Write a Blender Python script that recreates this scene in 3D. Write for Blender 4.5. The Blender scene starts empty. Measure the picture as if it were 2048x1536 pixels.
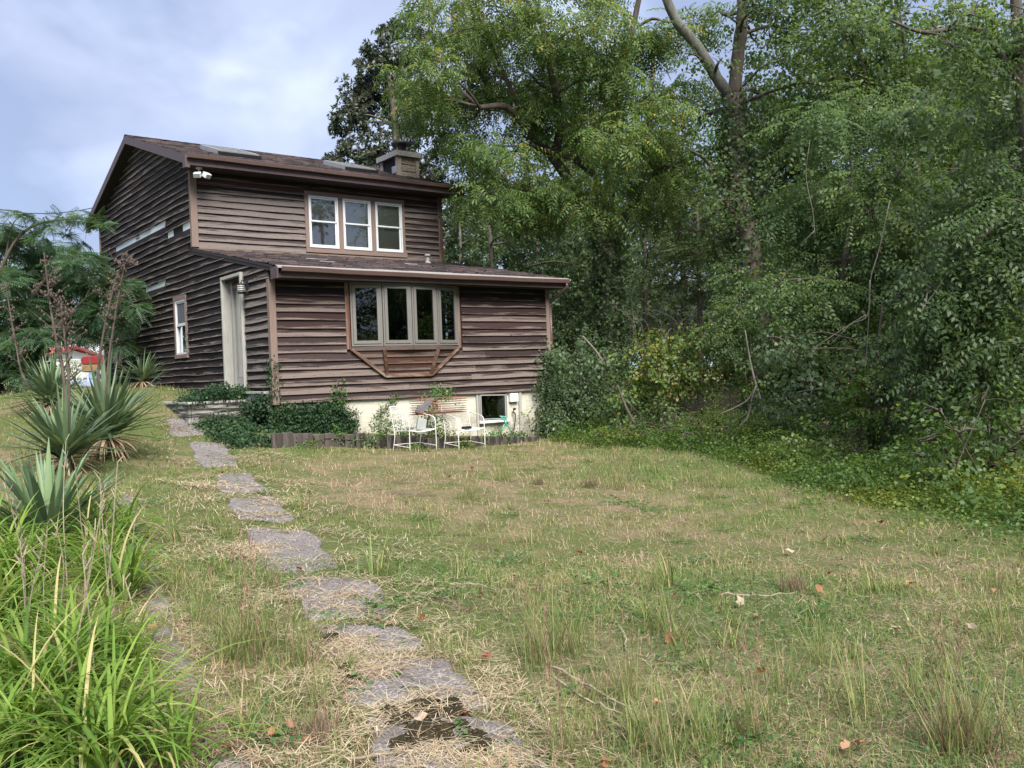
import bpy, math, random
import numpy as np
from mathutils import Vector, Matrix

random.seed(7)
rng = np.random.default_rng(11)
scene = bpy.context.scene
COL = scene.collection

# ------------------------------------------------------------------ camera
FOC = 1760.84                       # focal length in photo pixels (photo is 2048 wide)
CAM = np.array([-6.405, -15.510, 0.302])
ROT = np.array([[0.79193012, 0.03738132, 0.60946643],
                [-0.60953676, -0.0108042, 0.79268418],
                [-0.03621637, 0.99924267, -0.01422912]])
cd = bpy.data.cameras.new('camera'); cam = bpy.data.objects.new('camera', cd); COL.objects.link(cam)
m = np.eye(4); m[:3, 0] = ROT[:, 0]; m[:3, 1] = ROT[:, 1]; m[:3, 2] = -ROT[:, 2]; m[:3, 3] = CAM
cam.matrix_world = Matrix(m.tolist())
cd.sensor_width = 36.0; cd.lens = FOC / 2048 * 36.0; cd.clip_end = 3000; cd.clip_start = 0.05
scene.camera = cam

# ------------------------------------------------------------------ sky, sun, exposure
SUN_EL, SUN_AZ = math.radians(48), math.radians(197)      # azimuth clockwise from +Y
w = bpy.data.worlds.new('World'); scene.world = w; w.use_nodes = True
wn, wl = w.node_tree.nodes, w.node_tree.links
wn.clear()
out = wn.new('ShaderNodeOutputWorld'); bg = wn.new('ShaderNodeBackground')
sky = wn.new('ShaderNodeTexSky'); sky.sky_type = 'NISHITA'; sky.sun_disc = False
sky.sun_elevation = SUN_EL; sky.sun_rotation = SUN_AZ
bg.inputs['Strength'].default_value = 0.1
tc = wn.new('ShaderNodeTexCoord'); mp = wn.new('ShaderNodeMapping')
mp.inputs['Scale'].default_value = (1.0, 1.0, 1.5); mp.inputs['Location'].default_value = (3.3, 1.2, 0.4)
n1 = wn.new('ShaderNodeTexNoise'); n1.inputs['Scale'].default_value = 2.6; n1.inputs['Detail'].default_value = 5; n1.inputs['Roughness'].default_value = .5
n1.inputs['Distortion'].default_value = .35
n2 = wn.new('ShaderNodeTexNoise'); n2.inputs['Scale'].default_value = 4.6; n2.inputs['Detail'].default_value = 4; n2.inputs['Roughness'].default_value = .45
r1 = wn.new('ShaderNodeValToRGB'); r2 = wn.new('ShaderNodeValToRGB'); r3 = wn.new('ShaderNodeValToRGB')
r1.color_ramp.elements[0].position = .42; r1.color_ramp.elements[0].color = (1.30, 1.58, 2.36, 1)   # grey lavender cloud base
r1.color_ramp.elements[1].position = .74; r1.color_ramp.elements[1].color = (2.85, 3.2, 4.1, 1)    # bright cloud
r2.color_ramp.elements[0].position = .34; r2.color_ramp.elements[0].color = (.90, .90, .90, 1)
r2.color_ramp.elements[1].position = .62; r2.color_ramp.elements[1].color = (1, 1, 1, 1)
r3.color_ramp.elements[0].position = .56; r3.color_ramp.elements[0].color = (1, 1, 1, 1)
r3.color_ramp.elements[1].position = .70; r3.color_ramp.elements[1].color = (1.4, 1.36, 1.28, 1)
mx = wn.new('ShaderNodeMix'); mx.data_type = 'RGBA'
mul = wn.new('ShaderNodeMix'); mul.data_type = 'RGBA'; mul.blend_type = 'MULTIPLY'; mul.inputs[0].default_value = 1
wl.new(tc.outputs['Generated'], mp.inputs['Vector'])
wl.new(mp.outputs['Vector'], n1.inputs['Vector']); wl.new(mp.outputs['Vector'], n2.inputs['Vector'])
wl.new(n1.outputs['Fac'], r1.inputs['Fac']); wl.new(n1.outputs['Fac'], r2.inputs['Fac']); wl.new(n2.outputs['Fac'], r3.inputs['Fac'])
wl.new(r2.outputs['Color'], mx.inputs[0]); wl.new(sky.outputs['Color'], mx.inputs[6]); wl.new(r1.outputs['Color'], mx.inputs[7])
wl.new(mx.outputs[2], mul.inputs[6]); wl.new(r3.outputs['Color'], mul.inputs[7])
wl.new(mul.outputs[2], bg.inputs['Color']); wl.new(bg.outputs['Background'], out.inputs['Surface'])
sd = bpy.data.lights.new('sun', 'SUN'); sun = bpy.data.objects.new('sun', sd); COL.objects.link(sun)
sd.energy = 2.9; sd.angle = math.radians(35); sd.color = (1.0, .95, .87)
sdir = Vector((math.sin(SUN_AZ) * math.cos(SUN_EL), math.cos(SUN_AZ) * math.cos(SUN_EL), math.sin(SUN_EL)))
sun.rotation_euler = sdir.to_track_quat('Z', 'Y').to_euler()
vs = scene.view_settings; vs.view_transform = 'Standard'; vs.look = 'None'; vs.exposure = 1.7; vs.gamma = 1; vs.use_curve_mapping = False
scene.cycles.max_bounces = 8; scene.cycles.diffuse_bounces = 5; scene.cycles.glossy_bounces = 3
scene.cycles.transmission_bounces = 5; scene.cycles.transparent_max_bounces = 10
scene.cycles.use_denoising = True
scene.cycles.caustics_reflective = False; scene.cycles.caustics_refractive = False


# ------------------------------------------------------------------ measuring helpers (a photo pixel + a metric depth -> a place)
def P(px, py, d):
    r = np.array([px - 1024, 768 - py, FOC]) * (d / FOC)
    return CAM + ROT @ r

def on(px, py, axis, v):
    r = ROT @ np.array([px - 1024, 768 - py, FOC])
    return CAM + r * ((v - CAM[axis]) / r[axis])

def ss(x, a, b):
    t = np.clip((np.asarray(x, float) - a) / (b - a), 0, 1)
    return t * t * (3 - 2 * t)

# ------------------------------------------------------------------ terrain height
def g_mean(x, y):
    x = np.asarray(x, float); y = np.asarray(y, float)
    left = ss(-x, -9, 1)
    return -1.25 + 1.35 * ss(y, -5, 8) * left + .62 * ss(y, 16, 30) * left + .5 * ss(y, 6, 30) * (1 - left)
_gc = np.array([(-6.4, -15.5, -1.3), (-4.4, -12.7, -1.27), (-3.5, -9.9, -1.25), (-3.1, -7.9, -1.22), (-2.3, -5, -1.1), (-1.7, -2.2, -.98), (-1.5, -.6, -.78),
    (-1.4, 1, -.5), (-.7, 2.2, -.2), (-.3, 3.6, .0), (-.3, 5.5, .16), (-.3, 9, .20), (-.3, 13, .26), (-5, 13, .12), (-9, 14, .12), (-12, 8, .0), (-8, 6, -.02), (-3.1, -1, -.74), (-4.7, -5.5, -.9), (-3.5, 5, .04),
    (-6, 2, -.3), (-5.2, -9.5, -1.1), (-5.6, -11.6, -1.2), (-9, -11, -1.1), (0, -6, -1.22), (0, -2.5, -1.03), (-.6, -1.1, -.80), (1, -1.2, -.94), (2.5, -1.3, -1.07), (4.2, -1.3, -1.18),
    (5.5, -1.2, -1.2), (7, -1, -1.25), (7, 3, -1.2), (7, 10, -1.0), (4, -8, -1.28), (10, -4, -1.32), (16, 4, -1.3), (3, 6, -.7), (3, 1, -1.15), (0, -14, -1.35), (0.5, .5, -.8), (6, .5, -1.25), (3, 3, -1)])
def _k(a, b):
    d = np.sqrt(((a[:, None, :] - b[None, :, :]) ** 2).sum(-1)) / 3.2
    return (1 + d) * np.exp(-d)
_gw = np.linalg.solve(_k(_gc[:, :2], _gc[:, :2]) + .01 * np.eye(len(_gc)), _gc[:, 2] - g_mean(_gc[:, 0], _gc[:, 1]))
_bump = [(rng.uniform(.5, 2.4) * np.array([math.cos(a), math.sin(a)]), rng.uniform(0, 6.28), rng.uniform(.006, .016)) for a in rng.uniform(0, 6.28, 14)]
def GZ(x, y):
    x = np.atleast_1d(np.asarray(x, float)); y = np.atleast_1d(np.asarray(y, float))
    q = np.stack([x.ravel(), y.ravel()], -1)
    z = g_mean(q[:, 0], q[:, 1]) + _k(q, _gc[:, :2]) @ _gw
    for k, ph, a in _bump:
        z = z + a * np.sin(q @ k + ph)
    return z.reshape(x.shape)
def gz(x, y): return float(GZ(x, y)[0])

def G(px, py):
    """where the sight line of a photo pixel meets the terrain"""
    r = ROT @ np.array([px - 1024, 768 - py, FOC]); r /= np.linalg.norm(r)
    t = np.concatenate([np.arange(1.5, 30, .05), np.arange(30, 120, .5)])
    q = CAM[None] + r[None] * t[:, None]
    dz = q[:, 2] - GZ(q[:, 0], q[:, 1])
    i = np.argmax(dz < 0)
    if dz[i] >= 0: i = len(t) - 1
    p = q[i].copy(); p[2] = gz(p[0], p[1])
    return p

def vnoise(x, y, s, seed=0):
    """cheap smooth value noise, 0..1"""
    x = np.asarray(x, float) * s; y = np.asarray(y, float) * s
    xi = np.floor(x).astype(np.int64); yi = np.floor(y).astype(np.int64)
    fx = x - xi; fy = y - yi; fx = fx * fx * (3 - 2 * fx); fy = fy * fy * (3 - 2 * fy)
    def h(a, b):
        n = (a * 374761393 + b * 668265263 + seed * 974711) & 0x7fffffff
        n = ((n ^ (n >> 13)) * 1274126177) & 0x7fffffff
        return ((n ^ (n >> 16)) & 0xffff) / 65535.0
    return (h(xi, yi) * (1 - fx) + h(xi + 1, yi) * fx) * (1 - fy) + (h(xi, yi + 1) * (1 - fx) + h(xi + 1, yi + 1) * fx) * fy

# ------------------------------------------------------------------ object helpers
def empty(name, loc=(0, 0, 0), rz=0):
    o = bpy.data.objects.new(name, None); COL.objects.link(o); o.location = loc; o.rotation_euler.z = rz
    o.empty_display_size = .2
    return o
def tag(o, label=None, cat=None, group=None, kind=None):
    if label: o['label'] = label
    if cat: o['category'] = cat
    if group: o['group'] = group
    if kind: o['kind'] = kind
    return o
def link(name, me, parent=None, mats=()):
    for mt in mats: me.materials.append(mt)
    o = bpy.data.objects.new(name, me); COL.objects.link(o)
    if parent is not None: o.parent = parent
    return o
def copy_tree(o, parent=None):
    c = o.copy(); COL.objects.link(c)
    if parent is not None: c.parent = parent
    for ch in list(o.children): copy_tree(ch, c)
    return c

def npmesh(name, V, F, tint=None, smooth=False, uv=None):
    V = np.ascontiguousarray(V, dtype=np.float32).reshape(-1, 3); F = np.ascontiguousarray(F, dtype=np.int32)
    me = bpy.data.meshes.new(name); k = F.shape[1]
    me.vertices.add(len(V)); me.vertices.foreach_set('co', V.ravel())
    me.loops.add(F.size); me.loops.foreach_set('vertex_index', F.ravel())
    me.polygons.add(len(F)); me.polygons.foreach_set('loop_start', np.arange(0, F.size, k, dtype=np.int32))
    if smooth: me.polygons.foreach_set('use_smooth', np.ones(len(F), dtype=bool))
    if tint is not None:
        a = me.attributes.new('tint', 'FLOAT', 'POINT'); a.data.foreach_set('value', np.ascontiguousarray(tint, dtype=np.float32).ravel())
    if uv is not None:
        l = me.uv_layers.new(name='UVMap'); l.data.foreach_set('uv', np.ascontiguousarray(uv, dtype=np.float32)[F.ravel()].ravel())
    me.update(calc_edges=True); me.validate(clean_customdata=False)
    return me

class MB:
    def __init__(s): s.v = []; s.f = []; s.uv = []
    def add(s, v, f, uv=None):
        b = len(s.v); s.v += [tuple(map(float, q)) for q in v]; s.f += [tuple(i + b for i in q) for q in f]
        s.uv += list(uv) if uv is not None else [(q[0] + q[1] * .7, q[2] + q[1] * .3) for q in s.v[b:]]
    def box(s, x0, x1, y0, y1, z0, z1):
        v = [(x, y, z) for z in (z0, z1) for y in (y0, y1) for x in (x0, x1)]
        s.add(v, [(0, 2, 3, 1), (4, 5, 7, 6), (0, 1, 5, 4), (2, 6, 7, 3), (0, 4, 6, 2), (1, 3, 7, 5)])
    def obox(s, a, b, w, h, up=(0, 0, 1)):
        """bar from a to b, w wide (sideways) and h high (along up)"""
        a = np.array(a, float); b = np.array(b, float); d = b - a; d /= np.linalg.norm(d)
        u = np.array(up, float); u -= d * u.dot(d); u /= np.linalg.norm(u); r = np.cross(d, u)
        v = [p + r * sx * w / 2 + u * sz * h / 2 for p in (a, b) for sx, sz in ((-1, -1), (1, -1), (1, 1), (-1, 1))]
        s.add(v, [(0, 3, 2, 1), (4, 5, 6, 7), (0, 1, 5, 4), (1, 2, 6, 5), (2, 3, 7, 6), (3, 0, 4, 7)])
    def tube(s, pts, rad, n=6, cap=True):
        pts = [np.array(p, float) for p in pts]
        if not hasattr(rad, '__len__'): rad = [rad] * len(pts)
        rings = []; ref = np.array([0.31, .17, .93])
        L = 0
        for i, p in enumerate(pts):
            d = pts[min(i + 1, len(pts) - 1)] - pts[max(i - 1, 0)]; d /= (np.linalg.norm(d) + 1e-9)
            if i: L += np.linalg.norm(p - pts[i - 1])
            if abs(d.dot(ref)) > .95: ref = np.array([1., .1, 0])
            u = np.cross(d, ref); u /= np.linalg.norm(u); v = np.cross(d, u); ref = u if False else ref
            rings.append([p + rad[i] * (math.cos(a) * u + math.sin(a) * v) for a in [2 * math.pi * k / n for k in range(n)]])
            rings[-1] = (rings[-1], L)
        vv = [q for r, _ in rings for q in r]; uv = [(l, k / n) for r, l in rings for k in range(n)]
        ff = [(i * n + k, i * n + (k + 1) % n, (i + 1) * n + (k + 1) % n, (i + 1) * n + k) for i in range(len(pts) - 1) for k in range(n)]
        if cap: ff += [tuple(range(n - 1, -1, -1)), tuple((len(pts) - 1) * n + k for k in range(n))]
        s.add(vv, ff, uv)
    def lathe(s, prof, c=(0, 0, 0), n=16):
        vv = []; ff = []
        for r, z in prof: vv += [(c[0] + r * math.cos(2 * math.pi * k / n), c[1] + r * math.sin(2 * math.pi * k / n), c[2] + z) for k in range(n)]
        for i in range(len(prof) - 1): ff += [(i * n + k, i * n + (k + 1) % n, (i + 1) * n + (k + 1) % n, (i + 1) * n + k) for k in range(n)]
        ff += [tuple(range(n - 1, -1, -1)), tuple((len(prof) - 1) * n + k for k in range(n))]
        s.add(vv, ff)
    def build(s, name, mat, parent=None, smooth=False, bevel=0):
        me = bpy.data.meshes.new(name); me.from_pydata(s.v, [], s.f)
        l = me.uv_layers.new(name='UVMap'); uv = np.array(s.uv, dtype=np.float32)
        idx = np.zeros(len(me.loops), dtype=np.int32); me.loops.foreach_get('vertex_index', idx); l.data.foreach_set('uv', uv[idx].ravel())
        if smooth: me.polygons.foreach_set('use_smooth', np.ones(len(me.polygons), dtype=bool))
        me.update()
        o = link(name, me, parent, [mat])
        if bevel:
            b = o.modifiers.new('bevel', 'BEVEL'); b.width = bevel; b.segments = 1; b.limit_method = 'ANGLE'
        return o

def smooth_path(pts, n=6):
    pts = [np.array(p, float) for p in pts]
    if len(pts) < 3: return pts
    q = [2 * pts[0] - pts[1]] + pts + [2 * pts[-1] - pts[-2]]; o = []
    for i in range(1, len(q) - 2):
        for t in np.linspace(0, 1, n, endpoint=False):
            a, b, c, d = q[i - 1:i + 3]
            o.append(.5 * ((2 * b) + (c - a) * t + (2 * a - 5 * b + 4 * c - d) * t * t + (3 * b - a - 3 * c + d) * t ** 3))
    return o + [pts[-1]]

# ------------------------------------------------------------------ materials
def new_mat(name):
    mt = bpy.data.materials.new(name); mt.use_nodes = True
    nt = mt.node_tree; b = nt.nodes['Principled BSDF']
    return mt, nt, b, nt.nodes.new, nt.links.new
def ramp(nt, stops, interp='LINEAR'):
    r = nt.nodes.new('ShaderNodeValToRGB'); e = r.color_ramp.elements; r.color_ramp.interpolation = interp
    while len(e) < len(stops): e.new(.5)
    for el, (p, c) in zip(e, stops): el.position = p; el.color = (*c, 1) if len(c) == 3 else c
    return r
def mixc(nt, fac, a, b, mode='MIX'):
    n = nt.nodes.new('ShaderNodeMix'); n.data_type = 'RGBA'; n.blend_type = mode
    for sock, val in ((n.inputs[0], fac), (n.inputs[6], a), (n.inputs[7], b)):
        if isinstance(val, (int, float)): sock.default_value = val
        elif isinstance(val, tuple): sock.default_value = (*val, 1)
        else: nt.links.new(val, sock)
    return n.outputs[2]
def noise(nt, vec, scale, detail=4, rough=.55, dist=0):
    n = nt.nodes.new('ShaderNodeTexNoise'); n.inputs['Scale'].default_value = scale; n.inputs['Detail'].default_value = detail
    n.inputs['Roughness'].default_value = rough; n.inputs['Distortion'].default_value = dist
    if vec is not None: nt.links.new(vec, n.inputs['Vector'])
    return n.outputs['Fac']
def mapping(nt, vec, sc, loc=None):
    n = nt.nodes.new('ShaderNodeMapping'); n.inputs['Scale'].default_value = sc; nt.links.new(vec, n.inputs['Vector'])
    if loc is not None: nt.links.new(loc, n.inputs['Location'])
    return n.outputs['Vector']
def texco(nt, which='Object'): return nt.nodes.new('ShaderNodeTexCoord').outputs[which]
def bump(nt, b, h, strength, dist=.02):
    n = nt.nodes.new('ShaderNodeBump'); n.inputs['Strength'].default_value = strength; n.inputs['Distance'].default_value = dist
    nt.links.new(h, n.inputs['Height']); nt.links.new(n.outputs['Normal'], b.inputs['Normal'])
def math_(nt, op, a, b=None, clamp=False):
    n = nt.nodes.new('ShaderNodeMath'); n.operation = op; n.use_clamp = clamp
    for i, v in enumerate((a, b)):
        if v is None: continue
        if isinstance(v, (int, float)): n.inputs[i].default_value = v
        else: nt.links.new(v, n.inputs[i])
    return n.outputs[0]

def plain(name, col, rough=.6, metal=0, var=.25, scale=9, bmp=.0, spec=.4):
    mt, nt, b, N, L = new_mat(name)
    f = noise(nt, texco(nt), scale, 5)
    c = mixc(nt, f, tuple(x * (1 - var) for x in col), tuple(min(1, x * (1 + var)) for x in col))
    L(c, b.inputs['Base Color']); b.inputs['Roughness'].default_value = rough; b.inputs['Metallic'].default_value = metal
    b.inputs['Specular IOR Level'].default_value = spec
    if bmp: bump(nt, b, noise(nt, texco(nt), scale * 4, 4), bmp, .01)
    return mt

def leafmat(name, stops, trans=.35, rough=.5, spec=.35, under=None):
    mt, nt, b, N, L = new_mat(name)
    at = N('ShaderNodeAttribute'); at.attribute_name = 'tint'
    oi = N('ShaderNodeObjectInfo')
    r = ramp(nt, stops); L(at.outputs['Fac'], r.inputs['Fac'])
    hv = N('ShaderNodeHueSaturation'); L(r.outputs['Color'], hv.inputs['Color'])
    L(math_(nt, 'ADD', math_(nt, 'MULTIPLY', oi.outputs['Random'], .25), .87), hv.inputs['Value'])
    col = hv.outputs['Color']
    if under:
        ge = N('ShaderNodeNewGeometry'); col = mixc(nt, ge.outputs['Backfacing'], col, under)
    L(col, b.inputs['Base Color']); b.inputs['Roughness'].default_value = rough; b.inputs['Specular IOR Level'].default_value = spec
    tr = N('ShaderNodeBsdfTranslucent'); L(mixc(nt, 1.0, col, (1.35, 1.3, .7), 'MULTIPLY'), tr.inputs['Color'])
    ms = N('ShaderNodeMixShader'); ms.inputs[0].default_value = trans
    L(b.outputs[0], ms.inputs[1]); L(tr.outputs[0], ms.inputs[2]); L(ms.outputs[0], nt.nodes['Material Output'].inputs['Surface'])
    return mt

def woodmat(name, pale, pale_amt=.5, edge=.0, knots=True, rough=.85, gscale=1.0, streak=.5):
    """weathered board: object colour is the stain that is left, `pale` the bare silvered wood; u runs along the board in metres, v across it 0..1"""
    mt, nt, b, N, L = new_mat(name)
    uv = texco(nt, 'UV'); oi = N('ShaderNodeObjectInfo')
    mp = mapping(nt, uv, (1, 1, 1))
    g = noise(nt, mapping(nt, uv, (2.2 * gscale, 16, 1)), 1.6, 6, .65, .6)      # grain
    g2 = noise(nt, mapping(nt, uv, (.9, 3.5, 1)), 1.3, 4, .6, .4)             # large bleached areas
    stain = mixc(nt, g, mixc(nt, 1, oi.outputs['Color'], (.38, .37, .38), 'MULTIPLY'), mixc(nt, 1, oi.outputs['Color'], (1.6, 1.52, 1.48), 'MULTIPLY'))
    bare = mixc(nt, g, tuple(x * .48 for x in pale), tuple(min(1, x * 1.40) for x in pale))
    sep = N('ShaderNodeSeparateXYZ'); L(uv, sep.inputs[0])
    low = math_(nt, 'SUBTRACT', 1.0, math_(nt, 'MULTIPLY', sep.outputs['Y'], 1.0), True)  # stain kept near the board top, doubling as a painted lap shadow line
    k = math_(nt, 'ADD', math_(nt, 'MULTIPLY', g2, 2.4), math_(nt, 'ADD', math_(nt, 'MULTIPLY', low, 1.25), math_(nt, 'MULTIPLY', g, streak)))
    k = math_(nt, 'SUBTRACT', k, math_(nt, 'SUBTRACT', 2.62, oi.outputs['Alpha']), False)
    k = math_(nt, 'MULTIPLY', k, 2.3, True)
    if edge:
        e = math_(nt, 'LESS_THAN', sep.outputs['Y'], math_(nt, 'MULTIPLY', math_(nt, 'POWER', noise(nt, mapping(nt, uv, (3.5, .2, 1)), 1.4, 5, .7), 3.0), edge))
        k = math_(nt, 'MAXIMUM', k, math_(nt, 'MULTIPLY', e, .8))
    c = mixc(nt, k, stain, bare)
    if knots:
        v = N('ShaderNodeTexVoronoi'); v.inputs['Scale'].default_value = 1; v.inputs['Randomness'].default_value = 1
        L(mapping(nt, uv, (2.6, .62, 1)), v.inputs['Vector'])
        kn = math_(nt, 'LESS_THAN', v.outputs['Distance'], .055)
        c = mixc(nt, math_(nt, 'MULTIPLY', kn, .85), c, (.018, .013, .012))
    if edge:                                                # nail heads every 40 cm
        fu = math_(nt, 'MULTIPLY', math_(nt, 'SUBTRACT', math_(nt, 'FRACT', math_(nt, 'DIVIDE', sep.outputs['X'], .405)), .5), .405)
        fv = math_(nt, 'MULTIPLY', math_(nt, 'SUBTRACT', sep.outputs['Y'], .20), .155)
        dn = math_(nt, 'SQRT', math_(nt, 'ADD', math_(nt, 'MULTIPLY', fu, fu), math_(nt, 'MULTIPLY', fv, fv)))
        c = mixc(nt, math_(nt, 'MULTIPLY', math_(nt, 'LESS_THAN', dn, .009), .8), c, (.02, .015, .013))
    L(c, b.inputs['Base Color']); b.inputs['Roughness'].default_value = rough; b.inputs['Specular IOR Level'].default_value = .25
    bump(nt, b, g, .55, .012)
    return mt

def glassmat(name, tintc=(.02, .03, .03), refl=1.0):
    mt = bpy.data.materials.new(name); mt.use_nodes = True; nt = mt.node_tree; nt.nodes.clear()
    N, L = nt.nodes.new, nt.links.new
    o = N('ShaderNodeOutputMaterial'); t = N('ShaderNodeBsdfTransparent'); t.inputs[0].default_value = (*tintc, 1)
    g = N('ShaderNodeBsdfGlossy'); g.inputs['Roughness'].default_value = .015; g.inputs[0].default_value = (.95, .97, 1, 1)
    f = N('ShaderNodeFresnel'); f.inputs[0].default_value = 1.5
    bp = N('ShaderNodeBump'); bp.inputs['Strength'].default_value = .05; bp.inputs['Distance'].default_value = .01
    L(noise(nt, texco(nt), 2.2, 1), bp.inputs['Height']); L(bp.outputs[0], g.inputs['Normal']); L(bp.outputs[0], f.inputs['Normal'])
    m_ = N('ShaderNodeMixShader'); L(math_(nt, 'MULTIPLY', f.outputs[0], refl, True), m_.inputs[0]); L(t.outputs[0], m_.inputs[1]); L(g.outputs[0], m_.inputs[2])
    L(m_.outputs[0], o.inputs[0]); return mt

M = {}
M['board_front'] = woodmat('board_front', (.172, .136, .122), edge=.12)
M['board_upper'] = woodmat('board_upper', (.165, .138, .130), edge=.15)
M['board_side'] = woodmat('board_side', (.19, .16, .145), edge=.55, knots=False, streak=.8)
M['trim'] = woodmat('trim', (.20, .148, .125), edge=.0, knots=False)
M['grey_wood'] = woodmat('grey_wood', (.36, .355, .33), knots=False)
M['fascia'] = plain('fascia', (.078, .050, .054), .55, var=.3)
M['soffit'] = plain('soffit', (.03, .024, .026), .8)
M['gutter'] = plain('gutter', (.085, .055, .050), .35, var=.2)
M['drip'] = plain('drip', (.29, .275, .265), .4, var=.3, scale=30)
M['sheath'] = plain('sheath', (.014, .012, .012), .9)
M['wrap'] = plain('wrap', (.58, .63, .66), .5, var=.15, scale=25, bmp=.5)
M['vinyl'] = plain('vinyl', (.60, .62, .64), .4, var=.06)
M['bronze'] = plain('bronze', (.15, .145, .135), .45, var=.12)
M['dark'] = plain('dark', (.012, .012, .014), .6)
M['blind'] = plain('blind', (.68, .65, .58), .7, var=.08)
M['curtain'] = plain('curtain', (.36, .47, .41), .6, var=.15, scale=20)
M['room'] = plain('room', (.15, .15, .14), .9)
M['cream'] = plain('cream', (.85, .68, .40), .6, var=.05)
M['glass'] = glassmat('glass', (.80, .84, .84), 4.0)
M['glass_dark'] = glassmat('glass_dark', (.30, .34, .34), 2.6)
M['screen'] = plain('screen', (.10, .105, .115), .7, var=.1)
M['white_metal'] = plain('white_metal', (.62, .62, .59), .5, var=.2, scale=40)
M['rust'] = plain('rust', (.16, .07, .045), .85, var=.45, scale=50)
M['galv'] = plain('galv', (.34, .37, .40), .45, metal=.3, var=.2)
M['green_hose'] = plain('green_hose', (.10, .42, .32), .5)
M['tin'] = plain('tin', (.42, .42, .42), .35, metal=.5, var=.2)
M['grey_box'] = plain('grey_box', (.30, .32, .31), .6)

def stucco():
    mt, nt, b, N, L = new_mat('stucco')
    co = texco(nt); n_ = noise(nt, co, 1.1, 6, .6); n3 = noise(nt, mapping(nt, co, (1, 1, .35)), 5, 5, .65)
    c = mixc(nt, n_, (.45, .425, .345), (.58, .555, .475))
    sp = N('ShaderNodeSeparateXYZ'); L(co, sp.inputs[0])
    lowz = math_(nt, 'MULTIPLY', math_(nt, 'SUBTRACT', -.42, sp.outputs['Z']), 2.4, True)       # rain splash dirt along the base
    d = math_(nt, 'MULTIPLY', lowz, ramp_out(nt, n3, [(.40, (0, 0, 0)), (.60, (1, 1, 1))]), True)
    c = mixc(nt, math_(nt, 'MULTIPLY', d, .75), c, (.19, .17, .14))
    st = ramp_out(nt, noise(nt, mapping(nt, co, (2.5, 2.5, .3)), 2.2, 4), [(.56, (0, 0, 0)), (.72, (1, 1, 1))])
    c = mixc(nt, math_(nt, 'MULTIPLY', st, .55), c, (.36, .33, .27))
    L(c, b.inputs['Base Color']); b.inputs['Roughness'].default_value = .9
    bump(nt, b, math_(nt, 'ADD', noise(nt, co, 9, 5, .6), math_(nt, 'MULTIPLY', noise(nt, mapping(nt, co, (3, 3, 7)), 3, 3), 1.2)), .4, .03)
    return mt
def ramp_out(nt, fac, stops):
    r = ramp(nt, stops); nt.links.new(fac, r.inputs['Fac']); return r.outputs['Color']
M['stucco'] = stucco()

def shinglemat():
    mt, nt, b, N, L = new_mat('shingle')
    at = N('ShaderNodeAttribute'); at.attribute_name = 'tint'
    c = ramp_out(nt, at.outputs['Fac'], [(0, (.016, .014, .016)), (.5, (.036, .029, .031)), (1, (.080, .058, .056))])
    co = texco(nt)
    c = mixc(nt, noise(nt, co, 60, 3), mixc(nt, 1, c, (.6, .6, .6), 'MULTIPLY'), mixc(nt, 1, c, (1.4, 1.4, 1.4), 'MULTIPLY'))
    c = mixc(nt, ramp_out(nt, noise(nt, co, 1.3, 5), [(.5, (0, 0, 0)), (.75, (.4, .4, .4))]), c, (.075, .062, .062))
    L(c, b.inputs['Base Color']); b.inputs['Roughness'].default_value = .95; b.inputs['Specular IOR Level'].default_value = .15
    bump(nt, b, noise(nt, co, 90, 2), .5, .01)
    return mt
M['shingle'] = shinglemat()

def barkmat(name, dark, light, sc=6):
    mt, nt, b, N, L = new_mat(name)
    co = texco(nt); n_ = noise(nt, mapping(nt, co, (1, 1, .22)), sc, 6, .7, .3)
    n3 = noise(nt, co, 1.6, 4)
    c = mixc(nt, ramp_out(nt, n_, [(.35, (0, 0, 0)), (.65, (1, 1, 1))]), dark, light)
    c = mixc(nt, ramp_out(nt, n3, [(.5, (0, 0, 0)), (.7, (.6, .6, .6))]), c, tuple(x * .8 + .03 for x in light))
    L(c, b.inputs['Base Color']); b.inputs['Roughness'].default_value = .95; bump(nt, b, n_, .9, .04)
    return mt
M['bark'] = barkmat('bark', (.035, .028, .022), (.11, .09, .07))
M['bark_pale'] = barkmat('bark_pale', (.050, .050, .042), (.15, .15, .13), 4)
M['deadwood'] = barkmat('deadwood', (.07, .06, .052), (.20, .18, .155), 8)
M['stalk'] = barkmat('stalk', (.048, .034, .029), (.13, .10, .082), 12)
M['straw_stalk'] = barkmat('straw_stalk', (.19, .155, .105), (.34, .29, .21), 12)

M['l_ail'] = leafmat('leaf_ailanthus', [(0, (0.047, 0.088, 0.030)), (.45, (0.095, 0.165, 0.048)), (.80, (0.184, 0.243, 0.067)), (.95, (0.369, 0.324, 0.083)), (1, (0.576, 0.354, 0.092))], .46)
M['l_mag'] = leafmat('leaf_magnolia', [(0, (0.017, 0.038, 0.021)), (.6, (0.034, 0.070, 0.034)), (1, (0.072, 0.106, 0.052))], .10, .42, .35, under=(.048, .056, .032))
M['l_maple'] = leafmat('leaf_broad', [(0, (0.047, 0.088, 0.038)), (.5, (0.095, 0.157, 0.060)), (.85, (0.174, 0.239, 0.088)), (1, (0.291, 0.299, 0.107))], .48)
M['l_dark'] = leafmat('leaf_dark', [(0, (0.042, 0.079, 0.042)), (.5, (0.088, 0.139, 0.067)), (.9, (0.154, 0.217, 0.092)), (1, (0.293, 0.265, 0.103))], .42)
M['l_bright'] = leafmat('leaf_bright', [(0, (.05, .11, .02)), (.5, (.10, .19, .03)), (1, (.20, .28, .05))], .5)
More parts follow.
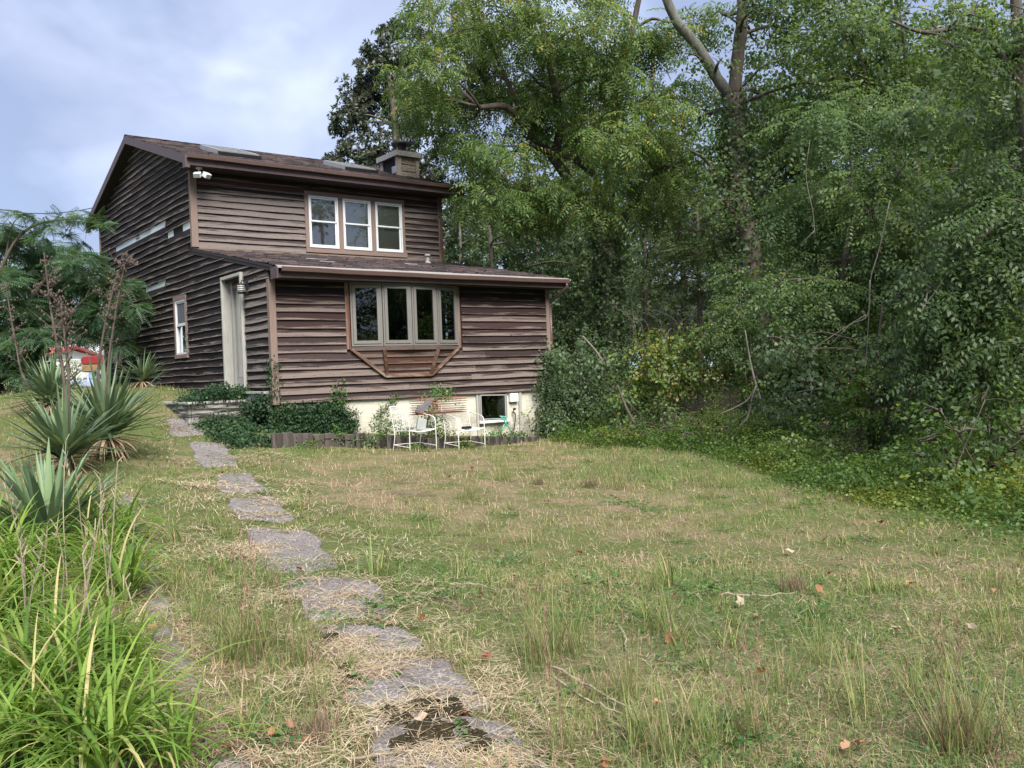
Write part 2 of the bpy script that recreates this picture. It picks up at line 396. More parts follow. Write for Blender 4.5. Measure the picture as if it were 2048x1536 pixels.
M['l_bramble'] = leafmat('leaf_bramble', [(0, (0.046, 0.091, 0.024)), (.45, (0.086, 0.145, 0.032)), (.65, (0.187, 0.206, 0.043)), (.85, (0.288, 0.206, 0.061)), (1, (0.346, 0.138, 0.048))], .38)
M['l_vine'] = leafmat('leaf_vine', [(0, (0.044, 0.094, 0.022)), (.4, (0.094, 0.160, 0.035)), (.75, (0.187, 0.220, 0.045)), (1, (0.330, 0.297, 0.060))], .42)
M['l_juniper'] = leafmat('leaf_juniper', [(0, (0.040, 0.069, 0.030)), (.5, (0.079, 0.114, 0.044)), (1, (0.144, 0.161, 0.055))], .2, .7)
M['l_mimosa'] = leafmat('leaf_mimosa', [(0, (0.034, 0.081, 0.049)), (.5, (0.078, 0.146, 0.079)), (1, (0.165, 0.244, 0.111))], .35)
M['l_ivy'] = leafmat('leaf_ivy', [(0, (.012, .032, .014)), (.55, (.026, .062, .024)), (.9, (.055, .100, .034)), (1, (.14, .15, .04))], .15, .62, .25)
M['l_yucca'] = leafmat('leaf_yucca', [(0, (0.055, 0.094, 0.066)), (.5, (0.105, 0.165, 0.102)), (.85, (0.187, 0.264, 0.132)), (1, (0.440, 0.363, 0.216))], .22, .45, .4)
M['l_lily'] = leafmat('leaf_lily', [(0, (.070, .145, .030)), (.45, (.135, .235, .042)), (.85, (.23, .32, .07)), (1, (.46, .39, .20))], .40, .65, .15)
M['l_grass'] = leafmat('leaf_grass', [(0, (0.463, 0.320, 0.245)), (.28, (0.389, 0.291, 0.189)), (.45, (0.248, 0.254, 0.099)), (.7, (0.147, 0.213, 0.060)), (1, (0.088, 0.160, 0.045))], .3, .7, .2)
M['l_thatch'] = leafmat('leaf_thatch', [(0, (0.242, 0.154, 0.105)), (.5, (0.440, 0.330, 0.220)), (1, (0.620, 0.550, 0.385))], .15, .8, .15)
M['l_weed'] = leafmat('leaf_weed', [(0, (.04, .10, .035)), (.5, (.075, .155, .045)), (1, (.15, .22, .05))], .35)
M['l_dry'] = leafmat('leaf_dry', [(0, (.20, .08, .04)), (.5, (.27, .14, .075)), (1, (.36, .29, .21))], .15, .7, .2)
M['l_purple'] = leafmat('leaf_purple', [(0, (.16, .09, .08)), (.5, (.24, .16, .13)), (1, (.20, .22, .09))], .3, .8, .2)
M['l_seed'] = leafmat('leaf_seed', [(0, (.10, .05, .045)), (.5, (.24, .14, .11)), (1, (.38, .26, .20))], .15, .8, .2)
M['l_red'] = leafmat('leaf_red', [(0, (.20, .030, .022)), (1, (.28, .075, .04))], .3)

def groundmat():
    mt, nt, b, N, L = new_mat('ground')
    co = texco(nt)
    big = noise(nt, co, .35, 5, .6); mid = noise(nt, co, 2.2, 6, .7); fine = noise(nt, mapping(nt, co, (1, 1, .2)), 38, 5, .75)
    straw = mixc(nt, fine, (.10, .07, .045), (.38, .29, .19))
    green = mixc(nt, fine, (.040, .058, .018), (.17, .20, .070))
    soil = mixc(nt, fine, (.06, .04, .028), (.19, .135, .095))
    f = ramp_out(nt, math_(nt, 'ADD', math_(nt, 'MULTIPLY', big, .5), math_(nt, 'MULTIPLY', mid, .5)), [(.38, (0, 0, 0)), (.53, (1, 1, 1))])
    c = mixc(nt, f, straw, green)
    c = mixc(nt, ramp_out(nt, noise(nt, co, 1.1, 5, .65), [(.60, (0, 0, 0)), (.72, (1, 1, 1))]), c, soil)
    L(c, b.inputs['Base Color']); b.inputs['Roughness'].default_value = .95; b.inputs['Specular IOR Level'].default_value = .1
    bump(nt, b, fine, 1.0, .03)
    return mt
M['ground'] = groundmat()
def slabmat():
    mt, nt, b, N, L = new_mat('slab')
    co = texco(nt)
    v = N('ShaderNodeTexVoronoi'); v.inputs['Scale'].default_value = 95; L(co, v.inputs['Vector'])
    c = mixc(nt, noise(nt, co, 40, 4, .7), (.075, .066, .066), (.19, .172, .168))
    c = mixc(nt, ramp_out(nt, v.outputs['Color'], [(.55, (0, 0, 0)), (.75, (.55, .55, .55))]), c, (.42, .39, .36))
    c = mixc(nt, ramp_out(nt, noise(nt, co, 3.2, 6, .7), [(.42, (0, 0, 0)), (.62, (.75, .75, .75))]), c, (.11, .095, .09))
    c = mixc(nt, ramp_out(nt, noise(nt, mapping(nt, co, (1, 1, 1)), 5.5, 6, .75), [(.60, (0, 0, 0)), (.66, (1, 1, 1))]), c, (.030, .028, .018))
    L(c, b.inputs['Base Color']); b.inputs['Roughness'].default_value = .95
    bump(nt, b, math_(nt, 'ADD', noise(nt, co, 45, 4, .7), math_(nt, 'MULTIPLY', noise(nt, co, 6, 4), .5)), .9, .012)
    return mt
M['slab'] = slabmat()
M['moss'] = plain('moss', (.042, .036, .021), 1.0, var=.85, scale=70, bmp=1.0, spec=.05)
M['curb'] = plain('curb', (.15, .135, .125), .95, var=.55, scale=14, bmp=1.0)
M['edging'] = woodmat('edging', (.10, .086, .078), knots=False)

# ------------------------------------------------------------------ foliage machinery
def leafquad(base, d, n, L, W):
    """rhombic leaf folded a little along its midrib: base, two shoulders, tip"""
    d = d / np.linalg.norm(d); s = np.cross(n, d); s /= (np.linalg.norm(s) + 1e-9); n = np.cross(d, s)
    m_ = base + d * L * .45
    return [base, m_ + s * W / 2 + n * W * .12, base + d * L - n * L * .12, m_ - s * W / 2 + n * W * .12]
def T_frond(r, L=.42, pairs=6, ll=.105, lw=.034, droop=.5):
    q = []
    for i in range(pairs):
        t = .22 + .74 * i / (pairs - 1); x = L * t; z = -droop * L * t * t * .6
        for sd_ in (-1, 1):
            d = np.array([.45 + r.normal(0, .12), sd_, -.25 - droop * .5 + r.normal(0, .12)])
            k = (1 - .45 * abs(t - .5)) * r.uniform(.85, 1.15)
            q.append(leafquad(np.array([x, 0, z]), d, np.array([r.normal(0, .2), r.normal(0, .2), 1]), ll * k, lw * k))
    q.append(leafquad(np.array([L, 0, -droop * L * .6]), np.array([1, 0, -.7]), np.array([0, 0, 1.]), ll, lw))
    return np.array(q)
def rotz(a): c, s = math.cos(a), math.sin(a); return np.array([[c, -s, 0], [s, c, 0], [0, 0, 1]])
def roty(a): c, s = math.cos(a), math.sin(a); return np.array([[c, 0, s], [0, 1, 0], [-s, 0, c]])
def T_compound(seed, n=5, twig=.35, **kw):
    r = np.random.default_rng(seed); out_ = []
    for i in range(n):
        f = T_frond(r, **kw); a = (i / (n - 1) - .5) * 2.4 + r.normal(0, .25)
        f = f @ (rotz(a) @ roty(r.normal(.1, .3))).T + np.array([twig * (1 - abs(a) / 2.0), 0, 0]) * r.uniform(.3, 1)
        out_.append(f)
    return np.concatenate(out_)
def T_simple(seed, n=14, L=.45, ll=.085, lw=.06, spread=1.0, hang=.35):
    r = np.random.default_rng(seed); q = []
    for i in range(n):
        t = r.uniform(.1, 1); a = r.uniform(-1.5, 1.5) * spread
        d = np.array([math.cos(a), math.sin(a), -hang + r.normal(0, .35)])
        k = r.uniform(.7, 1.25)
        q.append(leafquad(np.array([L * t, r.normal(0, .07) + .12 * math.sin(a), r.normal(0, .06)]), d, np.array([r.normal(0, .35), r.normal(0, .35), 1]), ll * k, lw * k))
    return np.array(q)
def T_rosette(seed, n=10, ll=.16, lw=.058):
    r = np.random.default_rng(seed); q = []
    for i in range(n):
        a = 2 * math.pi * i / n * 1.62 * 2; el = r.uniform(.1, 1.1)
        d = np.array([math.sin(el), math.cos(el) * math.cos(a), math.cos(el) * math.sin(a)]); nn = np.array([1., 0, 0]) + r.normal(0, .2, 3)
        q.append(leafquad(r.normal(0, .012, 3), d, nn, ll * r.uniform(.8, 1.2), lw * r.uniform(.85, 1.15)))
    return np.array(q)
def T_bipinnate(seed, L=.40, pairs=9, ll=.13, lw=.026, n=3):
    r = np.random.default_rng(seed); out_ = []
    for j in range(n):
        q = []
        for i in range(pairs):
            t = .12 + .88 * i / (pairs - 1)
            for sd_ in (-1, 1):
                d = np.array([.55, sd_, -.12 + r.normal(0, .06)])
                q.append(leafquad(np.array([L * t, 0, -.25 * L * t * t]), d, np.array([0, 0, 1.]), ll * (1.1 - .5 * t) * r.uniform(.9, 1.1), lw))
        out_.append(np.array(q) @ (rotz((j - (n - 1) / 2) * .8 + r.normal(0, .15)) @ roty(r.normal(0, .12))).T)
    return np.concatenate(out_)
def T_needle(seed, n=26, L=.55, ll=.13, lw=.022):
    r = np.random.default_rng(seed); q = []
    for i in range(n):
        t = i / n; s_ = 1 if i % 2 else -1
        d = np.array([.9, s_ * r.uniform(.2, .8), r.normal(.0, .3)])
        q.append(leafquad(np.array([L * t, 0, -.12 * t]), d, np.array([r.normal(0, .5), r.normal(0, .5), 1]), ll * (1.2 - .6 * t), lw))
    return np.array(q)

TP = dict(
    ail=[T_compound(s, 5, .3) for s in (1, 2, 3)], ailfar=[T_compound(s, 3, .3, pairs=5, ll=.14, lw=.05) for s in (4, 5)],
    mag=[np.concatenate([T_rosette(s), T_rosette(s + 9) * .9 + np.array([-.12, .1, .05])]) for s in (1, 2)],
    broad=[T_simple(s) for s in (1, 2, 3)], broadfar=[T_simple(s, 10, .6, .15, .10) for s in (4, 5)],
    pinn=[T_compound(s, 4, .35, L=.34, pairs=5, ll=.075, lw=.038, droop=.7) for s in (6, 7, 8)],
    vine=[T_simple(s, 12, .35, .075, .06, 1.0, .5) for s in (11, 12, 13)],
    jun=[T_needle(s) for s in (1, 2)], mim=[T_bipinnate(s) for s in (1, 2, 3)], ivy=[T_simple(s, 8, .16, .055, .05, 1.2, .8) for s in (21, 22)])

def place(tpls, pos, fwd, up, scale, tint, r, tvar=.16):
    """leaf sprays of template set at pos with their own axes -> vertices, quads, tint"""
    pos = np.asarray(pos); n = len(pos)
    f = fwd / np.linalg.norm(fwd, axis=1, keepdims=True)
    s = np.cross(up, f); s /= (np.linalg.norm(s, axis=1, keepdims=True) + 1e-9); u = np.cross(f, s)
    B = np.stack([f, s, u], axis=2) * np.asarray(scale)[:, None, None]
    pick = r.integers(0, len(tpls), n); VV = []; TT = []
    for k, T in enumerate(tpls):
        idx = np.nonzero(pick == k)[0]
        if not len(idx): continue
        v = np.einsum('nij,lkj->nlki', B[idx], T) + pos[idx][:, None, None, :]
        t = np.clip(tint[idx][:, None] + r.normal(0, tvar, (len(idx), T.shape[0])), 0, 1)
        VV.append(v.reshape(-1, 3)); TT.append(np.repeat(t.ravel(), 4))
    V = np.concatenate(VV); F = np.arange(len(V), dtype=np.int32).reshape(-1, 4)
    return V, F, np.concatenate(TT)

def rdir(r, n):
    v = r.normal(0, 1, (n, 3)); return v / np.linalg.norm(v, axis=1, keepdims=True)
def clump_sprays(clumps, dens, r, sub=9, droop=.5, flat=.8, hollow=.35):
    """sprays through the outer part of lumpy clumps: positions, outward axes"""
    Ps, Fs, Ts, Os = [], [], [], []
    for c, rad in clumps:
        c = np.asarray(c); n = max(8, int(dens * rad * rad))
        d = rdir(r, sub); sc = c + d * rad * np.array([.62, .62, .62 * flat]); sr = rad * r.uniform(.34, .62, sub)
        base = r.uniform(.25, .6, sub)
        k = r.integers(0, sub, n); dd = rdir(r, n); rr = r.uniform(hollow, 1, n) ** .6
        p = sc[k] + dd * (sr[k] * rr)[:, None] * np.array([1, 1, flat])
        o = (p - c) / rad * .8 + dd * .6 + r.normal(0, .35, (n, 3)); o[:, 2] = o[:, 2] * .5 - droop
        Os.append(((p - c) / rad + dd * .5) * np.array([1, 1, .5])); Ps.append(p); Fs.append(o); Ts.append(base[k] + r.normal(0, .07, n))
    return np.concatenate(Ps), np.concatenate(Fs), np.concatenate(Ts), np.concatenate(Os)

def ups(r, n, j=.35): return np.tile([0, 0, 1.], (n, 1)) + r.normal(0, j, (n, 3))

def crown(name, clumps, tpl, mat, parent, dens=60, droop=.5, flat=.8, scale=1., seed=1, sub=9, warm=0., hollow=.35, tvar=.16, jit=.35, floor=None):
    r = np.random.default_rng(seed)
    p, f, t, ow = clump_sprays(clumps, dens, r, sub, droop, flat, hollow)
    if floor is not None:
        keep = p[:, 2] > GZ(p[:, 0], p[:, 1]) + floor; p, f, t, ow = p[keep], f[keep], t[keep], ow[keep]
    V, F, tt = place(TP[tpl], p, f, ups(r, len(p), jit) * np.array([1, 1, .75]) + ow * 1.0, r.uniform(.8, 1.2, len(p)) * scale, t + warm, r, tvar)
    return link(name, npmesh(name, V, F, tt), parent, [M[mat]])

def limb_path(a, b, r, wob=.12, sag=.0, n=6):
    a = np.asarray(a, float); b = np.asarray(b, float); L = np.linalg.norm(b - a)
    pts = [a + (b - a) * t + (r.normal(0, wob * L * .35, 3) if 0 < t < 1 else 0) + np.array([0, 0, 1]) * sag * L * math.sin(math.pi * t) for t in np.linspace(0, 1, 4)]
    return smooth_path(pts, 3)

def tree(name, label, base, trunks, clumps, tpl, leaf, bark='bark', group=None, dens=60, seed=1, limbs=True, cat='tree', twigs=4, **kw):
    """trunks: list of (points, radius_start, radius_end) in world space; clumps: (centre, radius)"""
    root = empty(name, base); tag(root, label, cat, group)
    base = np.asarray(base, float); r = np.random.default_rng(seed + 500)
    mb = MB(); nodes = []
    for pts, r0, r1, *pale in trunks:
        pp = smooth_path([np.asarray(q, float) - base for q in pts], 5)
        rad = list(np.linspace(r0, r1, len(pp)) * r.uniform(.94, 1.08, len(pp)))
        if pale:
            lb = MB(); lb.tube(pp, rad, 9); lb.build('limb', M[pale[0]], root, smooth=True)
        else: mb.tube(pp, rad, 9 if r0 > .1 else 6)
        nodes += [(q, rr) for q, rr in zip(pp[len(pp) // 4:], rad[len(pp) // 4:])]
    if limbs:
        qs = np.array([q for q, _ in nodes])
        for c, rad in clumps:
            c = np.asarray(c) - base
            d = np.linalg.norm((qs - c) * np.array([1, 1, 1.0]) + np.array([0, 0, .0]), axis=1) + np.maximum(0, qs[:, 2] - c[2]) * .8
            i = int(np.argmin(d)); a, ra = nodes[i]
            if d[i] > rad * .3:
                pp = limb_path(a, c, r, .14, .08); r0 = min(ra * .6, .03 + .022 * np.linalg.norm(c - a) / 2)
                mb.tube(pp, list(np.linspace(r0, r0 * .35, len(pp))), 6, False)
            else: r0 = .04
            for _ in range(twigs):
                e = c + rdir(r, 1)[0] * rad * .85 * np.array([1, 1, .8])
                pp = limb_path(c + r.normal(0, rad * .15, 3), e, r, .15, .05); mb.tube(pp, list(np.linspace(.016, .005, len(pp))), 4, False)
    mb.build('trunk', M[bark], root, smooth=True)
    cl = [(np.asarray(c) - base, q) for c, q in clumps]
    crown('crown', cl, tpl, leaf, root, dens=dens, seed=seed, **kw)
    return root
def CL(d, lst, dv=0., seed=0):
    """clumps from photo pixels (x, y, radius[, depth]) at about depth d metres"""
    r = np.random.default_rng(seed + 77); o = []
    for q in lst:
        dd = q[3] if len(q) > 3 else d + r.uniform(-dv, dv)
        o.append((P(q[0], q[1], dd), q[2] * dd / FOC))
    return o

# strips: arching blades, leaves, stalks
def strips(base, az, el, bend, L, W, segs=4, prof=None, fold=0., lift=1.):
    """N tapering ribbons that leave their base at elevation el and bend over by `bend` radians"""
    n = len(base); t = np.linspace(0, 1, segs + 1)
    if prof is None: prof = 1 - t ** 2.2
    e = el[:, None] - bend[:, None] * (t[None, :] ** 1.3)
    ds = (L / segs)[:, None]
    hx = np.concatenate([np.zeros((n, 1)), np.cumsum(np.cos(.5 * (e[:, 1:] + e[:, :-1])) * ds, 1)], 1)
    hz = np.concatenate([np.zeros((n, 1)), np.cumsum(np.sin(.5 * (e[:, 1:] + e[:, :-1])) * ds, 1)], 1)
    ca, sa = np.cos(az)[:, None], np.sin(az)[:, None]
    c = np.stack([base[:, 0:1] + hx * ca, base[:, 1:2] + hx * sa, base[:, 2:3] + hz], -1)      # n, s+1, 3
    side = np.stack([-sa, ca, np.zeros_like(ca)], -1) * np.ones((1, segs + 1, 1))
    nrm = np.stack([-np.sin(e) * ca, -np.sin(e) * sa, np.cos(e)], -1)
    wd = (W[:, None] * prof[None, :] * .5)[..., None]
    if fold:
        ring = np.stack([c + side * wd + nrm * wd * fold, c, c - side * wd + nrm * wd * fold], 2); k = 3
    else:
        ring = np.stack([c + side * wd, c - side * wd], 2); k = 2
    V = ring.reshape(-1, 3); m_ = (segs + 1) * k
    f = np.array([[i * k + j, i * k + j + 1, (i + 1) * k + j + 1, (i + 1) * k + j] for i in range(segs) for j in range(k - 1)])
    F = (np.arange(n)[:, None, None] * m_ + f[None]).reshape(-1, 4)
    return V, F, m_

def join(*parts):
    Vs, Fs, Ts = [], [], []; b = 0
    for V, F, t in parts:
        Vs.append(V); Fs.append(F + b); Ts.append(t); b += len(V)
    return np.concatenate(Vs), np.concatenate(Fs), np.concatenate(Ts)

# ================================================================== SETTING
def build_ground():
    u = np.linspace(-1, 1, 201)
    xs = -1 + 16 * np.sinh(u * 4.4) / np.sinh(4.4) * 40 + 14 * u; ys = -4 + 16 * np.sinh(u * 4.4) / np.sinh(4.4) * 40 + 14 * u
    X, Y = np.meshgrid(xs, ys); Z = np.concatenate([GZ(X[i:i + 20], Y[i:i + 20]) for i in range(0, len(ys), 20)])
    V = np.stack([X, Y, Z], -1).reshape(-1, 3); n = len(xs)
    i, j = np.meshgrid(np.arange(len(ys) - 1), np.arange(n - 1), indexing='ij'); a = (i * n + j).ravel()
    F = np.stack([a, a + 1, a + n + 1, a + n], -1)
    return tag(link('ground', npmesh('ground', V, F, smooth=True), None, [M['ground']]), 'patchy dry lawn of straw and green in front of the house', kind='structure')
build_ground()

# ================================================================== HOUSE
EXPO = .155
house = empty('house'); tag(house, 'two storey house clad in weathered dark brown wood siding', 'house')
W_ = 6.62; YU = 4.16; YB = 12.5; XU = 6.50
SLU = .319; EY, EZ = 3.61, 5.19; RY = 8.28; RZ = EZ + SLU * (RY - EY); BY = 2 * RY - EY
SLL = .1985; LY, LZ = -.38, 2.36
zu = lambda y: EZ + SLU * (min(y, 2 * RY - y) - EY)          # top of main roof
zl = lambda y: LZ + SLL * (y - LY)                            # top of lean-to roof

# openings (u0,u1,z0,z1)
bow = (1.57, 4.13, .84, 2.14)
upw = (2.66, 5.37, 3.42, 4.74)
bas = (4.60, 5.36, -.74, -.15)
dor = (1.30, 2.34, .12, 2.40)
swn = (4.76, 5.60, 1.00, 2.22)
a_ = on(232, 684, 0, 0); b_ = on(246, 724, 0, 0)
rwn = (b_[1], a_[1], b_[2], a_[2])

def rect_holes(mb, to3, u0, u1, z0, z1, holes):
    us = sorted({u0, u1, *[h[0] for h in holes], *[h[1] for h in holes]}); zs = sorted({z0, z1, *[h[2] for h in holes], *[h[3] for h in holes]})
    us = [u for u in us if u0 <= u <= u1]; zs = [z for z in zs if z0 <= z <= z1]
    for a, b in zip(us, us[1:]):
        for c, d in zip(zs, zs[1:]):
            uc, zc = (a + b) / 2, (c + d) / 2
            if any(h[0] < uc < h[1] and h[2] < zc < h[3] for h in holes): continue
            mb.add([to3(a, c), to3(b, c), to3(b, d), to3(a, d)], [(0, 1, 2, 3)])
fr = lambda u, z: (u, 0.0, z)
up_ = lambda u, z: (u, YU, z)
lf = lambda u, z: (0.0, u, z)
mb = MB()
rect_holes(mb, fr, 0, W_, -.15, 2.3, [bow])
rect_holes(mb, up_, 0, XU, 3.0, 5.3, [upw])
rect_holes(mb, lf, 0, YB, -.15, 2.3, [dor, swn, rwn])
mb.add([lf(0, 2.3), lf(YU, 2.3), lf(YU, 3.22)], [(0, 1, 2)])
rect_holes(mb, lf, YU, YB, 2.3, 5.12, [])
mb.add([lf(YU, 5.12), lf(YB, 5.12), lf(RY, RZ - .12)], [(0, 1, 2)])
mb.add([(W_, 0, -.15), (W_, YU, -.15), (W_, YU, 3.2), (W_, 0, 2.3)], [(0, 1, 2, 3)])
mb.add([(XU, YU, -.15), (XU, YB, -.15), (XU, YB, 5.12), (XU, RY, RZ - .12), (XU, YU, 5.12)], [(0, 1, 2, 3, 4)])
mb.add([(0, YB, -.15), (XU, YB, -.15), (XU, YB, 5.12), (0, YB, 5.12)], [(0, 1, 2, 3)])
mb.build('wall', M['sheath'], house)
mb = MB(); mb.box(.05, W_ - .05, .05, YB - .05, -.10, -.02); mb.box(.05, XU - .05, YU + .05, YB - .05, 2.75, 2.85); mb.build('floor', M['room'], house)
mb = MB(); mb.box(.05, 6.45, 4.0, 4.06, 0, 2.7); mb.box(2.44, 2.5, .1, 4.0, 0, 2.2) if False else None; mb.build('inner_wall', M['room'], house)
mb = MB(); mb.box(1.2, 6.4, 6.5, 6.56, 2.85, 5.1); mb.build('inner_wall', M['room'], house)

# foundation
mb = MB()
rect_holes(mb, lambda u, z: (u, .03, z), 0.02, W_ - .03, -1.7, -.13, [bas])
rect_holes(mb, lambda u, z: (.03, u, z), 0.03, YB, -1.7, -.13, [])
mb.add([(W_ - .03, .03, -1.7), (W_ - .03, YB, -1.7), (W_ - .03, YB, -.13), (W_ - .03, .03, -.13)], [(0, 1, 2, 3)])
mb.build('foundation', M['stucco'], house)
mb = MB(); mb.box(bas[0] - .5, bas[1] + .5, .9, 1.0, -1.6, -.14); mb.build('basement_wall', M['dark'], house)

# ---- siding boards, one object each
board_count = 0
def board(to3, out, u0b, u1b, u0t, u1t, z0, z1, mat, col, bare, lip=.030, warp=.006, parent=house, tuck=.006, sag=0):
    """bevel board: lower edge stands off the wall by lip, upper edge tucked in; to3(u,z)+out*depth"""
    global board_count
    board_count += 1
    r = np.random.default_rng(1000 + board_count)
    L = u1b - u0b; n = max(2, int(L / .35)); V = []; uv = []; F = []
    off = r.uniform(0, 60); ph = r.uniform(0, 6.28, 3)
    out = np.array(out, float)
    for i in range(n + 1):
        t = i / n; ub = u0b + (u1b - u0b) * t; ut = u0t + (u1t - u0t) * t
        wz = warp * (math.sin(ub * 1.7 + ph[0]) + .6 * math.sin(ub * 4.3 + ph[1])) - sag * math.sin(math.pi * t)
        wd = lip * (1 + .16 * math.sin(ub * 2.3 + ph[2]) * (warp / .006)) + r.uniform(0, .004)
        pb = np.array(to3(ub, z0 + wz)); pt = np.array(to3(ut, z1))
        V += [pb + out * wd, pt + out * tuck, pb + out * .001 + np.array([0, 0, .004])]
        uv += [(ub + off, .0), (ub + off, 1.), (ub + off, .02)]
        if i:
            a = (i - 1) * 3; b = i * 3
            F += [(a, b, b + 1, a + 1), (a + 2, b + 2, b, a)]
    F += [(0, 1, 2), (n * 3, n * 3 + 2, n * 3 + 1)]
    m_ = MB(); m_.add(V, F, uv)
    o = m_.build('siding_board', mat, parent); o.color = (*col, bare)
    return o

def courses(to3, out, z0, z1, rng_b, openings, mat, colf, joints=(2.4, 4.8), gaps=(), warp=.005, lip=.042, mirror=False):
    k = 0; z = z0; rr = random.Random(int(z0 * 100) + 5)
    while z < z1 - .02:
        zt = min(z + EXPO, z1)
        r0 = rng_b(z); r1 = rng_b(zt + .012)
        if r0 is None: z += EXPO; k += 1; continue
        if r1 is None: r1 = r0
        segs = [(r0[0], r0[1])]
        for (a, b, c, d) in list(openings):
            if min(d, zt) - max(c, z) > .45 * EXPO:
                segs = [q for s in segs for q in ([(s[0], min(s[1], a))] if s[0] < a else []) + ([(max(s[0], b), s[1])] if s[1] > b else [])]
        for (a, b, zc) in gaps:
            if abs(zc - (z + zt) / 2) < EXPO * .5:
                segs = [q for s in segs for q in ([(s[0], min(s[1], a))] if s[0] < a else []) + ([(max(s[0], b), s[1])] if s[1] > b else [])]
        for s in segs:
            a = s[0]
            while a < s[1] - .02:
                b = s[1] if s[1] - a < joints[1] else a + rr.uniform(*joints)
                if s[1] - b < .5: b = s[1]
                col, bare = colf((a + b) / 2, z, rr)
                ta = max(a, r1[0]) if a <= r0[0] + .001 else a; tb = min(b, r1[1]) if b >= r0[1] - .001 else b
                if ta < tb:
                    board(to3, out, a + .0015, b - .0015, max(ta, a - .3) + .0015, min(tb, b + .3) - .0015, z, zt + .012, mat, col, bare, warp=warp * rr.uniform(.6, 1.5), lip=lip)
                a = b
        z += EXPO; k += 1

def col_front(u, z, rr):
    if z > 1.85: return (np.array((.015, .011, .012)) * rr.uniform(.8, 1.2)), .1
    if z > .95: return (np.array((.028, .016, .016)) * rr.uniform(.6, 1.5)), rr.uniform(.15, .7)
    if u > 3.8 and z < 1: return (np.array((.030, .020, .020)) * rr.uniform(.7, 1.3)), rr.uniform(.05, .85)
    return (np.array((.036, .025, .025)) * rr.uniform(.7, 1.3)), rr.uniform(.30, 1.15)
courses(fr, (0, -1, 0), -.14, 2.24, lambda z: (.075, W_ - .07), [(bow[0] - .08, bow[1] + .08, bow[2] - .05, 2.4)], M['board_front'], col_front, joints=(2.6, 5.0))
def col_up(u, z, rr):
    if z > 4.66: return (np.array((.045, .024, .020)) * rr.uniform(.6, 1.5)), .3
    if u > 5: return (np.array((.042, .029, .025)) * rr.uniform(.6, 1.3)), rr.uniform(.4, .9)
    if z > 4.45: return (np.array((.028, .019, .018)) * rr.uniform(.7, 1.3)), rr.uniform(.5, .9)
    return (np.array((.038, .028, .026)) * rr.uniform(.7, 1.2)), rr.uniform(.55, 1.2)
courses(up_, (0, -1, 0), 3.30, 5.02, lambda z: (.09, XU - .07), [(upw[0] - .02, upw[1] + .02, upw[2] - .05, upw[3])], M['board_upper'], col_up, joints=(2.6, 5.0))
def rng_side(z):
    y0 = 0.03 if z < 2.16 else max(0.03, (z + .055 - LZ) / SLL + LY)
    if z >= 3.28: y0 = YU + .06
    y1 = YB
    if z > 5.02:
        dy = (z + .13 - EZ) / SLU; y0 = max(y0, EY + dy); y1 = min(y1, 2 * RY - EY - dy)
    return (y0, y1) if y1 - y0 > .15 else None
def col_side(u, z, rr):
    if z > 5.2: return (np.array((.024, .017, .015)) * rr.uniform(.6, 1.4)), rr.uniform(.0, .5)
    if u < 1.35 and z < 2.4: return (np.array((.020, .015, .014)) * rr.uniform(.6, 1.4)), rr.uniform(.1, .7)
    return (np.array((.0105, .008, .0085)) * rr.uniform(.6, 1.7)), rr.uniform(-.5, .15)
g1 = [on(233, 505, 0, 0), on(333, 449, 0, 0)]; g2 = [on(337, 481, 0, 0), on(385, 455, 0, 0)]; g3 = [on(293, 588, 0, 0), on(333, 572, 0, 0)]
snap = lambda z: -.14 + EXPO * (math.floor((z + .14) / EXPO) + .5)
gaps = [(min(a[1], b[1]), max(a[1], b[1]), snap((a[2] + b[2]) / 2 + .03)) for a, b in (g1, g2, g3)]
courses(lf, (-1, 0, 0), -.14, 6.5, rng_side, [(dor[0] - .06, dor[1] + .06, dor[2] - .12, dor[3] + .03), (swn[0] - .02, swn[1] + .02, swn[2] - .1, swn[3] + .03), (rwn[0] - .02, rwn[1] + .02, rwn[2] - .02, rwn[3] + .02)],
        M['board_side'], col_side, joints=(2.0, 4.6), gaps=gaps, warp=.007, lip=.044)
for a, b, zc in gaps:                                     # torn house wrap where boards have fallen off
    r = random.Random(int(a * 100)); y = a
    while y < b - .03:
        mb = MB()
        y2 = min(b, y + r.uniform(.12, .7))
        if r.random() > .05:
            t0, t1 = r.uniform(-.01, .05), r.uniform(-.01, .05)
            mb.add([(-.006, y, zc - EXPO / 2 + .01), (-.006, y2, zc - EXPO / 2 + .01), (-.010, y2, zc + EXPO / 2 - t1 + .02), (-.010, y, zc + EXPO / 2 - t0 + .02)], [(0, 1, 2, 3)])
            mb.build('house_wrap', M['wrap'], house)
        y = y2
    for k in range(1 if b - a > 3 else 0):
        yy = r.uniform(a, b - .4); board(lf, (-1, 0, 0), yy, yy + .35, yy + .05, yy + .3, zc + .0, zc + EXPO / 2 + .02, M['board_side'], (.05, .04, .04), .6, lip=.03)

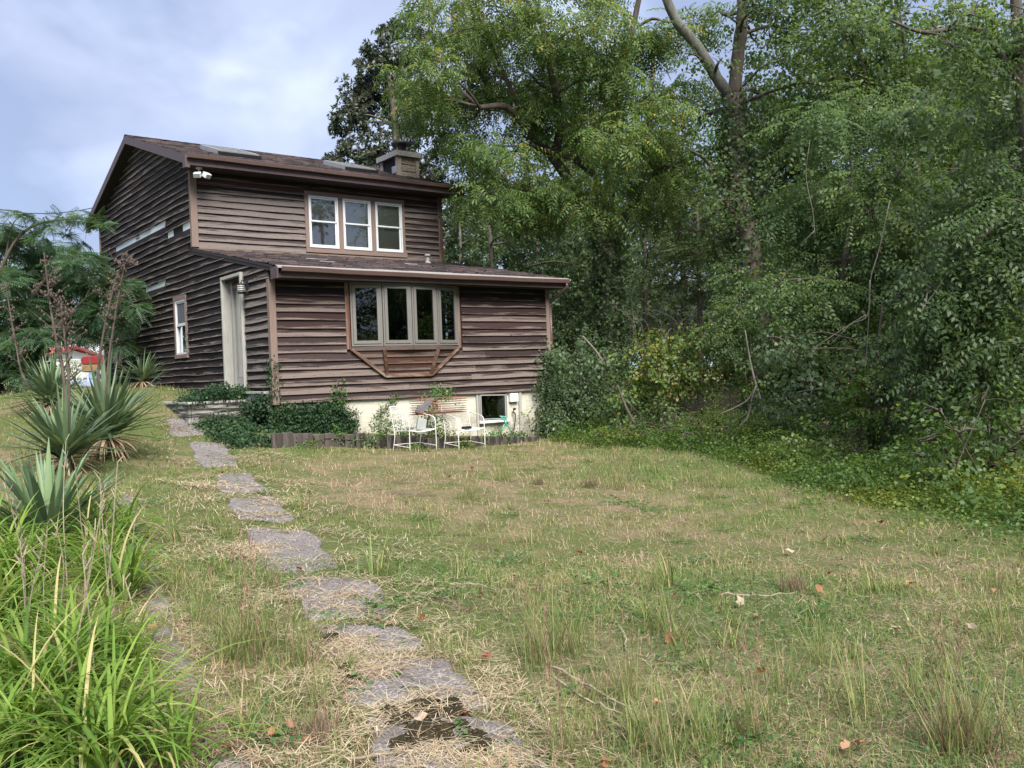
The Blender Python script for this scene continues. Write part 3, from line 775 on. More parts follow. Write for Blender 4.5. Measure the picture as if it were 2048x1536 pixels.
# ---- corner posts and trim
def trimbox(name, x0, x1, y0, y1, z0, z1, mat='trim', col=(.13, .085, .065), bare=.9, parent=house, along='z'):
    mb = MB(); mb.box(x0, x1, y0, y1, z0, z1)
    rnd = random.uniform(0, 40)
    ax = {'z': 2, 'x': 0, 'y': 1}[along]; oth = [i for i in range(3) if i != ax]
    mb.uv = [(v[ax] + rnd, .5 * (v[oth[0]] - (x0, y0, z0)[oth[0]]) / max(.001, (x1, y1, z1)[oth[0]] - (x0, y0, z0)[oth[0]]) + .5 * (v[oth[1]] - (x0, y0, z0)[oth[1]]) / max(.001, (x1, y1, z1)[oth[1]] - (x0, y0, z0)[oth[1]])) for v in mb.v]
    o = mb.build(name, M[mat], parent, bevel=.004); o.color = (*col, bare); return o
trimbox('corner_post', -.050, .080, -.046, .06, -.16, 2.16, col=(.16, .105, .075), bare=1.0)
trimbox('corner_post', W_ - .072, W_ + .03, -.046, .06, -.14, 2.2, col=(.12, .075, .065), bare=.8)
trimbox('corner_post', -.050, .095, YU - .05, YU + .06, 3.30, 5.06, col=(.17, .12, .09), bare=1.1)
trimbox('corner_post', XU - .075, XU + .05, YU - .05, YU + .06, 3.22, 5.1, col=(.10, .055, .048), bare=.3)
trimbox('corner_post', -.045, .03, YB - .08, YB + .03, -.1, 5.1, col=(.12, .10, .09), bare=.9)
trimbox('base_board', .1, XU - .08, YU - .040, YU - .003, 3.235, 3.31, along='x', col=(.14, .11, .10), bare=1.1)

# ---- roofs
def extrude_x(mb, poly, x0, x1):
    n = len(poly); v = [(x, y, z) for x in (x0, x1) for y, z in poly]
    mb.add(v, [tuple(range(n - 1, -1, -1)), tuple(range(n, 2 * n))] + [(i, (i + 1) % n, n + (i + 1) % n, n + i) for i in range(n)])
XR0, XR1 = -.30, XU + .36
roof = MB()
T = .10
extrude_x(roof, [(EY, EZ - .012), (RY, RZ - .012), (BY, EZ - .012), (BY, EZ - T), (RY, RZ - T - .02), (EY, EZ - T)], XR0 + .03, XR1 - .03)
roofo = roof.build('roof', M['soffit'], house)
mb = MB(); extrude_x(mb, [(LY, LZ - .012), (YU + .02, zl(YU + .02) - .012), (YU + .02, zl(YU) - .11), (LY, LZ - .11)], -.045, W_ + .24)
rooflo = mb.build('roof', M['soffit'], house)
def shingles(x0, x1, y0, y1, zf, parent, seed, course=.135):
    r = np.random.default_rng(seed); V = []; F = []; Tt = []; b = 0; y = y0 - .02; i = 0
    while y < y1 - .02:
        x = x0 - r.uniform(0, .2); ye = min(y + course + .02, y1); wav = lambda xx: .006 * math.sin(xx * 1.3 + i * .7) + .004 * math.sin(xx * 5.1 + i)
        while x < x1:
            w_ = r.uniform(.12, .34); a, c = max(x, x0), min(x + w_, x1); x += w_
            if c - a < .02: continue
            h = r.uniform(.014, .034); dy = r.uniform(-.008, .008)
            V += [(a, y + dy, zf(y) + h + wav(a)), (c - .004, y + dy, zf(y) + h + wav(c)), (c - .004, ye, zf(ye) + .002 + wav(c)), (a, ye, zf(ye) + .002 + wav(a)), (a, y + dy, zf(y) - .012), (c - .004, y + dy, zf(y) - .012)]
            F += [(b, b + 1, b + 2, b + 3), (b + 4, b + 5, b + 1, b)]
            t = np.clip(.5 + .55 * (vnoise(np.array([a * 1.0]), np.array([y * 2.]), 1.0, seed)[0] - .5) + r.normal(0, .22), 0, 1); Tt += [t] * 6; b += 6
        y += course; i += 1
    o = link('shingles', npmesh('shingles', np.array(V), np.array(F), np.array(Tt)), parent, [M['shingle']]); o['kind'] = 'stuff'; return o
shingles(XR0, XR1, EY, RY, zu, roofo, 3)
shingles(-.06, W_ + .26, LY, YU - .01, zl, rooflo, 5)
mb = MB()
for x in np.arange(XR0, XR1 - .05, .25): mb.add([(x, RY - .13, RZ - .02), (x + .26, RY - .13, RZ - .02), (x + .26, RY, RZ + .03), (x, RY, RZ + .036), (x, RY + .13, RZ - .02), (x + .26, RY + .13, RZ - .02)], [(0, 1, 2, 3), (3, 2, 5, 4)])
o = mb.build('ridge_cap', M['shingle'], roofo)
# rake boards, fascia, soffit
def prism_yz(mb, pts, x0, x1): extrude_x(mb, pts, x0, x1)
for x0 in (XR0, XR1 - .035):
    for s in (0, 1):
        pts = [(EY - .02, EZ + .005), (RY, RZ + .005), (RY, RZ - .20), (EY - .02, EZ - .20)]
        if s: pts = [(2 * RY - y, z) for y, z in pts][::-1]
        mb = MB(); extrude_x(mb, pts, x0, x0 + .035); mb.build('rake_board', M['fascia'], roofo)
    mb = MB(); mb.box(x0 - .004, x0 + .10, EY - .025, EY + .14, EZ - .27, EZ - .05); mb.build('rake_return', M['fascia'], roofo)
    mb = MB(); mb.box(x0 - .004, x0 + .10, BY - .14, BY + .03, EZ - .30, EZ - .05); mb.build('rake_return', M['fascia'], roofo)
mb = MB()
for x0, x1 in ((XR0 + .035, -.001), (XU + .06, XR1 - .04)):
    extrude_x(mb, [(EY, EZ - .19), (RY, RZ - .19), (RY, RZ - .16), (EY, EZ - .16)], x0, x1); extrude_x(mb, [(BY, EZ - .19), (RY, RZ - .19), (RY, RZ - .16), (BY, EZ - .16)], x0, x1)
mb.box(XR0 + .04, XR1 - .04, EY + .02, YU - .01, EZ - .205, EZ - .18)
mb.build('soffit', M['soffit'], roofo)
mb = MB(); mb.box(XR0 + .036, XR1 - .036, EY - .022, EY + .016, EZ - .21, EZ - .014); mb.build('fascia_board', M['fascia'], roofo)
def gutter(y, z, x0, x1, parent, sag=.0):
    mb = MB(); n = 10
    prof = [(0, 0), (-.045, -.012), (-.105, .0), (-.115, .075), (-.105, .082), (-.10, .01), (-.04, .0), (0, .01)]
    for i in range(n):
        a, b = x0 + (x1 - x0) * i / n, x0 + (x1 - x0) * (i + 1) / n
        za, zb = [z - sag * math.sin(math.pi * q / n) + .004 * math.sin(q * 2.1) for q in (i, i + 1)]
        k = len(prof); v = [(a, y + p, za + q) for p, q in prof] + [(b, y + p, zb + q) for p, q in prof]
        mb.add(v, [(j, (j + 1) % k, k + (j + 1) % k, k + j) for j in range(k)] + ([tuple(range(k - 1, -1, -1))] if i == 0 else []) + ([tuple(range(k, 2 * k))] if i == n - 1 else []))
    return mb.build('gutter', M['gutter'], parent)
gutter(EY - .022, EZ - .075, XR0 + .03, XR1 + .03, roofo)
gu = gutter(LY - .024, LZ - .10, .02, W_ + .27, rooflo, .015)
mb = MB()
for i in range(28):
    a, b = -.06 + (W_ + .36) * i / 28, -.06 + (W_ + .36) * (i + 1) / 28; h0, h1 = .012 * math.sin(i * 1.9), .012 * math.sin(i * 1.9 + 1.9)
    mb.add([(a, LY - .135, LZ - .022 + h0 * .3), (b, LY - .135, LZ - .022 + h1 * .3), (b, LY + .01, LZ + .022), (a, LY + .01, LZ + .022), (a, LY - .135, LZ - .052 + h0 * .3), (b, LY - .135, LZ - .052 + h1 * .3)], [(0, 1, 2, 3), (4, 5, 1, 0)])
mb.build('drip_edge', M['drip'], gu)
mb = MB(); mb.box(-.05, W_ + .24, LY - .022, LY + .012, LZ - .21, LZ - .014); mb.build('fascia_board', M['fascia'], rooflo)
mb = MB(); mb.box(-.04, W_ + .23, LY + .014, -.002, LZ - .215, LZ - .19); mb.build('soffit', M['soffit'], rooflo)
mb = MB(); mb.box(-.075, -.046, LY - .13, LY + .16, LZ - .235, LZ - .02); mb.build('rake_return', M['fascia'], rooflo)
mb = MB(); extrude_x(mb, [(LY + .1, zl(LY + .1) + .003), (YU, zl(YU) + .003), (YU, zl(YU) - .045), (LY + .1, zl(LY + .1) - .045)], -.056, -.045); mb.build('rake_board', M['soffit'], rooflo)
# downspout
mb = MB(); xd = W_ + .10
mb.tube(smooth_path([(W_ + .2, LY - .08, LZ - .10), (W_ + .2, LY - .08, LZ - .20), (W_ + .12, LY * .45, LZ - .40), (W_ + .075, -.02, LZ - .50), (W_ + .075, -.02, LZ - .62)], 4), .036, 8)
mb.tube([(W_ + .075, -.02, LZ - .6), (W_ + .075, -.02, 1.0), (W_ + .075, -.02, -.15)], .034, 8)
mb.build('downspout', M['gutter'], house, smooth=True)

# ---- glazing helper: frame in a plane given by corner and two axes
def pane_frame(o, ax, az, nrm, w, h, t, d, mat, name, parent, bottom=None):
    """rectangular ring w x h, bar width t, depth d along nrm (outward); o lower corner"""
    o, ax, az, nrm = [np.array(q, float) for q in (o, ax, az, nrm)]; tb = bottom or t
    mb = MB()
    for (a0, a1, b0, b1) in ((0, w, 0, tb), (0, w, h - t, h), (0, t, tb, h - t), (w - t, w, tb, h - t)):
        v = [o + ax * a + az * b + nrm * c for c in (0, d) for b in (b0, b1) for a in (a0, a1)]
        mb.add(v, [(0, 2, 3, 1), (4, 5, 7, 6), (0, 1, 5, 4), (2, 6, 7, 3), (0, 4, 6, 2), (1, 3, 7, 5)])
    return mb.build(name, M[mat], parent)
def pane(o, ax, az, w, h, mat, name, parent):
    o, ax, az = [np.array(q, float) for q in (o, ax, az)]; mb = MB(); mb.add([o, o + ax * w, o + ax * w + az * h, o + az * h], [(0, 1, 2, 3)])
    return mb.build(name, M[mat], parent)
AX, AZ, NF = (1, 0, 0), (0, 0, 1), (0, -1, 0)

# ---- upper triple window
uw = empty('window', (0, 0, 0)); uw.parent = house
y0 = YU
trimbox('casing', upw[0] - .02, upw[1] + .02, y0 - .055, y0 + .0, upw[3] - .045, upw[3] + .06, along='x', col=(.15, .10, .08), bare=.9, parent=uw)
trimbox('casing', upw[0] - .02, upw[1] + .06, y0 - .060, y0 + .0, upw[2] - .09, upw[2] + .03, along='x', col=(.16, .11, .085), bare=1.1, parent=uw)
ww = (upw[1] - upw[0]); mulw = .13; sw = (ww - 2 * .07 - 2 * mulw) / 3
xs_ = [upw[0] + .07 + i * (sw + mulw) for i in range(3)]
for a, b in ((upw[0] - .02, xs_[0]), (xs_[0] + sw, xs_[1]), (xs_[1] + sw, xs_[2]), (xs_[2] + sw, upw[1] + .02)):
    trimbox('mullion', a, b, y0 - .052, y0 + .0, upw[2] + .031, upw[3] - .046, col=(.15, .10, .08), bare=.95, parent=uw)
zb_, zt_ = upw[2] + .032, upw[3] - .047; hh = zt_ - zb_
for x in xs_:
    pane_frame((x + .002, y0 - .03, zb_), AX, AZ, NF, sw - .004, hh, .035, .045, 'vinyl', 'window_frame', uw)
    pane_frame((x + .036, y0 - .028, zb_ + hh * .5), AX, AZ, NF, sw - .072, hh * .5 - .036, .035, .028, 'vinyl', 'sash', uw)
    pane_frame((x + .036, y0 - .010, zb_ + .036), AX, AZ, NF, sw - .072, hh * .5 - .01, .04, .026, 'vinyl', 'sash', uw)
    pane((x + .06, y0 - .030, zb_ + hh * .5 + .02), AX, AZ, sw - .12, hh * .5 - .08, 'glass', 'pane', uw)
    pane((x + .06, y0 - .012, zb_ + .06), AX, AZ, sw - .12, hh * .5 - .06, 'glass', 'pane', uw)
    mb = MB()
    for k in range(int(hh / .026)):
        z = zb_ + .02 + k * .026
        mb.add([(x, y0 + .06, z), (x + sw, y0 + .06, z), (x + sw, y0 + .045, z + .022), (x, y0 + .045, z + .022)], [(0, 1, 2, 3)])
    mb.build('blind', M['blind'], uw)

# ---- bow window of four casements and its boarded skirt
bw = empty('window', (0, 0, 0)); bw.parent = house
nodes = [np.array([bow[0] + .01, -.045])]
for a in (15, 5, -5, -15): nodes.append(nodes[-1] + .637 * np.array([math.cos(math.radians(a)), -math.sin(math.radians(a))]))
zb_, zt_ = .90, 2.14; hh = zt_ - zb_
trimbox('casing', bow[0] - .085, bow[0] + .0, -.055, .0, .84, 2.14, col=(.12, .055, .035), bare=.5, parent=bw)
trimbox('casing', nodes[-1][0] + .01, nodes[-1][0] + .085, -.055, .0, .84, 2.14, col=(.12, .055, .035), bare=.5, parent=bw)
for i in range(4):
    a, b = nodes[i], nodes[i + 1]; d = (b - a) / np.linalg.norm(b - a); n_ = np.array([d[1], -d[0], 0]); ax = np.array([d[0], d[1], 0]); wd = np.linalg.norm(b - a)
    o_ = np.array([a[0], a[1], zb_])
    pane_frame(o_ + ax * .006, ax, AZ, n_, wd - .012, hh, .035, .03, 'bronze', 'window_frame', bw)
    pane_frame(o_ + ax * .045 + np.array([0, 0, .045]), ax, AZ, n_, wd - .09, hh - .09, .062, .042, 'bronze', 'sash', bw)
    pane(o_ + ax * .1 + n_ * .02 + np.array([0, 0, .1]), ax, AZ, wd - .2, hh - .2, 'glass_dark', 'pane', bw)
mb = MB()                                                  # seat board and head board of the bow
for z0, z1 in ((zb_ - .05, zb_ - .004), (zt_ + .002, zt_ + .03)):
    k = len(nodes); po = [(q[0], q[1] - .02) for q in nodes]; po[0] = (po[0][0], 0.0); po[-1] = (po[-1][0], 0.0)
    po = [(nodes[0][0], .3)] + po + [(nodes[-1][0], .3)]; k = len(po)
    mb.add([(x, y, z) for z in (z0, z1) for x, y in po], [tuple(range(k - 1, -1, -1)), tuple(range(k, 2 * k))] + [(i, (i + 1) % k, k + (i + 1) % k, k + i) for i in range(k)])
mb.build('seat_board', M['bronze'], bw)
BL = on(770, 752, 1, -.03); BR = on(862, 749, 1, -.03); zsk = zb_ - .055
def tri_board(A, B, C, D, t0, t1, col, bare):
    """board on a sloping face with top edge A-B and bottom edge D-C, between heights t0..t1 (0 top)"""
    A, B, C, D = [np.array(q, float) for q in (A, B, C, D)]
    l0, r0, l1, r1 = A + (D - A) * t0, B + (C - B) * t0, A + (D - A) * t1, B + (C - B) * t1
    nn = np.cross(r0 - l0, l1 - l0); nn /= np.linalg.norm(nn); nn = nn if nn[1] < 0 else -nn
    mb = MB(); L0 = np.linalg.norm(r0 - l0)
    V = [l0 + nn * .004, r0 + nn * .004, r1 + nn * .03, l1 + nn * .03, r1 - nn * .0, l1 - nn * .0]
    mb.add(V, [(0, 3, 2, 1), (3, 5, 4, 2)], [(0, 1), (L0, 1), (L0, 0), (0, 0), (L0, 0), (0, 0)])
    mb.uv = [(u + A[0] * 7 + t0 * 13, v) for u, v in mb.uv]
    o = mb.build('siding_board', M['board_front'], bw); o.color = (*col, bare)
n3 = [np.array([*q, zsk]) for q in nodes]; n3[0][1] = -.03; n3[-1][1] = -.03
rr = random.Random(5); NK = 4
for (A, B, C, D) in ((n3[0], n3[1], BL + .001, BL), (n3[1], n3[3], BR, BL), (n3[3], n3[4], BR, BR - .001)):
    for k in range(NK): tri_board(A, B, C, D, k / NK, min(1, (k + 1) / NK + .04), tuple(np.array((.070, .034, .024)) * rr.uniform(.6, 1.4)), rr.uniform(.2, .8))
trims = [(n3[0], BL), (n3[4], BR), (n3[1], BL + np.array([.03, 0, .0])), (n3[3], BR - np.array([.03, 0, 0])), (BL, BR)]
for a, b in trims:
    mb = MB(); q = np.array([0, -.03, 0]); mb.obox(a + q, b + q, .075, .035, up=(0, -1, .35)); mb.uv = [(v[2] * 2 + v[0], v[1]) for v in mb.v]
    o = mb.build('brace', M['trim'], bw); o.color = (.085, .046, .030, -.1)
for i in range(4):
    mb = MB(); a, b = n3[i] + np.array([0, -.012, .012]), n3[i + 1] + np.array([0, -.012, .012]); mb.obox(a, b, .03, .085); mb.uv = [(v[0], .4 + v[2]) for v in mb.v]
    o = mb.build('apron_board', M['trim'], bw); o.color = (.09, .07, .066, .8)

# things standing inside on the seat of the bow window
def on_seat(px, py): return on(px, py, 1, .06)
p = on_seat(785, 687); mb = MB(); mb.box(p[0] - .075, p[0] + .075, .0, .14, zb_, zb_ + .125); mb.box(p[0] - .082, p[0] + .082, -.006, .146, zb_ + .11, zb_ + .135)
tag(mb.build('box', M['cream'], None, bevel=.006), 'cream coloured box standing inside the bow window', 'box')
p = on_seat(846, 685); mb = MB(); mb.lathe([(.04, 0), (.055, .05), (.05, .09), (.03, .10)], (p[0], .09, zb_), 12)
pot = mb.build('potted_plant', M['grey_box'], None, smooth=True); tag(pot, 'small potted plant with thin leaves inside the bow window', 'plant')
r = np.random.default_rng(3); n = 16
V, F, m_ = strips(np.tile([p[0], .09, zb_ + .09], (n, 1)), r.uniform(0, 6.28, n), r.uniform(.9, 1.5, n), r.uniform(.2, 1.6, n), r.uniform(.12, .30, n), np.full(n, .03), 4, 1 - np.linspace(0, 1, 5) ** 3)
link('leaves', npmesh('leaves', V, F, np.repeat(r.uniform(.3, 1, n), m_)), pot, [M['l_bright']])
p = on_seat(884, 683); mb = MB(); mb.lathe([(.035, 0), (.06, .05), (.055, .1), (.025, .15), (.03, .17)], (p[0], .1, zb_), 12); tag(mb.build('vase', M['grey_box'], None, smooth=True), 'pale round vase in the right hand casement of the bow window', 'vase')
c = on(716, 650, 1, 1.1); mb = MB(); mb.tube([c + np.array([.42 * math.cos(a), 0, .42 * math.sin(a)]) for a in np.linspace(0, 2 * math.pi, 33)], .014, 6, False)
mb.add([c + np.array([.41 * math.cos(a), .02, .41 * math.sin(a)]) for a in np.linspace(0, 2 * math.pi, 33)[:-1]], [tuple(range(32))])
tag(mb.build('round_mirror', M['bronze'], None), 'large round disc hanging inside behind the left bow window casement', 'mirror')

# ---- side door
dr = empty('door', (0, 0, 0)); dr.parent = house
y0, y1, z0, z1 = dor
trimbox('door_casing', -.085, .20, y1 - .02, y1 + .035, z0 - .02, z1 + .03, 'grey_wood', (.30, .29, .27), 1.2, dr)
trimbox('door_casing', -.085, .20, y0 - .035, y0 + .02, z0 - .02, z1 + .03, 'grey_wood', (.30, .29, .27), 1.2, dr)
trimbox('door_casing', -.085, .20, y0 + .021, y1 - .021, z1 - .03, z1 + .03, 'grey_wood', (.30, .29, .27), 1.2, dr, along='y')
trimbox('door_frame', .10, .20, y1 - .13, y1 - .021, z0, z1 - .031, 'grey_wood', (.20, .16, .14), .9, dr)
trimbox('door_frame', .10, .20, y0 + .021, y0 + .09, z0, z1 - .031, 'grey_wood', (.20, .16, .14), .9, dr)
trimbox('door_frame', .11, .20, y0 + .09, y1 - .131, z1 - .24, z1 - .031, 'trim', (.07, .055, .05), .4, dr, along='y')
trimbox('kick_panel', .12, .18, y0 + .09, y1 - .131, z0, z0 + .27, 'grey_wood', (.12, .11, .11), .8, dr, along='y')
pane((.14, y1 - .131, z0 + .27), (0, -1, 0), AZ, y1 - y0 - .222, z1 - z0 - .51, 'glass', 'pane', dr)
mb = MB(); n = 24; ys_ = np.linspace(y0 + .08, y1 - .12, n)
v = [(.185 + .018 * math.sin(i * 1.7) + .006 * math.sin(i * .9), y, z) for z in (z0 + .2, z1 - .2) for i, y in enumerate(ys_)]
mb.add(v, [(i, i + 1, n + i + 1, n + i) for i in range(n - 1)]); mb.build('curtain', M['curtain'], dr, smooth=True)
trimbox('door_handle', .105, .139, y0 + .12, y0 + .14, z0 + .93, z0 + 1.05, 'tin', (1, 1, 1), 1, dr)
trimbox('threshold', -.16, .12, .10, y1 + .03, z0 - .065, z0 - .022, 'grey_wood', (.5, .5, .48), 1.8, dr, along='y')
trimbox('apron_board', -.12, -.04, .06, y1 + .05, z0 - .36, z0 - .068, 'grey_wood', (.10, .095, .10), .7, dr, along='y')

# ---- small side window, lower sash pushed up, and the rear one
def side_window(op, open_):
    wd = empty('window', (0, 0, 0)); wd.parent = house
    y0, y1, z0, z1 = op
    c = dict(col=(.10, .08, .07), bare=.9, parent=wd)
    trimbox('casing', -.060, .0, y0 - .035, y0 + .03, z0 - .03, z1 + .0, **c); trimbox('casing', -.060, .0, y1 - .05, y1 + .04, z0 - .03, z1 + .0, **c)
    trimbox('casing', -.062, .0, y0 - .035, y1 + .04, z1 + .001, z1 + .10, along='y', **c); trimbox('sill', -.075, .0, y0 - .03, y1 + .035, z0 - .12, z0 - .031, along='y', **c)
    NL = (-1, 0, 0); AYm = (0, -1, 0); a, b = y1 - .051, y0 + .031; wdt = a - b; h = z1 - z0 + .028
    pane_frame((.0, a, z0 - .029), AYm, AZ, NL, wdt, h, .04, .05, 'vinyl' if open_ else 'bronze', 'window_frame', wd)
    pane_frame((-.005, a - .04, z0 + h * .5), AYm, AZ, NL, wdt - .08, h * .5 - .07, .035, .03, 'vinyl' if open_ else 'bronze', 'sash', wd, bottom=.06)
    pane((-.02, a - .06, z0 + h * .5 + .03), AYm, AZ, wdt - .12, h * .5 - .12, 'screen' if open_ else 'glass_dark', 'pane', wd)
    pane((.02, a - .04, z0 + .02), AYm, AZ, wdt - .08, h * .5, 'glass', 'pane', wd)
    mb = MB(); mb.box(.002, .12, a - .025, a - .002, z0 - .02, z1 - .01); mb.build('reveal', M['vinyl' if open_ else 'bronze'], wd)
    pane((.10, a + .25, z0), AYm, AZ, wdt + .3, h * .95, 'curtain' if open_ else 'dark', 'curtain', wd)
side_window(swn, True); side_window(rwn, False)

# ---- basement window, swung ajar
bwn = empty('window', (0, 0, 0)); bwn.parent = house
x0, x1, z0, z1 = bas
pane_frame((x0, .03, z0), AX, AZ, NF, x1 - x0, z1 - z0, .022, .04, 'drip', 'window_frame', bwn)
trimbox('sill', x0 - .02, x1 + .02, -.07, .029, z0 - .06, z0 - .001, 'vinyl', (1, 1, 1), 1, bwn, along='x')
a = math.radians(6); axr = np.array([math.cos(a), -math.sin(a), -.03]); axr /= np.linalg.norm(axr)
o_ = np.array([x0 + .055, .0, z0 + .055])
pane_frame(o_ - np.array([.03, 0, .03]), axr, AZ, NF, x1 - x0 - .12, z1 - z0 - .05, .022, .03, 'drip', 'sash', bwn)
pane(o_ + np.array([-.012, -.012, -.012]), axr, AZ, x1 - x0 - .155, z1 - z0 - .085, 'glass_dark', 'pane', bwn)
mb = MB(); v = [(x1 - .04, .04, z0 + .05), (x1 - .04, .30, z0 + .05), (x1 - .04, .30, z1 - .05), (x1 - .04, .04, z1 - .05)]; mb.add(v, [(0, 1, 2, 3)]); mb.build('reveal', M['vinyl'], bwn)
trimbox('casing', x0 - .062, x0 - .012, -.012, .029, -1.25, -.14, 'grey_wood', (.24, .22, .20), .9, bwn)
xq = on(1040, 820, 1, 0)[0]
trimbox('casing', xq - .02, xq + .05, -.014, .029, -1.3, -.14, 'grey_wood', (.22, .20, .18), .9, bwn)
p = on(1018, 788, 1, 0); q = on(1035, 805, 1, 0)
ub = MB(); ub.box(p[0], q[0], -.05, .028, q[2] + .02, p[2] + .01); ub = ub.build('wall_box', M['vinyl'], None, bevel=.006); tag(ub, 'small white box with printed lines on the foundation wall', 'utility box')
mb = MB()
for k, L in enumerate((.7, .8, .55, .75)):
    z = p[2] - .01 - k * .045; mb.box(p[0] + .012, p[0] + .012 + (q[0] - p[0] - .024) * L, -.0525, -.0505, z - .010, z)
mb.build('print', M['grey_box'], ub)

# ---- skylights, vents, chimney on the main roof
def roof_pt(px, py):
    r = ROT @ np.array([px - 1024, 768 - py, FOC]); n_ = np.array([0, -SLU, 1.0]); k = np.dot(np.array([0, EY, EZ]) - CAM, n_) / np.dot(r, n_); return CAM + r * k
sl = np.array([0, 1, SLU]); sl /= np.linalg.norm(sl); nr = np.cross([1, 0, 0], sl)
def skylight(x, y, w, l):
    s = empty('skylight', (0, 0, 0)); s.parent = house
    o_ = np.array([x, y, zu(y)]); mb = MB()
    def sb(a0, a1, b0, b1, c0, c1): 
        v = [o_ + np.array([a, 0, 0]) + sl * b + nr * c for c in (c0, c1) for b in (b0, b1) for a in (a0, a1)]; mb.add(v, [(0, 2, 3, 1), (4, 5, 7, 6), (0, 1, 5, 4), (2, 6, 7, 3), (0, 4, 6, 2), (1, 3, 7, 5)])
    sb(0, .07, .07, l - .07, -.05, .13); sb(w - .07, w, .07, l - .07, -.05, .13); sb(0, w, 0, .07, -.05, .13); sb(0, w, l - .07, l, -.05, .13)
    mb.build('skylight_frame', M['tin'], s)
    mb = MB(); sb(.072, w - .072, .072, l - .072, .05, .10); mb.build('pane', M['glass_dark'], s)
    mb = MB(); sb(-.03, w + .03, -.09, -.003, -.04, .10); mb.build('shade_roll', M['dark'], s)
p1, p2 = roof_pt(472, 322), roof_pt(520, 326); skylight(p1[0] + .1, 4.75, .95, 1.35)
p1, p2 = roof_pt(716, 348), roof_pt(753, 350); skylight(p1[0] + .1, 4.85, .85, 1.35)
# chimney chase clad in boards
ch = empty('chimney'); ch.parent = house
a = roof_pt(838, 361); y_f = 5.35
p = on(797, 352, 1, y_f); q = on(838, 360, 1, y_f); cx0, cx1 = p[0], q[0]; zt = on(797, 312, 1, y_f)[2]; y_b = y_f + .95
mb = MB(); mb.box(cx0 + .02, cx1 - .02, y_f + .02, y_b - .02, 5.4, zt); mb.build('chimney_body', M['sheath'], ch)
cc = (.34, .30, .255)
for (xa, xb, ya, yb) in ((cx0 - .012, cx0 + .10, y_f - .02, y_f + .03), (cx1 - .10, cx1 + .012, y_f - .02, y_f + .03), (cx0 - .02, cx0 + .01, y_f + .031, y_f + .12), (cx0 - .02, cx0 + .01, y_b - .13, y_b)):
    trimbox('corner_board', xa, xb, ya, yb, zu(ya) - .05, zt - .002, col=cc, bare=-1, parent=ch)
z = zu(y_f) - .02
while z < zt - .1:
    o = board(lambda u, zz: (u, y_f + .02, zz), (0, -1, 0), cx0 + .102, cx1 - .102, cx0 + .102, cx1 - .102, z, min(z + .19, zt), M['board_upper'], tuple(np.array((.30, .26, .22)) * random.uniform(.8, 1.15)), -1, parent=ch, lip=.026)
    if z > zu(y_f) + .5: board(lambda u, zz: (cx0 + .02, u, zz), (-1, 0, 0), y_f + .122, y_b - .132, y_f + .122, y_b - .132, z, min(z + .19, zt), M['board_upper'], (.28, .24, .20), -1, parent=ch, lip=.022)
    z += .18
trimbox('patch_board', cx0 - .03, cx0 - .005, y_f + .05, y_f + .30, zu(y_f) + .1, zu(y_f) + .30, 'tin', (1, 1, 1), 1, ch)
mb = MB(); mb.box(cx0 - .09, cx1 + .09, y_f - .09, y_b + .09, zt, zt + .14); mb.box(cx0 + .25, cx1 - .25, y_f + .25, y_b - .25, zt + .142, zt + .19); mb.build('chimney_cap', M['drip'], ch)
fx, fy = (cx0 + cx1) / 2 + .1, (y_f + y_b) / 2
mb = MB(); mb.lathe([(.12, 0), (.12, .26)], (fx, fy, zt + .19), 12); mb.build('flue', M['dark'], ch)
mb = MB(); mb.lathe([(.30, 0), (.30, .03), (.05, .11), (.04, .12)], (fx, fy, zt + .46), 16); mb.build('flue_hood', M['dark'], ch)
# vent pipe on the lean-to roof
vy = 3.4; p = on(855, 517, 1, vy); zz = zl(vy)
mb = MB(); mb.lathe([(.10, -.02), (.07, .03), (.045, .05), (.045, .17), (.075, .175), (.085, .20), (.06, .225), (.02, .235)], (p[0], vy, zz), 14); mb.build('vent_pipe', M['drip'], house, smooth=False)
for (px, py, L) in ((613, 525, .5), (640, 532, .35), (810, 520, .35)):
    mb = MB(); y = 2.0 if py < 528 else 1.2; q = on(px, py, 1, y); mb.tube([(q[0] + L * t, y + .05 * math.sin(t * 7), zl(y + .05 * math.sin(t * 7)) + .03) for t in np.linspace(0, 1, 6)], .012, 4)
    mb.build('flashing_strip', M['drip'], rooflo)          # strips of old flashing lying on the lean-to roof

# ---- twin floodlight under the eave and lantern by the door
fl = empty('floodlight'); tag(fl, 'white twin floodlight under the upper eave corner', 'floodlight')
q = on(398, 338, 1, YU - .35); zt = EZ - .205
mb = MB(); mb.lathe([(.07, -.03), (.07, 0)], (q[0], YU - .35, zt), 12); mb.tube([(q[0], YU - .35, zt - .02), (q[0], YU - .35, zt - .12)], .02, 8); mb.build('mount', M['vinyl'], fl)
for dx, dy, rx in ((-.05, -.03, -.5), (.10, -.06, .35)):
    c = np.array([q[0] + dx, YU - .38 + dy, zt - .15]); d = np.array([math.sin(rx), -.8, -.55]); d /= np.linalg.norm(d)
    hd = MB(); hd.obox(c - d * .02, c + d * .12, .15, .11); hd = hd.build('lamp_head', M['vinyl'], fl, bevel=.012)
    g = MB(); g.obox(c + d * .1205, c + d * .1235, .12, .085); g.build('lens', M['galv'], hd)
ln = empty('wall_lantern'); tag(ln, 'dark ribbed wall lantern beside the side door', 'wall lamp')
yl = on(489, 578, 0, -.1)[1]; zc = on(485, 578, 0, -.1)[2]
mb = MB(); mb.box(-.05, -.036, yl - .06, yl + .06, zc - .10, zc + .14); mb.build('back_plate', M['dark'], ln)
mb = MB(); mb.tube(smooth_path([(-.05, yl, zc + .08), (-.13, yl, zc + .16), (-.17, yl, zc + .10)], 4), .012, 6); mb.build('arm', M['dark'], ln)
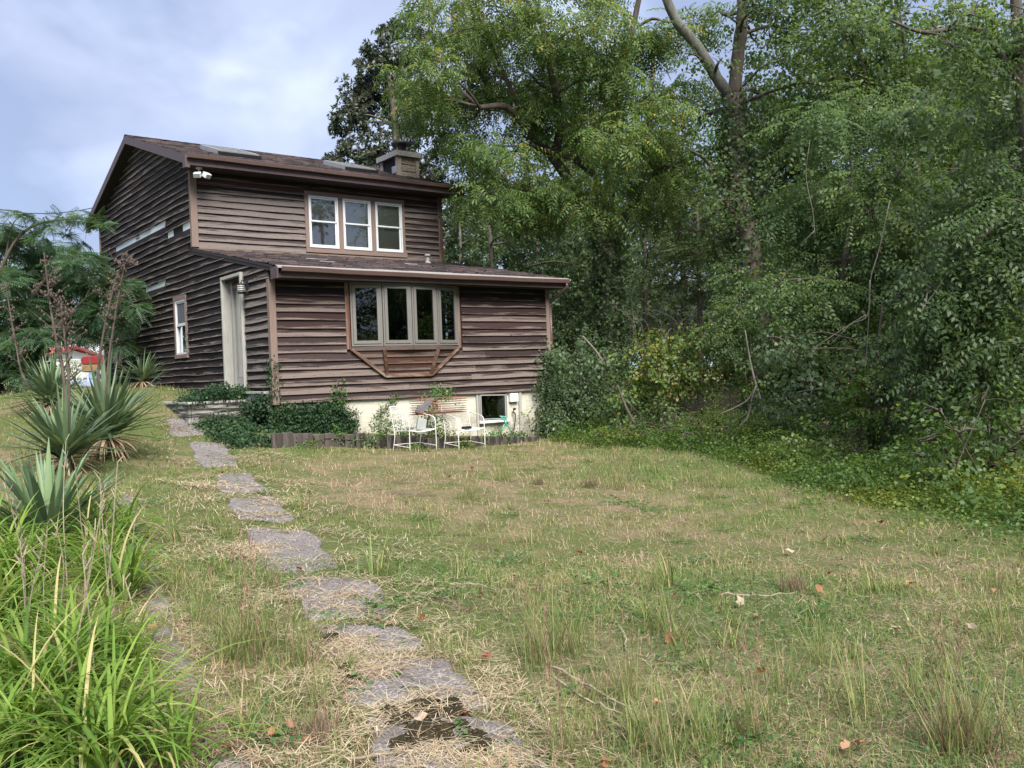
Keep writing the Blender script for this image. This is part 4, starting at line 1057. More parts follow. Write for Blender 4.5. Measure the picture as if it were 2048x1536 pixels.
mb = MB(); mb.lathe([(.02, .10), (.075, .08), (.08, .07)], (-.17, yl, zc), 12); mb.lathe([(.08, -.075), (.06, -.10), (.01, -.11)], (-.17, yl, zc), 12); mb.build('cap', M['dark'], ln)
mb = MB(); mb.lathe([(.055, -.07), (.065, 0), (.06, .07)], (-.17, yl, zc), 12); mb.build('shade', M['grey_box'], ln)
mb = MB()
for k in (-.045, -.01, .03): mb.lathe([(.072, k), (.076, k + .012), (.072, k + .024)], (-.17, yl, zc), 12)
mb.build('rib', M['drip'], ln)

# ================================================================== THINGS ROUND THE HOUSE
# ---- edging of upright timber pieces round the front bed
edg = empty('log_edging', (0, 0, 0)); tag(edg, 'low edging of upright dark timber pieces round the bed below the white foundation', 'garden edging')
e0, e1 = np.array([-.52, -1.0]), np.array([5.40, -1.0]); n = 29; wdt = 5.95 / n; rr = random.Random(3)
for i in range(n):
    x = -.52 + 5.95 * (i + .5) / n; y = -1.0 + .10 * math.sin(i * .25) - (.0 if i > 1 else .02) + rr.uniform(-.02, .02)
    zt = -.61 - .0845 * (x + .52) + rr.uniform(-.018, .018) - (.03 if 8 < i < 20 else 0)
    mb = MB(); hw = wdt * rr.uniform(.43, .495); lean = rr.uniform(-.02, .02)
    v = [(x + sx * hw + (lean if z > -1 else 0), y + sy * .045, z) for z in (-1.6, zt + rr.uniform(-.008, .008)) for sy in (-1, 1) for sx in (-1, 1)]
    mb.add(v, [(0, 2, 3, 1), (4, 5, 7, 6), (0, 1, 5, 4), (2, 6, 7, 3), (0, 4, 6, 2), (1, 3, 7, 5)]); mb.uv = [(q[2] * 1.5 + i * 3, (q[0] - x) / wdt + .5) for q in mb.v]
    o = mb.build('timber_piece', M['edging'], edg, bevel=.006); c = rr.uniform(.75, 1.25) * (.62 if i < 8 else .32); o.color = (.10 * c, .085 * c, .078 * c, .55)
mb = MB(); X, Y = np.meshgrid(np.linspace(-.5, 5.5, 40), np.linspace(-.96, .04, 9))
Zs = -.665 - .0845 * (X + .5) + .05 * (vnoise(X, Y, 3) - .5) - .03 + .08 * (Y + .9)
V = np.stack([X, Y, Zs], -1).reshape(-1, 3); i, j = np.meshgrid(np.arange(8), np.arange(39), indexing='ij'); a = (i * 40 + j).ravel()
tag(link('flower_bed', npmesh('flower_bed', V, np.stack([a, a + 1, a + 41, a + 40], -1), smooth=True), None, [M['ground']]), 'raised bed of soil between the timber edging and the foundation', kind='structure')
def bed_z(x): return -.60 - .055 * np.clip(x + .5, 0, 3) - .03 * np.clip(x - 2.5, 0, 9)

# ---- door step
st = empty('door_step'); tag(st, 'low worn wooden step platform by the side door, half covered in ivy', 'step')
zs = -.05; mb = MB()
for k in range(5):
    xk = -1.25 + k * .235; mb = MB(); mb.box(xk, xk + .225, 1.0, 3.05, zs - .045, zs); mb.uv = [(v[1], (v[0] - xk) / .225) for v in mb.v]
    o = mb.build('step_plank', M['grey_wood'], st, bevel=.005); o.color = (.12, .105, .10, .8)
for (x0, x1, y0, y1) in ((-1.26, -1.21, .99, 3.06), (-1.20, -.08, .99, 1.04)):
    mb = MB(); mb.box(x0, x1, y0, y1, -.75, zs - .047); mb.uv = [(v[1] + v[0], v[2] * 3) for v in mb.v]; o = mb.build('step_riser', M['grey_wood'], st); o.color = (.030, .030, .024, -.2)

# ---- path of irregular slabs
path = empty('path'); tag(path, 'path of sunken rough slabs half hidden under dry grass', kind='structure')
slabs = [((680, 1322), (915, 1322), (990, 1425), (690, 1425)), ((700, 1432), (1010, 1432), (1120, 1570), (735, 1570)), ((625, 1252), (800, 1252), (890, 1314), (655, 1314)), ((560, 1158), (745, 1155), (815, 1245), (600, 1246)), ((478, 1052), (615, 1048), (700, 1146), (515, 1150)),
         ((445, 996), (545, 994), (600, 1044), (465, 1047)), ((420, 950), (505, 948), (545, 988), (432, 992)), ((375, 885), (450, 884), (492, 938), (398, 942)), ((330, 838), (390, 838), (420, 876), (340, 878))]
for k, qd in enumerate(slabs):
    r = random.Random(k + 40); pts = [G(*q)[:2] for q in qd]; c = sum(pts) / 4; poly = []
    for i in range(4):
        a, b = pts[i], pts[(i + 1) % 4]
        for t in np.linspace(0, 1, 7, endpoint=False):
            q = a + (b - a) * t; sh = .93 if t == 0 else 1.0
            an = math.atan2(*(q - c)); q = c + (q - c) * sh * (.88 + .09 * math.sin(3 * an + k) + .06 * math.sin(7 * an + 2 * k) + r.uniform(-.04, .04)); poly.append(q)
    nP = len(poly); V = []; F = []
    for sc_, dz in ((1.0, -.05), (1.0, .012), (.94, .024), (.5, .028), (.0, .028)):
        V += [(c[0] + (q[0] - c[0]) * sc_, c[1] + (q[1] - c[1]) * sc_, gz(*(c + (q - c) * sc_)) + dz + r.uniform(-.004, .004)) for q in poly]
    for l in range(4): F += [(l * nP + i, l * nP + (i + 1) % nP, (l + 1) * nP + (i + 1) % nP, (l + 1) * nP + i) for i in range(nP)]
    o = link('path_slab', npmesh('path_slab', np.array(V), np.array(F), smooth=True), path, [M['slab']])
PADS = [(sum(G(*q)[:2] for q in qd) / 4, max(np.linalg.norm(G(*qd[0])[:2] - G(*qd[2])[:2]), .3) * .29) for qd in slabs]
for (px, py, s_) in ((845, 1425, .05), (905, 1440, .055), (800, 1460, .045), (865, 1470, .07), (945, 1490, .045), (815, 1500, .055), (905, 1418, .035), (700, 1372, .04), (662, 1290, .035), (690, 1350, .03), (880, 1495, .05), (835, 1478, .04), (920, 1465, .03), (870, 1445, .035), (960, 1515, .05), (780, 1440, .03)):
    r = np.random.default_rng(px); p = G(px, py); n = 30; a = np.linspace(0, 2 * math.pi, n, endpoint=False); rim = 1 + sum(r.uniform(.05, .22) * np.sin(a * f + r.uniform(0, 6.28)) for f in (2, 3, 5, 7, 11)) + r.normal(0, .07, n); V = [(0, 0, .05)]
    for q, h in ((.25, .045), (.5, .042), (.75, .034), (.92, .022), (1.05, -.012)): V += [(s_ * 1.35 * q * k1 * math.cos(t) * 1.25, s_ * 1.35 * q * k1 * math.sin(t), h * (.6 if q > .8 else 1) + r.uniform(-.009, .009)) for t, k1 in zip(a, rim * r.uniform(.95, 1.05, n))]
    F = [(0, 1 + i, 1 + (i + 1) % n) for i in range(n)] + [(1 + l * n + i, 1 + (l + 1) * n + i, 1 + (l + 1) * n + (i + 1) % n, 1 + l * n + (i + 1) % n) for l in range(4) for i in range(n)]
    mb = MB(); mb.add(V, F); o = mb.build('moss_clump', M['moss'], None, smooth=False); o.location = (p[0], p[1], p[2] + .004); o['label'] = 'dark cushion of dried moss on the nearest path slab'; o['category'] = 'moss'; o['group'] = 'moss cushions on the path'
tag(bpy.data.objects['moss_clump.007'], 'small moss cushion at the left rim of the pebbly slab', group=None)

# ---- crumbling kerb stones between the lily bed and the path
kb = [(470, 1560), (415, 1470), (372, 1395), (330, 1290), (312, 1215), (285, 1120), (262, 1045), (250, 985)]
for k in range(len(kb) - 1):
    a, b = G(*kb[k]), G(*kb[k + 1]); r = np.random.default_rng(k + 60)
    mb = MB(); L = np.linalg.norm(b - a); nseg = 6; v = []; ff = []
    d = (b - a)[:2] / np.linalg.norm((b - a)[:2]); s_ = np.array([-d[1], d[0]])
    for i in range(nseg + 1):
        t = .02 + .96 * i / nseg; q = (a + (b - a) * t)[:2]; zg = gz(*q) - (.028 if k >= 4 else .012); wv = r.uniform(.65, 1.25, 4)
        for (o_, h) in ((-.10, -.12), (-.09, .012), (-.045, .038), (.045, .034), (.085, .01), (.10, -.12)): v.append((*(q + s_ * (o_ * wv[0] + r.normal(0, .008))), zg + h + r.normal(0, .013)))
        if i: ff += [((i - 1) * 6 + j, i * 6 + j, i * 6 + j + 1, (i - 1) * 6 + j + 1) for j in range(5)]
    ff += [(0, 1, 2, 3, 4, 5), tuple(nseg * 6 + j for j in range(5, -1, -1))]
    mb.add(v, ff); o = mb.build('kerb_stone', M['curb'], None, smooth=False)
    tag(o, ['grey kerb stone nearest the camera at the bottom edge', 'second kerb stone of the lily bed, mostly bare', 'third kerb stone, overhung by lily leaves', 'crumbled pebbly kerb stone beside the lilies', 'short kerb stone among dry leaves below the lilies', 'kerb stone half hidden by grass below the front yucca', 'farthest kerb stone at the yucca end of the bed'][k], 'kerb stone', 'kerb stones along the lily bed')

# ---- two white wire chairs
def chair(x, y, label, rot):
    z = gz(x, y); root = empty('garden_chair', (x, y, z), rot); tag(root, label, 'chair', 'white metal garden chairs by the foundation')
    w_, d_, hs, hb = .29, .27, .40, .83; t = .0085
    for s_ in (-1, 1):
        mb = MB(); mb.tube(smooth_path([(s_ * w_, -d_, -.03), (s_ * w_, -d_, hs), (s_ * w_, -d_ + .02, hs + .17), (s_ * w_, -d_ + .12, hs + .235), (s_ * w_, d_ - .02, hs + .29)], 4), t, 6); mb.build('arm', M['white_metal'], root, smooth=True)
        mb = MB(); mb.tube(smooth_path([(s_ * w_, d_ + .05, -.03), (s_ * w_, d_ - .03, hs * .6), (s_ * w_, d_ - .02, hs), (s_ * w_, d_ + .09, hb)], 4), t, 6); mb.build('leg', M['white_metal'], root, smooth=True)
        mb = MB(); mb.tube([(s_ * w_, -d_, .09), (s_ * w_, d_ + .02, .12)], .008, 5); mb.build('stretcher', M['white_metal'], root)
    mb = MB(); mb.tube([(-w_, d_ + .02, .12), (w_, d_ + .02, .12)], .008, 5); mb.build('stretcher', M['white_metal'], root)
    mb = MB(); mb.tube(smooth_path([(-w_, d_ + .09, hb - .02), (-w_ * .92, d_ + .092, hb), (w_ * .92, d_ + .092, hb), (w_, d_ + .09, hb - .02)], 4), t, 6); mb.build('top_rail', M['white_metal'], root)
    mb = MB(); sag = lambda u: -.035 * (1 - (u / w_) ** 2)
    for k in range(13):
        u = -w_ + 2 * w_ * k / 12; mb.tube([(u, -d_, hs + sag(u)), (u, d_ - .02, hs + sag(u) - .01)], .0028, 4)
        v = -d_ + (2 * d_ - .02) * k / 12; mb.tube([(q, v, hs + sag(q)) for q in np.linspace(-w_, w_, 7)], .0028, 4)
    mb.tube([(q, -d_, hs + sag(q)) for q in np.linspace(-w_, w_, 9)], .009, 5); mb.build('seat', M['white_metal'], root)
    mb = MB(); yb = lambda zz: d_ - .02 + (zz - hs) * .26
    for k in range(1, 14):
        u = -w_ + 2 * w_ * k / 14; mb.tube([(u, yb(hs), hs), (u, yb(hb), hb)], .0025, 4)
        zz = hs + (hb - hs) * k / 14; mb.tube([(-w_, yb(zz), zz), (w_, yb(zz), zz)], .0025, 4)
    mb.build('backrest', M['white_metal'], root)
    return root
cy = -1.42
xa = (on(819, 880, 1, cy - .27)[0] + on(871, 880, 1, cy - .27)[0]) / 2; xb = (on(913, 880, 1, cy - .27)[0] + on(971, 880, 1, cy - .27)[0]) / 2
c1 = chair(xa, cy, 'left white wire garden chair with a grey box on its seat', math.radians(2)); c2 = chair(xb, cy - .05, 'right white wire garden chair with a dark scrap on its seat', math.radians(-4))
mb = MB(); mb.box(-.085, .085, -.06, .06, 0, .20); mb.box(-.055, -.01, -.063, -.059, .05, .17)
o = mb.build('grey_box', M['grey_box'], None, bevel=.006); o.location = (xa + .12, cy - .02, gz(xa, cy) + .385); o.rotation_euler = (0, .16, -.4); tag(o, 'small grey box with a dark slot on the left garden chair seat', 'box')
mb = MB(); mb.box(-.10, .10, -.05, .05, 0, .05); o = mb.build('scrap_block', M['dark'], None, bevel=.01); o.location = (xb + .02, cy - .1, gz(xb, cy) + .385); o.rotation_euler.z = .2; tag(o, 'short dark block on the right garden chair seat', 'block')

# ---- rusty wire cage trap resting across the chairs
cg = empty('cage_trap'); tag(cg, 'rusty wire cage trap lying across both white garden chairs', 'cage')
ya = cy + .12; A = on(836, 830, 1, ya); B = on(934, 831, 1, ya); h = on(836, 798, 1, ya)[2] - A[2]; zc = gz(xa, cy) + .66
L = B[0] - A[0]; cg.location = (A[0], ya, A[2]); dp = .30
mb = MB(); t = .0095
nx, nz, nd = 19, 7, 5
for i in range(nx + 1):
    x = L * i / nx
    for y in (0, dp): mb.obox((x, y, 0), (x, y, h), t, t)
    for z in (0, h): mb.obox((x, 0, z), (x, dp, z), t, t)
for i in range(nz + 1):
    z = h * i / nz
    for y in (0, dp): mb.obox((0, y, z), (L, y, z), t, t)
    for x in (0, L): mb.obox((x, 0, z), (x, dp, z), t, t)
for i in range(nd + 1):
    y = dp * i / nd
    for z in (0, h): mb.obox((0, y, z), (L, y, z), t, t)
    for x in (0, L): mb.obox((x, y, 0), (x, y, h), t, t)
o = mb.build('wire_mesh', M['rust'], cg); o['kind'] = 'stuff'
mb = MB()
for z in (0, h):
    for y in (0, dp): mb.obox((0, y, z), (L, y, z), .014, .014)
for x in (0, L):
    for y in (0, dp): mb.obox((x, y, 0), (x, y, h), .012, .012)
mb.build('frame', M['rust'], cg)
mb = MB(); mb.obox((.10, dp / 2, .02), (.40, dp / 2, h - .01), dp * .9, .012, up=(-1, 0, 1)); mb.build('trap_door', M['galv'], cg)
mb = MB(); mb.obox((.06, dp / 2, .05), (.12, dp / 2, .16), .12, .012, up=(-1, 0, 1)); mb.build('latch', M['galv'], cg)
mb = MB(); mb.box(.12, L - .08, .03, dp - .03, .006, .02); mb.build('treadle', M['rust'], cg)

# ---- green hose by the basement window
p = [on(x, y, 1, -.25) for x, y in ((1000, 832), (1007, 838), (1012, 848), (1020, 858), (1023, 864))]
mb = MB(); mb.tube(smooth_path(p, 5), .014, 7); p = [on(x, y, 1, -.22) for x, y in ((1004, 861), (1008, 850), (1013, 842), (1010, 834), (1001, 833))]; mb.tube(smooth_path(p, 5), .014, 7)
tag(mb.build('hose', M['green_hose'], None, smooth=True), 'loop of green hose hanging below the basement window', 'hose')
mb = MB(); p = [on(x, y, 1, -.06) for x, y in ((1030, 818), (1026, 824), (1031, 830), (1028, 860))]; mb.tube(smooth_path(p, 4), .012, 5); mb.lathe([(.03, 0), (.04, .03), (.015, .05)], on(1029, 820, 1, -.06), 8)
tag(mb.build('spigot', M['dark'], None), 'dark outdoor tap with a pipe on the foundation beside the basement window', 'tap')
mb = MB(); p = G(497, 872); mb.box(-.10, .10, -.05, .05, 0, .06); o = mb.build('brick', plain('brickred', (.20, .075, .05), .9), None, bevel=.004); o.location = p; o.rotation_euler.z = .5; tag(o, 'single red brick lying in the grass left of the timber edging', 'brick')
for k, (px, py) in enumerate(((530, 877), (515, 879))):
    mb = MB(); mb.box(-.18, .18, -.14, .14, -.03, .035); o = mb.build('flat_stone', M['slab'], None, bevel=.02); o.location = G(px, py); o.rotation_euler.z = k
    tag(o, ['flat stone against the first timber edging piece', 'flat stone beside the red brick'][k], 'stone')

# ================================================================== FAR LEFT: street seen past the corner
tk = empty('pickup_truck'); D = 44; p = P(284, 757, D); zt = p[2]; tk.location = (p[0], p[1], zt); tag(tk, 'red pickup truck parked behind the house corner', 'pickup truck')
fw = ROT @ np.array([0, 0, 1.]); tk.rotation_euler.z = math.atan2(.30, -1.0)
M['truck_red'] = plain('truck_red', (.19, .022, .026), .3, var=.1); M['tan'] = plain('tan', (.20, .125, .065), .4, var=.1); M['tyre'] = plain('tyre', (.02, .02, .02), .9)
def side_poly(mb, poly, y0, y1):
    n_ = len(poly); v = [(x, y, z) for y in (y0, y1) for x, z in poly]; mb.add(v, [tuple(range(n_)), tuple(range(2 * n_ - 1, n_ - 1, -1))] + [(i, n_ + i, n_ + (i + 1) % n_, (i + 1) % n_) for i in range(n_)])
mb = MB(); side_poly(mb, [(2.6, .75), (2.65, 1.05), (2.5, 1.15), (1.3, 1.20), (1.25, 1.22), (-2.5, 1.22), (-2.6, .75)], -.92, .92); mb.build('body', M['truck_red'], tk, bevel=.04)
mb = MB(); side_poly(mb, [(2.62, .40), (2.63, .74), (-2.6, .74), (-2.6, .45)], -.925, .925); mb.build('lower_panel', M['tan'], tk, bevel=.03)
mb = MB(); side_poly(mb, [(1.25, 1.21), (.70, 1.80), (-.5, 1.82), (-.75, 1.21)], -.82, .82); mb.build('cab', M['truck_red'], tk, bevel=.05)
mb = MB()
for s_ in (-1, 1): mb.add([(1.05, s_ * .835, 1.25), (.62, s_ * .835, 1.72), (-.4, s_ * .835, 1.74), (-.6, s_ * .835, 1.25)], [(0, 1, 2, 3)])
mb.build('side_window', M['dark'], tk)
mb = MB(); mb.add([(1.27, -.7, 1.25), (1.27, .7, 1.25), (.76, .66, 1.78), (.76, -.66, 1.78)], [(0, 1, 2, 3)]); mb.build('windshield', M['glass_dark'], tk)
for s_ in (-1, 1):
    mb = MB(); mb.obox((1.0, s_ * .9, 1.28), (1.0, s_ * 1.02, 1.30), .05, .05); mb.box(.95, 1.05, s_ * 1.12 - .12, s_ * 1.12 + .12, 1.22, 1.48); mb.build('mirror', M['dark'], tk, bevel=.02)
    mb = MB(); mb.box(2.60, 2.67, s_ * .68 - .17, s_ * .68 + .17, .82, 1.0); mb.build('headlight', M['drip'], tk)
mb = MB(); mb.box(2.61, 2.665, -.48, .48, .80, 1.02); mb.build('grille', M['dark'], tk); mb = MB(); mb.box(2.58, 2.78, -.95, .95, .45, .62); mb.build('bumper', M['tin'], tk, bevel=.03)
for x in (1.65, -1.55):
    for s_ in (-1, 1):
        w__ = MB(); w__.tube([(x, s_ * .72, .37), (x, s_ * .94, .37)], .37, 18); w__ = w__.build('wheel', M['tyre'], tk); h_ = MB(); h_.tube([(x, s_ * .93, .37), (x, s_ * .955, .37)], .19, 12); h_.build('rim', M['tin'], w__)

def far_house(name, label, px0, px1, pyb, pye, pyr, D, wall, roofc, chim=None, garage=None):
    """gabled house whose eaves run along the picture; pixels give its ends, base, eave, ridge"""
    a, b = P(px0, pyb, D), P(px1, pyb, D); wv = b - a; wv[2] = 0; Lh = np.linalg.norm(wv); k = D / FOC
    root = empty(name, (a[0], a[1], a[2] - .3), math.atan2(wv[1], wv[0])); tag(root, label, 'house')
    he, hr, dp_ = (pyb - pye) * k + .3, (pyb - pyr) * k + .3, 8.
    mb = MB(); mb.box(0, Lh, 0, dp_, 0, he); mb.add([(0, 0, he), (0, dp_, he), (0, dp_ / 2, hr - .1), (Lh, 0, he), (Lh, dp_, he), (Lh, dp_ / 2, hr - .1)], [(0, 2, 1), (3, 4, 5)]); mb.build('wall', wall, root)
    mb = MB(); extrude_x(mb, [(-.4, he - .05), (dp_ / 2, hr), (dp_ + .4, he - .05), (dp_ + .4, he + .12), (dp_ / 2, hr + .2), (-.4, he + .12)], -.4, Lh + .4); rf = mb.build('roof', roofc, root)
    if chim:
        cx = (chim[0] - px0) * k; mb = MB(); mb.box(cx - .35, cx + .35, 1.6, 2.3, he, (pyb - chim[1]) * k + .3); c_ = mb.build('chimney', M['vinyl'], root); mb = MB(); mb.box(cx - .40, cx + .40, 1.55, 2.35, (pyb - chim[1]) * k + .301, (pyb - chim[1]) * k + .7); mb.build('chimney_top', plain('chimney_brick', (.18, .09, .07), .9), c_)
    if garage:
        for g0, g1, gt in garage:
            mb = MB(); mb.box((g0 - px0) * k, (g1 - px0) * k, -.06, -.01, .2, (pyb - gt) * k); mb.build('garage_door' if g1 - g0 > 12 else 'window', M['vinyl'] if g1 - g0 > 12 else M['dark'], root)
    return root
M['lav_roof'] = plain('lav_roof', (.36, .34, .38), .8); M['blue_wall'] = plain('blue_wall', (.20, .34, .55), .7); M['red_roof'] = plain('red_roof', (.36, .075, .07), .7); M['white_wall'] = plain('white_wall', (.75, .74, .72), .7)
far_house('white_house', 'small white house with lavender roof and white chimney beyond the street', 163, 260, 745, 712, 692, 85, M['white_wall'], M['lav_roof'], chim=(177, 688), garage=[(205, 225, 722)])
far_house('blue_house', 'low blue and white house behind the chain link fence', 112, 215, 752, 730, 722, 68, M['blue_wall'], M['drip'], garage=[(120, 150, 733), (185, 192, 735)])
far_house('red_roofed_house', 'house with a bright red roof seen under the tree on the left', 30, 92, 752, 714, 697, 62, M['white_wall'], M['red_roof'], garage=[(50, 57, 722)])
sg = empty('stop_sign', tuple(P(160, 752, 80))); tag(sg, 'octagonal road sign seen from its pale back', 'sign')
s_ = 80 / FOC; sg.rotation_euler.z = math.atan2(ROT[1, 0], ROT[0, 0]); mb = MB(); mb.box(-.04, .04, -.03, .03, -.5, 55 * s_); mb.build('post', M['galv'], sg)
mb = MB(); R_ = .40; v = [(R_ * math.cos(math.pi / 8 + i * math.pi / 4), y, 50 * s_ + R_ * math.sin(math.pi / 8 + i * math.pi / 4)) for y in (-.05, -.035) for i in range(8)]
mb.add(v, [tuple(range(8)), tuple(range(15, 7, -1))] + [(i, 8 + i, 8 + (i + 1) % 8, (i + 1) % 8) for i in range(8)]); mb.build('sign_plate', M['vinyl'], sg)
a, b = P(95, 756, 56), P(176, 754, 56); fe = empty('chain_link_fence', tuple(a)); tag(fe, 'white posted chain link fence in front of the blue house', 'fence')
d = b - a; L = np.linalg.norm(d)
for i in range(8):
    q = d * i / 7; mb = MB(); mb.tube([q + (0, 0, -.3), q + np.array([0, 0, 1.15])], .035, 6); mb.build('post', M['white_metal'], fe)
mb = MB(); mb.tube([(0, 0, 1.12), tuple(d + np.array([0, 0, 1.12]))], .025, 6); mb.build('rail', M['white_metal'], fe)
mb = MB()
for i in range(90):
    t0 = i / 90 - .15; mb.obox(d * max(0, t0) + np.array([0, 0, .02 if t0 > 0 else -t0 * L]), d * min(1, t0 + 1.1 / L) + np.array([0, 0, 1.1]), .008, .008); mb.obox(d * min(1, t0 + 1.1 / L) + np.array([0, 0, .02]), d * max(0, t0) + np.array([0, 0, 1.1]), .008, .008)
o = mb.build('wire_mesh', M['white_metal'], fe); o['kind'] = 'stuff'
mb = MB(); a, b = P(-60, 406, 46), P(200, 413, 52); mb.tube([a + (b - a) * t + np.array([0, 0, -.5 * math.sin(math.pi * t)]) for t in np.linspace(-1.2, 1.8, 16)], .022, 4); tag(mb.build('overhead_wire', M['dark'], None), 'thin overhead wire crossing the sky left of the house', 'wire')
# low wall and grey roofed building glimpsed between the trunks on the right
a, b = P(1330, 812, 27), P(1530, 806, 30); rw = empty('low_wall', tuple(a)); tag(rw, 'low brown block wall seen between the trunks', 'wall'); d = b - a; L = np.linalg.norm(d)
rr = random.Random(8)
for i in range(12):
    for kz in range(2):
        q0 = d * (i + .5 * (kz % 2)) / 12; q1 = d * (i + .96 + .5 * (kz % 2)) / 12; mb = MB(); mb.obox(q0 + (0, 0, kz * .2 - .1), q1 + (0, 0, kz * .2 - .1), .2, .19); mb.build('block', M['wallblock'] if 'wallblock' in M else M.setdefault('wallblock', plain('wallblock', (.050, .040, .033), .9)), rw)
far_house('grey_house', 'pale grey building glimpsed between the trees behind the junipers', 1120, 1480, 700, 605, 560, 52, plain('pale_wall', (.50, .52, .55), .8), M['drip'], garage=[(1250, 1275, 630), (1350, 1362, 630)])

# ================================================================== TREES
def gbase(px, py_hint, d):
    p = P(px, py_hint, d); p[2] = gz(p[0], p[1]) - .12; return p
def trunk_px(d, lst): return [P(x, y, d + (q[0] if q else 0)) for x, y, *q in lst]

# tall dark magnolia behind the house
b = gbase(800, 800, 35)
tree('magnolia_tree', 'tall dark glossy magnolia rising behind the chimney', b, [([b, P(800, 500, 35), P(790, 250, 35), P(770, 100, 35)], .3, .06)],
     CL(35, [(748, 105, 30), (735, 150, 42), (768, 75, 24), (710, 190, 40), (690, 232, 38), (676, 255, 22), (705, 300, 38), (672, 318, 22), (652, 318, 12), (790, 150, 60), (760, 230, 70), (780, 310, 60), (840, 90, 50), (850, 240, 80), (840, 350, 60), (730, 330, 30), (880, 420, 70), (860, 520, 60), (870, 620, 60), (800, 60, 30)], 2.0, 1),
     'mag', 'l_mag', dens=125, seed=11, droop=-.15, flat=1.0, sub=12, scale=1.05, jit=.8)
b = gbase(985, 820, 31)
tree('laurel_tree', 'dense dark evergreen filling the gap right of the house', b, [([b, P(985, 650, 31), P(980, 450, 31)], .18, .05), ([b + np.array([.3, 0, 0]), P(930, 650, 31), P(920, 450, 32)], .10, .04)],
     CL(31, [(930, 430, 55), (1000, 400, 70), (960, 480, 70), (1060, 470, 70), (920, 530, 55), (1010, 560, 70), (1090, 560, 60), (1130, 480, 60), (1150, 620, 60), (1120, 690, 60), (1150, 760, 55), (1040, 640, 50), (1120, 800, 45), (1180, 540, 50), (950, 580, 40)], 2.5, 2),
     'mag', 'l_dark', dens=85, seed=12, droop=.1, flat=1.0, sub=11, scale=.95, jit=.7)

# big tree of heaven leaning over the roof
D2 = 24; b = gbase(1222, 840, D2)
tree('tree_of_heaven', 'big feathery leaved tree leaning over the roof from an ivy wrapped trunk', b,
     [([b, P(1218, 700, D2), P(1215, 560, D2), P(1212, 440, D2)], .36, .27),
      ([P(1212, 470, D2), P(1180, 440, D2 - .2), P(1150, 380, D2 - .6), P(1110, 320, D2 - 1), P(1060, 265, D2 - 1.5), P(1015, 215, D2 - 2), P(960, 215, D2 - 2.4)], .20, .06),
      ([P(1200, 360, D2 - .5), P(1150, 320, D2 - 1), P(1090, 300, D2 - 1.4)], .10, .06),
      ([P(1110, 320, D2 - 1), P(1120, 230, D2 - 1.3), P(1095, 120, D2 - 2), P(1080, 20, D2 - 2)], .12, .05),
      ([P(1222, 470, D2), P(1262, 410, D2 + .5), P(1290, 310, D2 + 1), P(1300, 230, D2 + 1), P(1310, 60, D2 + 1.5)], .15, .05),
      ([P(1214, 440, D2), P(1222, 330, D2), P(1235, 200, D2 - .5), P(1265, 60, D2 - .8), P(1290, -60, D2 - 1)], .17, .06),
      ([P(1060, 265, D2 - 1.5), P(1000, 130, D2 - 2.2), P(960, 40, D2 - 2.5)], .08, .03)],
     CL(D2 - 1.6, [(910, 40, 55), (855, 60, 40), (870, 130, 55), (810, 150, 40), (842, 198, 46), (802, 222, 20), (905, 255, 58), (940, 180, 70), (965, 90, 70), (1020, 40, 60), (1030, 160, 75), (1090, 80, 75), (1075, 230, 75), (990, 290, 70), (945, 335, 48), (975, 385, 55), (1030, 370, 75), (1100, 410, 45),
          (1130, 150, 70), (1150, 260, 70), (1180, 60, 70), (1130, 340, 65), (1210, 160, 70), (1215, 270, 65), (1185, 400, 50), (1255, 90, 60), (1270, 330, 55), (1290, 200, 55), (1340, 280, 50), (1345, 210, 40), (1385, 170, 40), (1330, 60, 45), (1390, 30, 40), (1310, 390, 45), (1370, 340, 40), (1060, -20, 60), (1200, -30, 60), (950, -30, 50), (830, -10, 40)], 2.2, 3),
     'ail', 'l_ail', dens=68, seed=13, droop=.6, flat=.8, sub=9, scale=1.25, warm=.06)

# tall forked trunk wrapped in ivy
D3 = 21.5; b = gbase(1530, 850, D3)
tree('forked_tree', 'tall ivy covered tree with a pale forked limb against the sky', b,
     [([b, P(1518, 760, D3), P(1505, 560, D3), P(1482, 420, D3), P(1474, 300, D3), P(1468, 190, D3)], .40, .24),
      ([P(1470, 200, D3), P(1440, 165, D3), P(1412, 120, D3 - .1), P(1385, 80, D3 - .2), P(1355, 45, D3 - .3), P(1330, -10, D3 - .4), P(1310, -80, D3 - .5)], .145, .10, 'bark_pale'),
      ([P(1468, 195, D3), P(1476, 110, D3), P(1484, 40, D3), P(1488, -60, D3)], .17, .13),
      ([P(1505, 420, D3), P(1540, 360, D3 + .5), P(1570, 330, D3 + 1)], .09, .05), ([P(1510, 640, D3 + 1), P(1560, 560, D3 + 1.5), P(1580, 470, D3 + 2)], .16, .08), ([P(1460, 420, D3), P(1420, 330, D3), P(1380, 300, D3 - .5)], .06, .03)],
     CL(D3, [(1560, 30, 55), (1570, 120, 55), (1540, 190, 45), (1575, 260, 60), (1530, 310, 45), (1560, 390, 50), (1620, 60, 60), (1640, 170, 60), (1450, 30, 22), (1520, -30, 60), (1600, -30, 60), (1430, 300, 28), (1420, 340, 30), (1400, 250, 24), (1640, 300, 55), (1590, 470, 50), (1440, 480, 35), (1450, 400, 30), (1545, 500, 40), (1430, 420, 26), (1530, 430, 35), (1580, 560, 40), (1470, 540, 32), (1420, 230, 22), (1400, 60, 26), (1440, 120, 20), (1520, 90, 38), (1505, 10, 30), (1445, 200, 24), (1380, 110, 20), (1500, 230, 28)], 1.6, 4),
     'broad', 'l_maple', bark='bark', dens=150, seed=14, droop=.3, sub=9, scale=1.1)

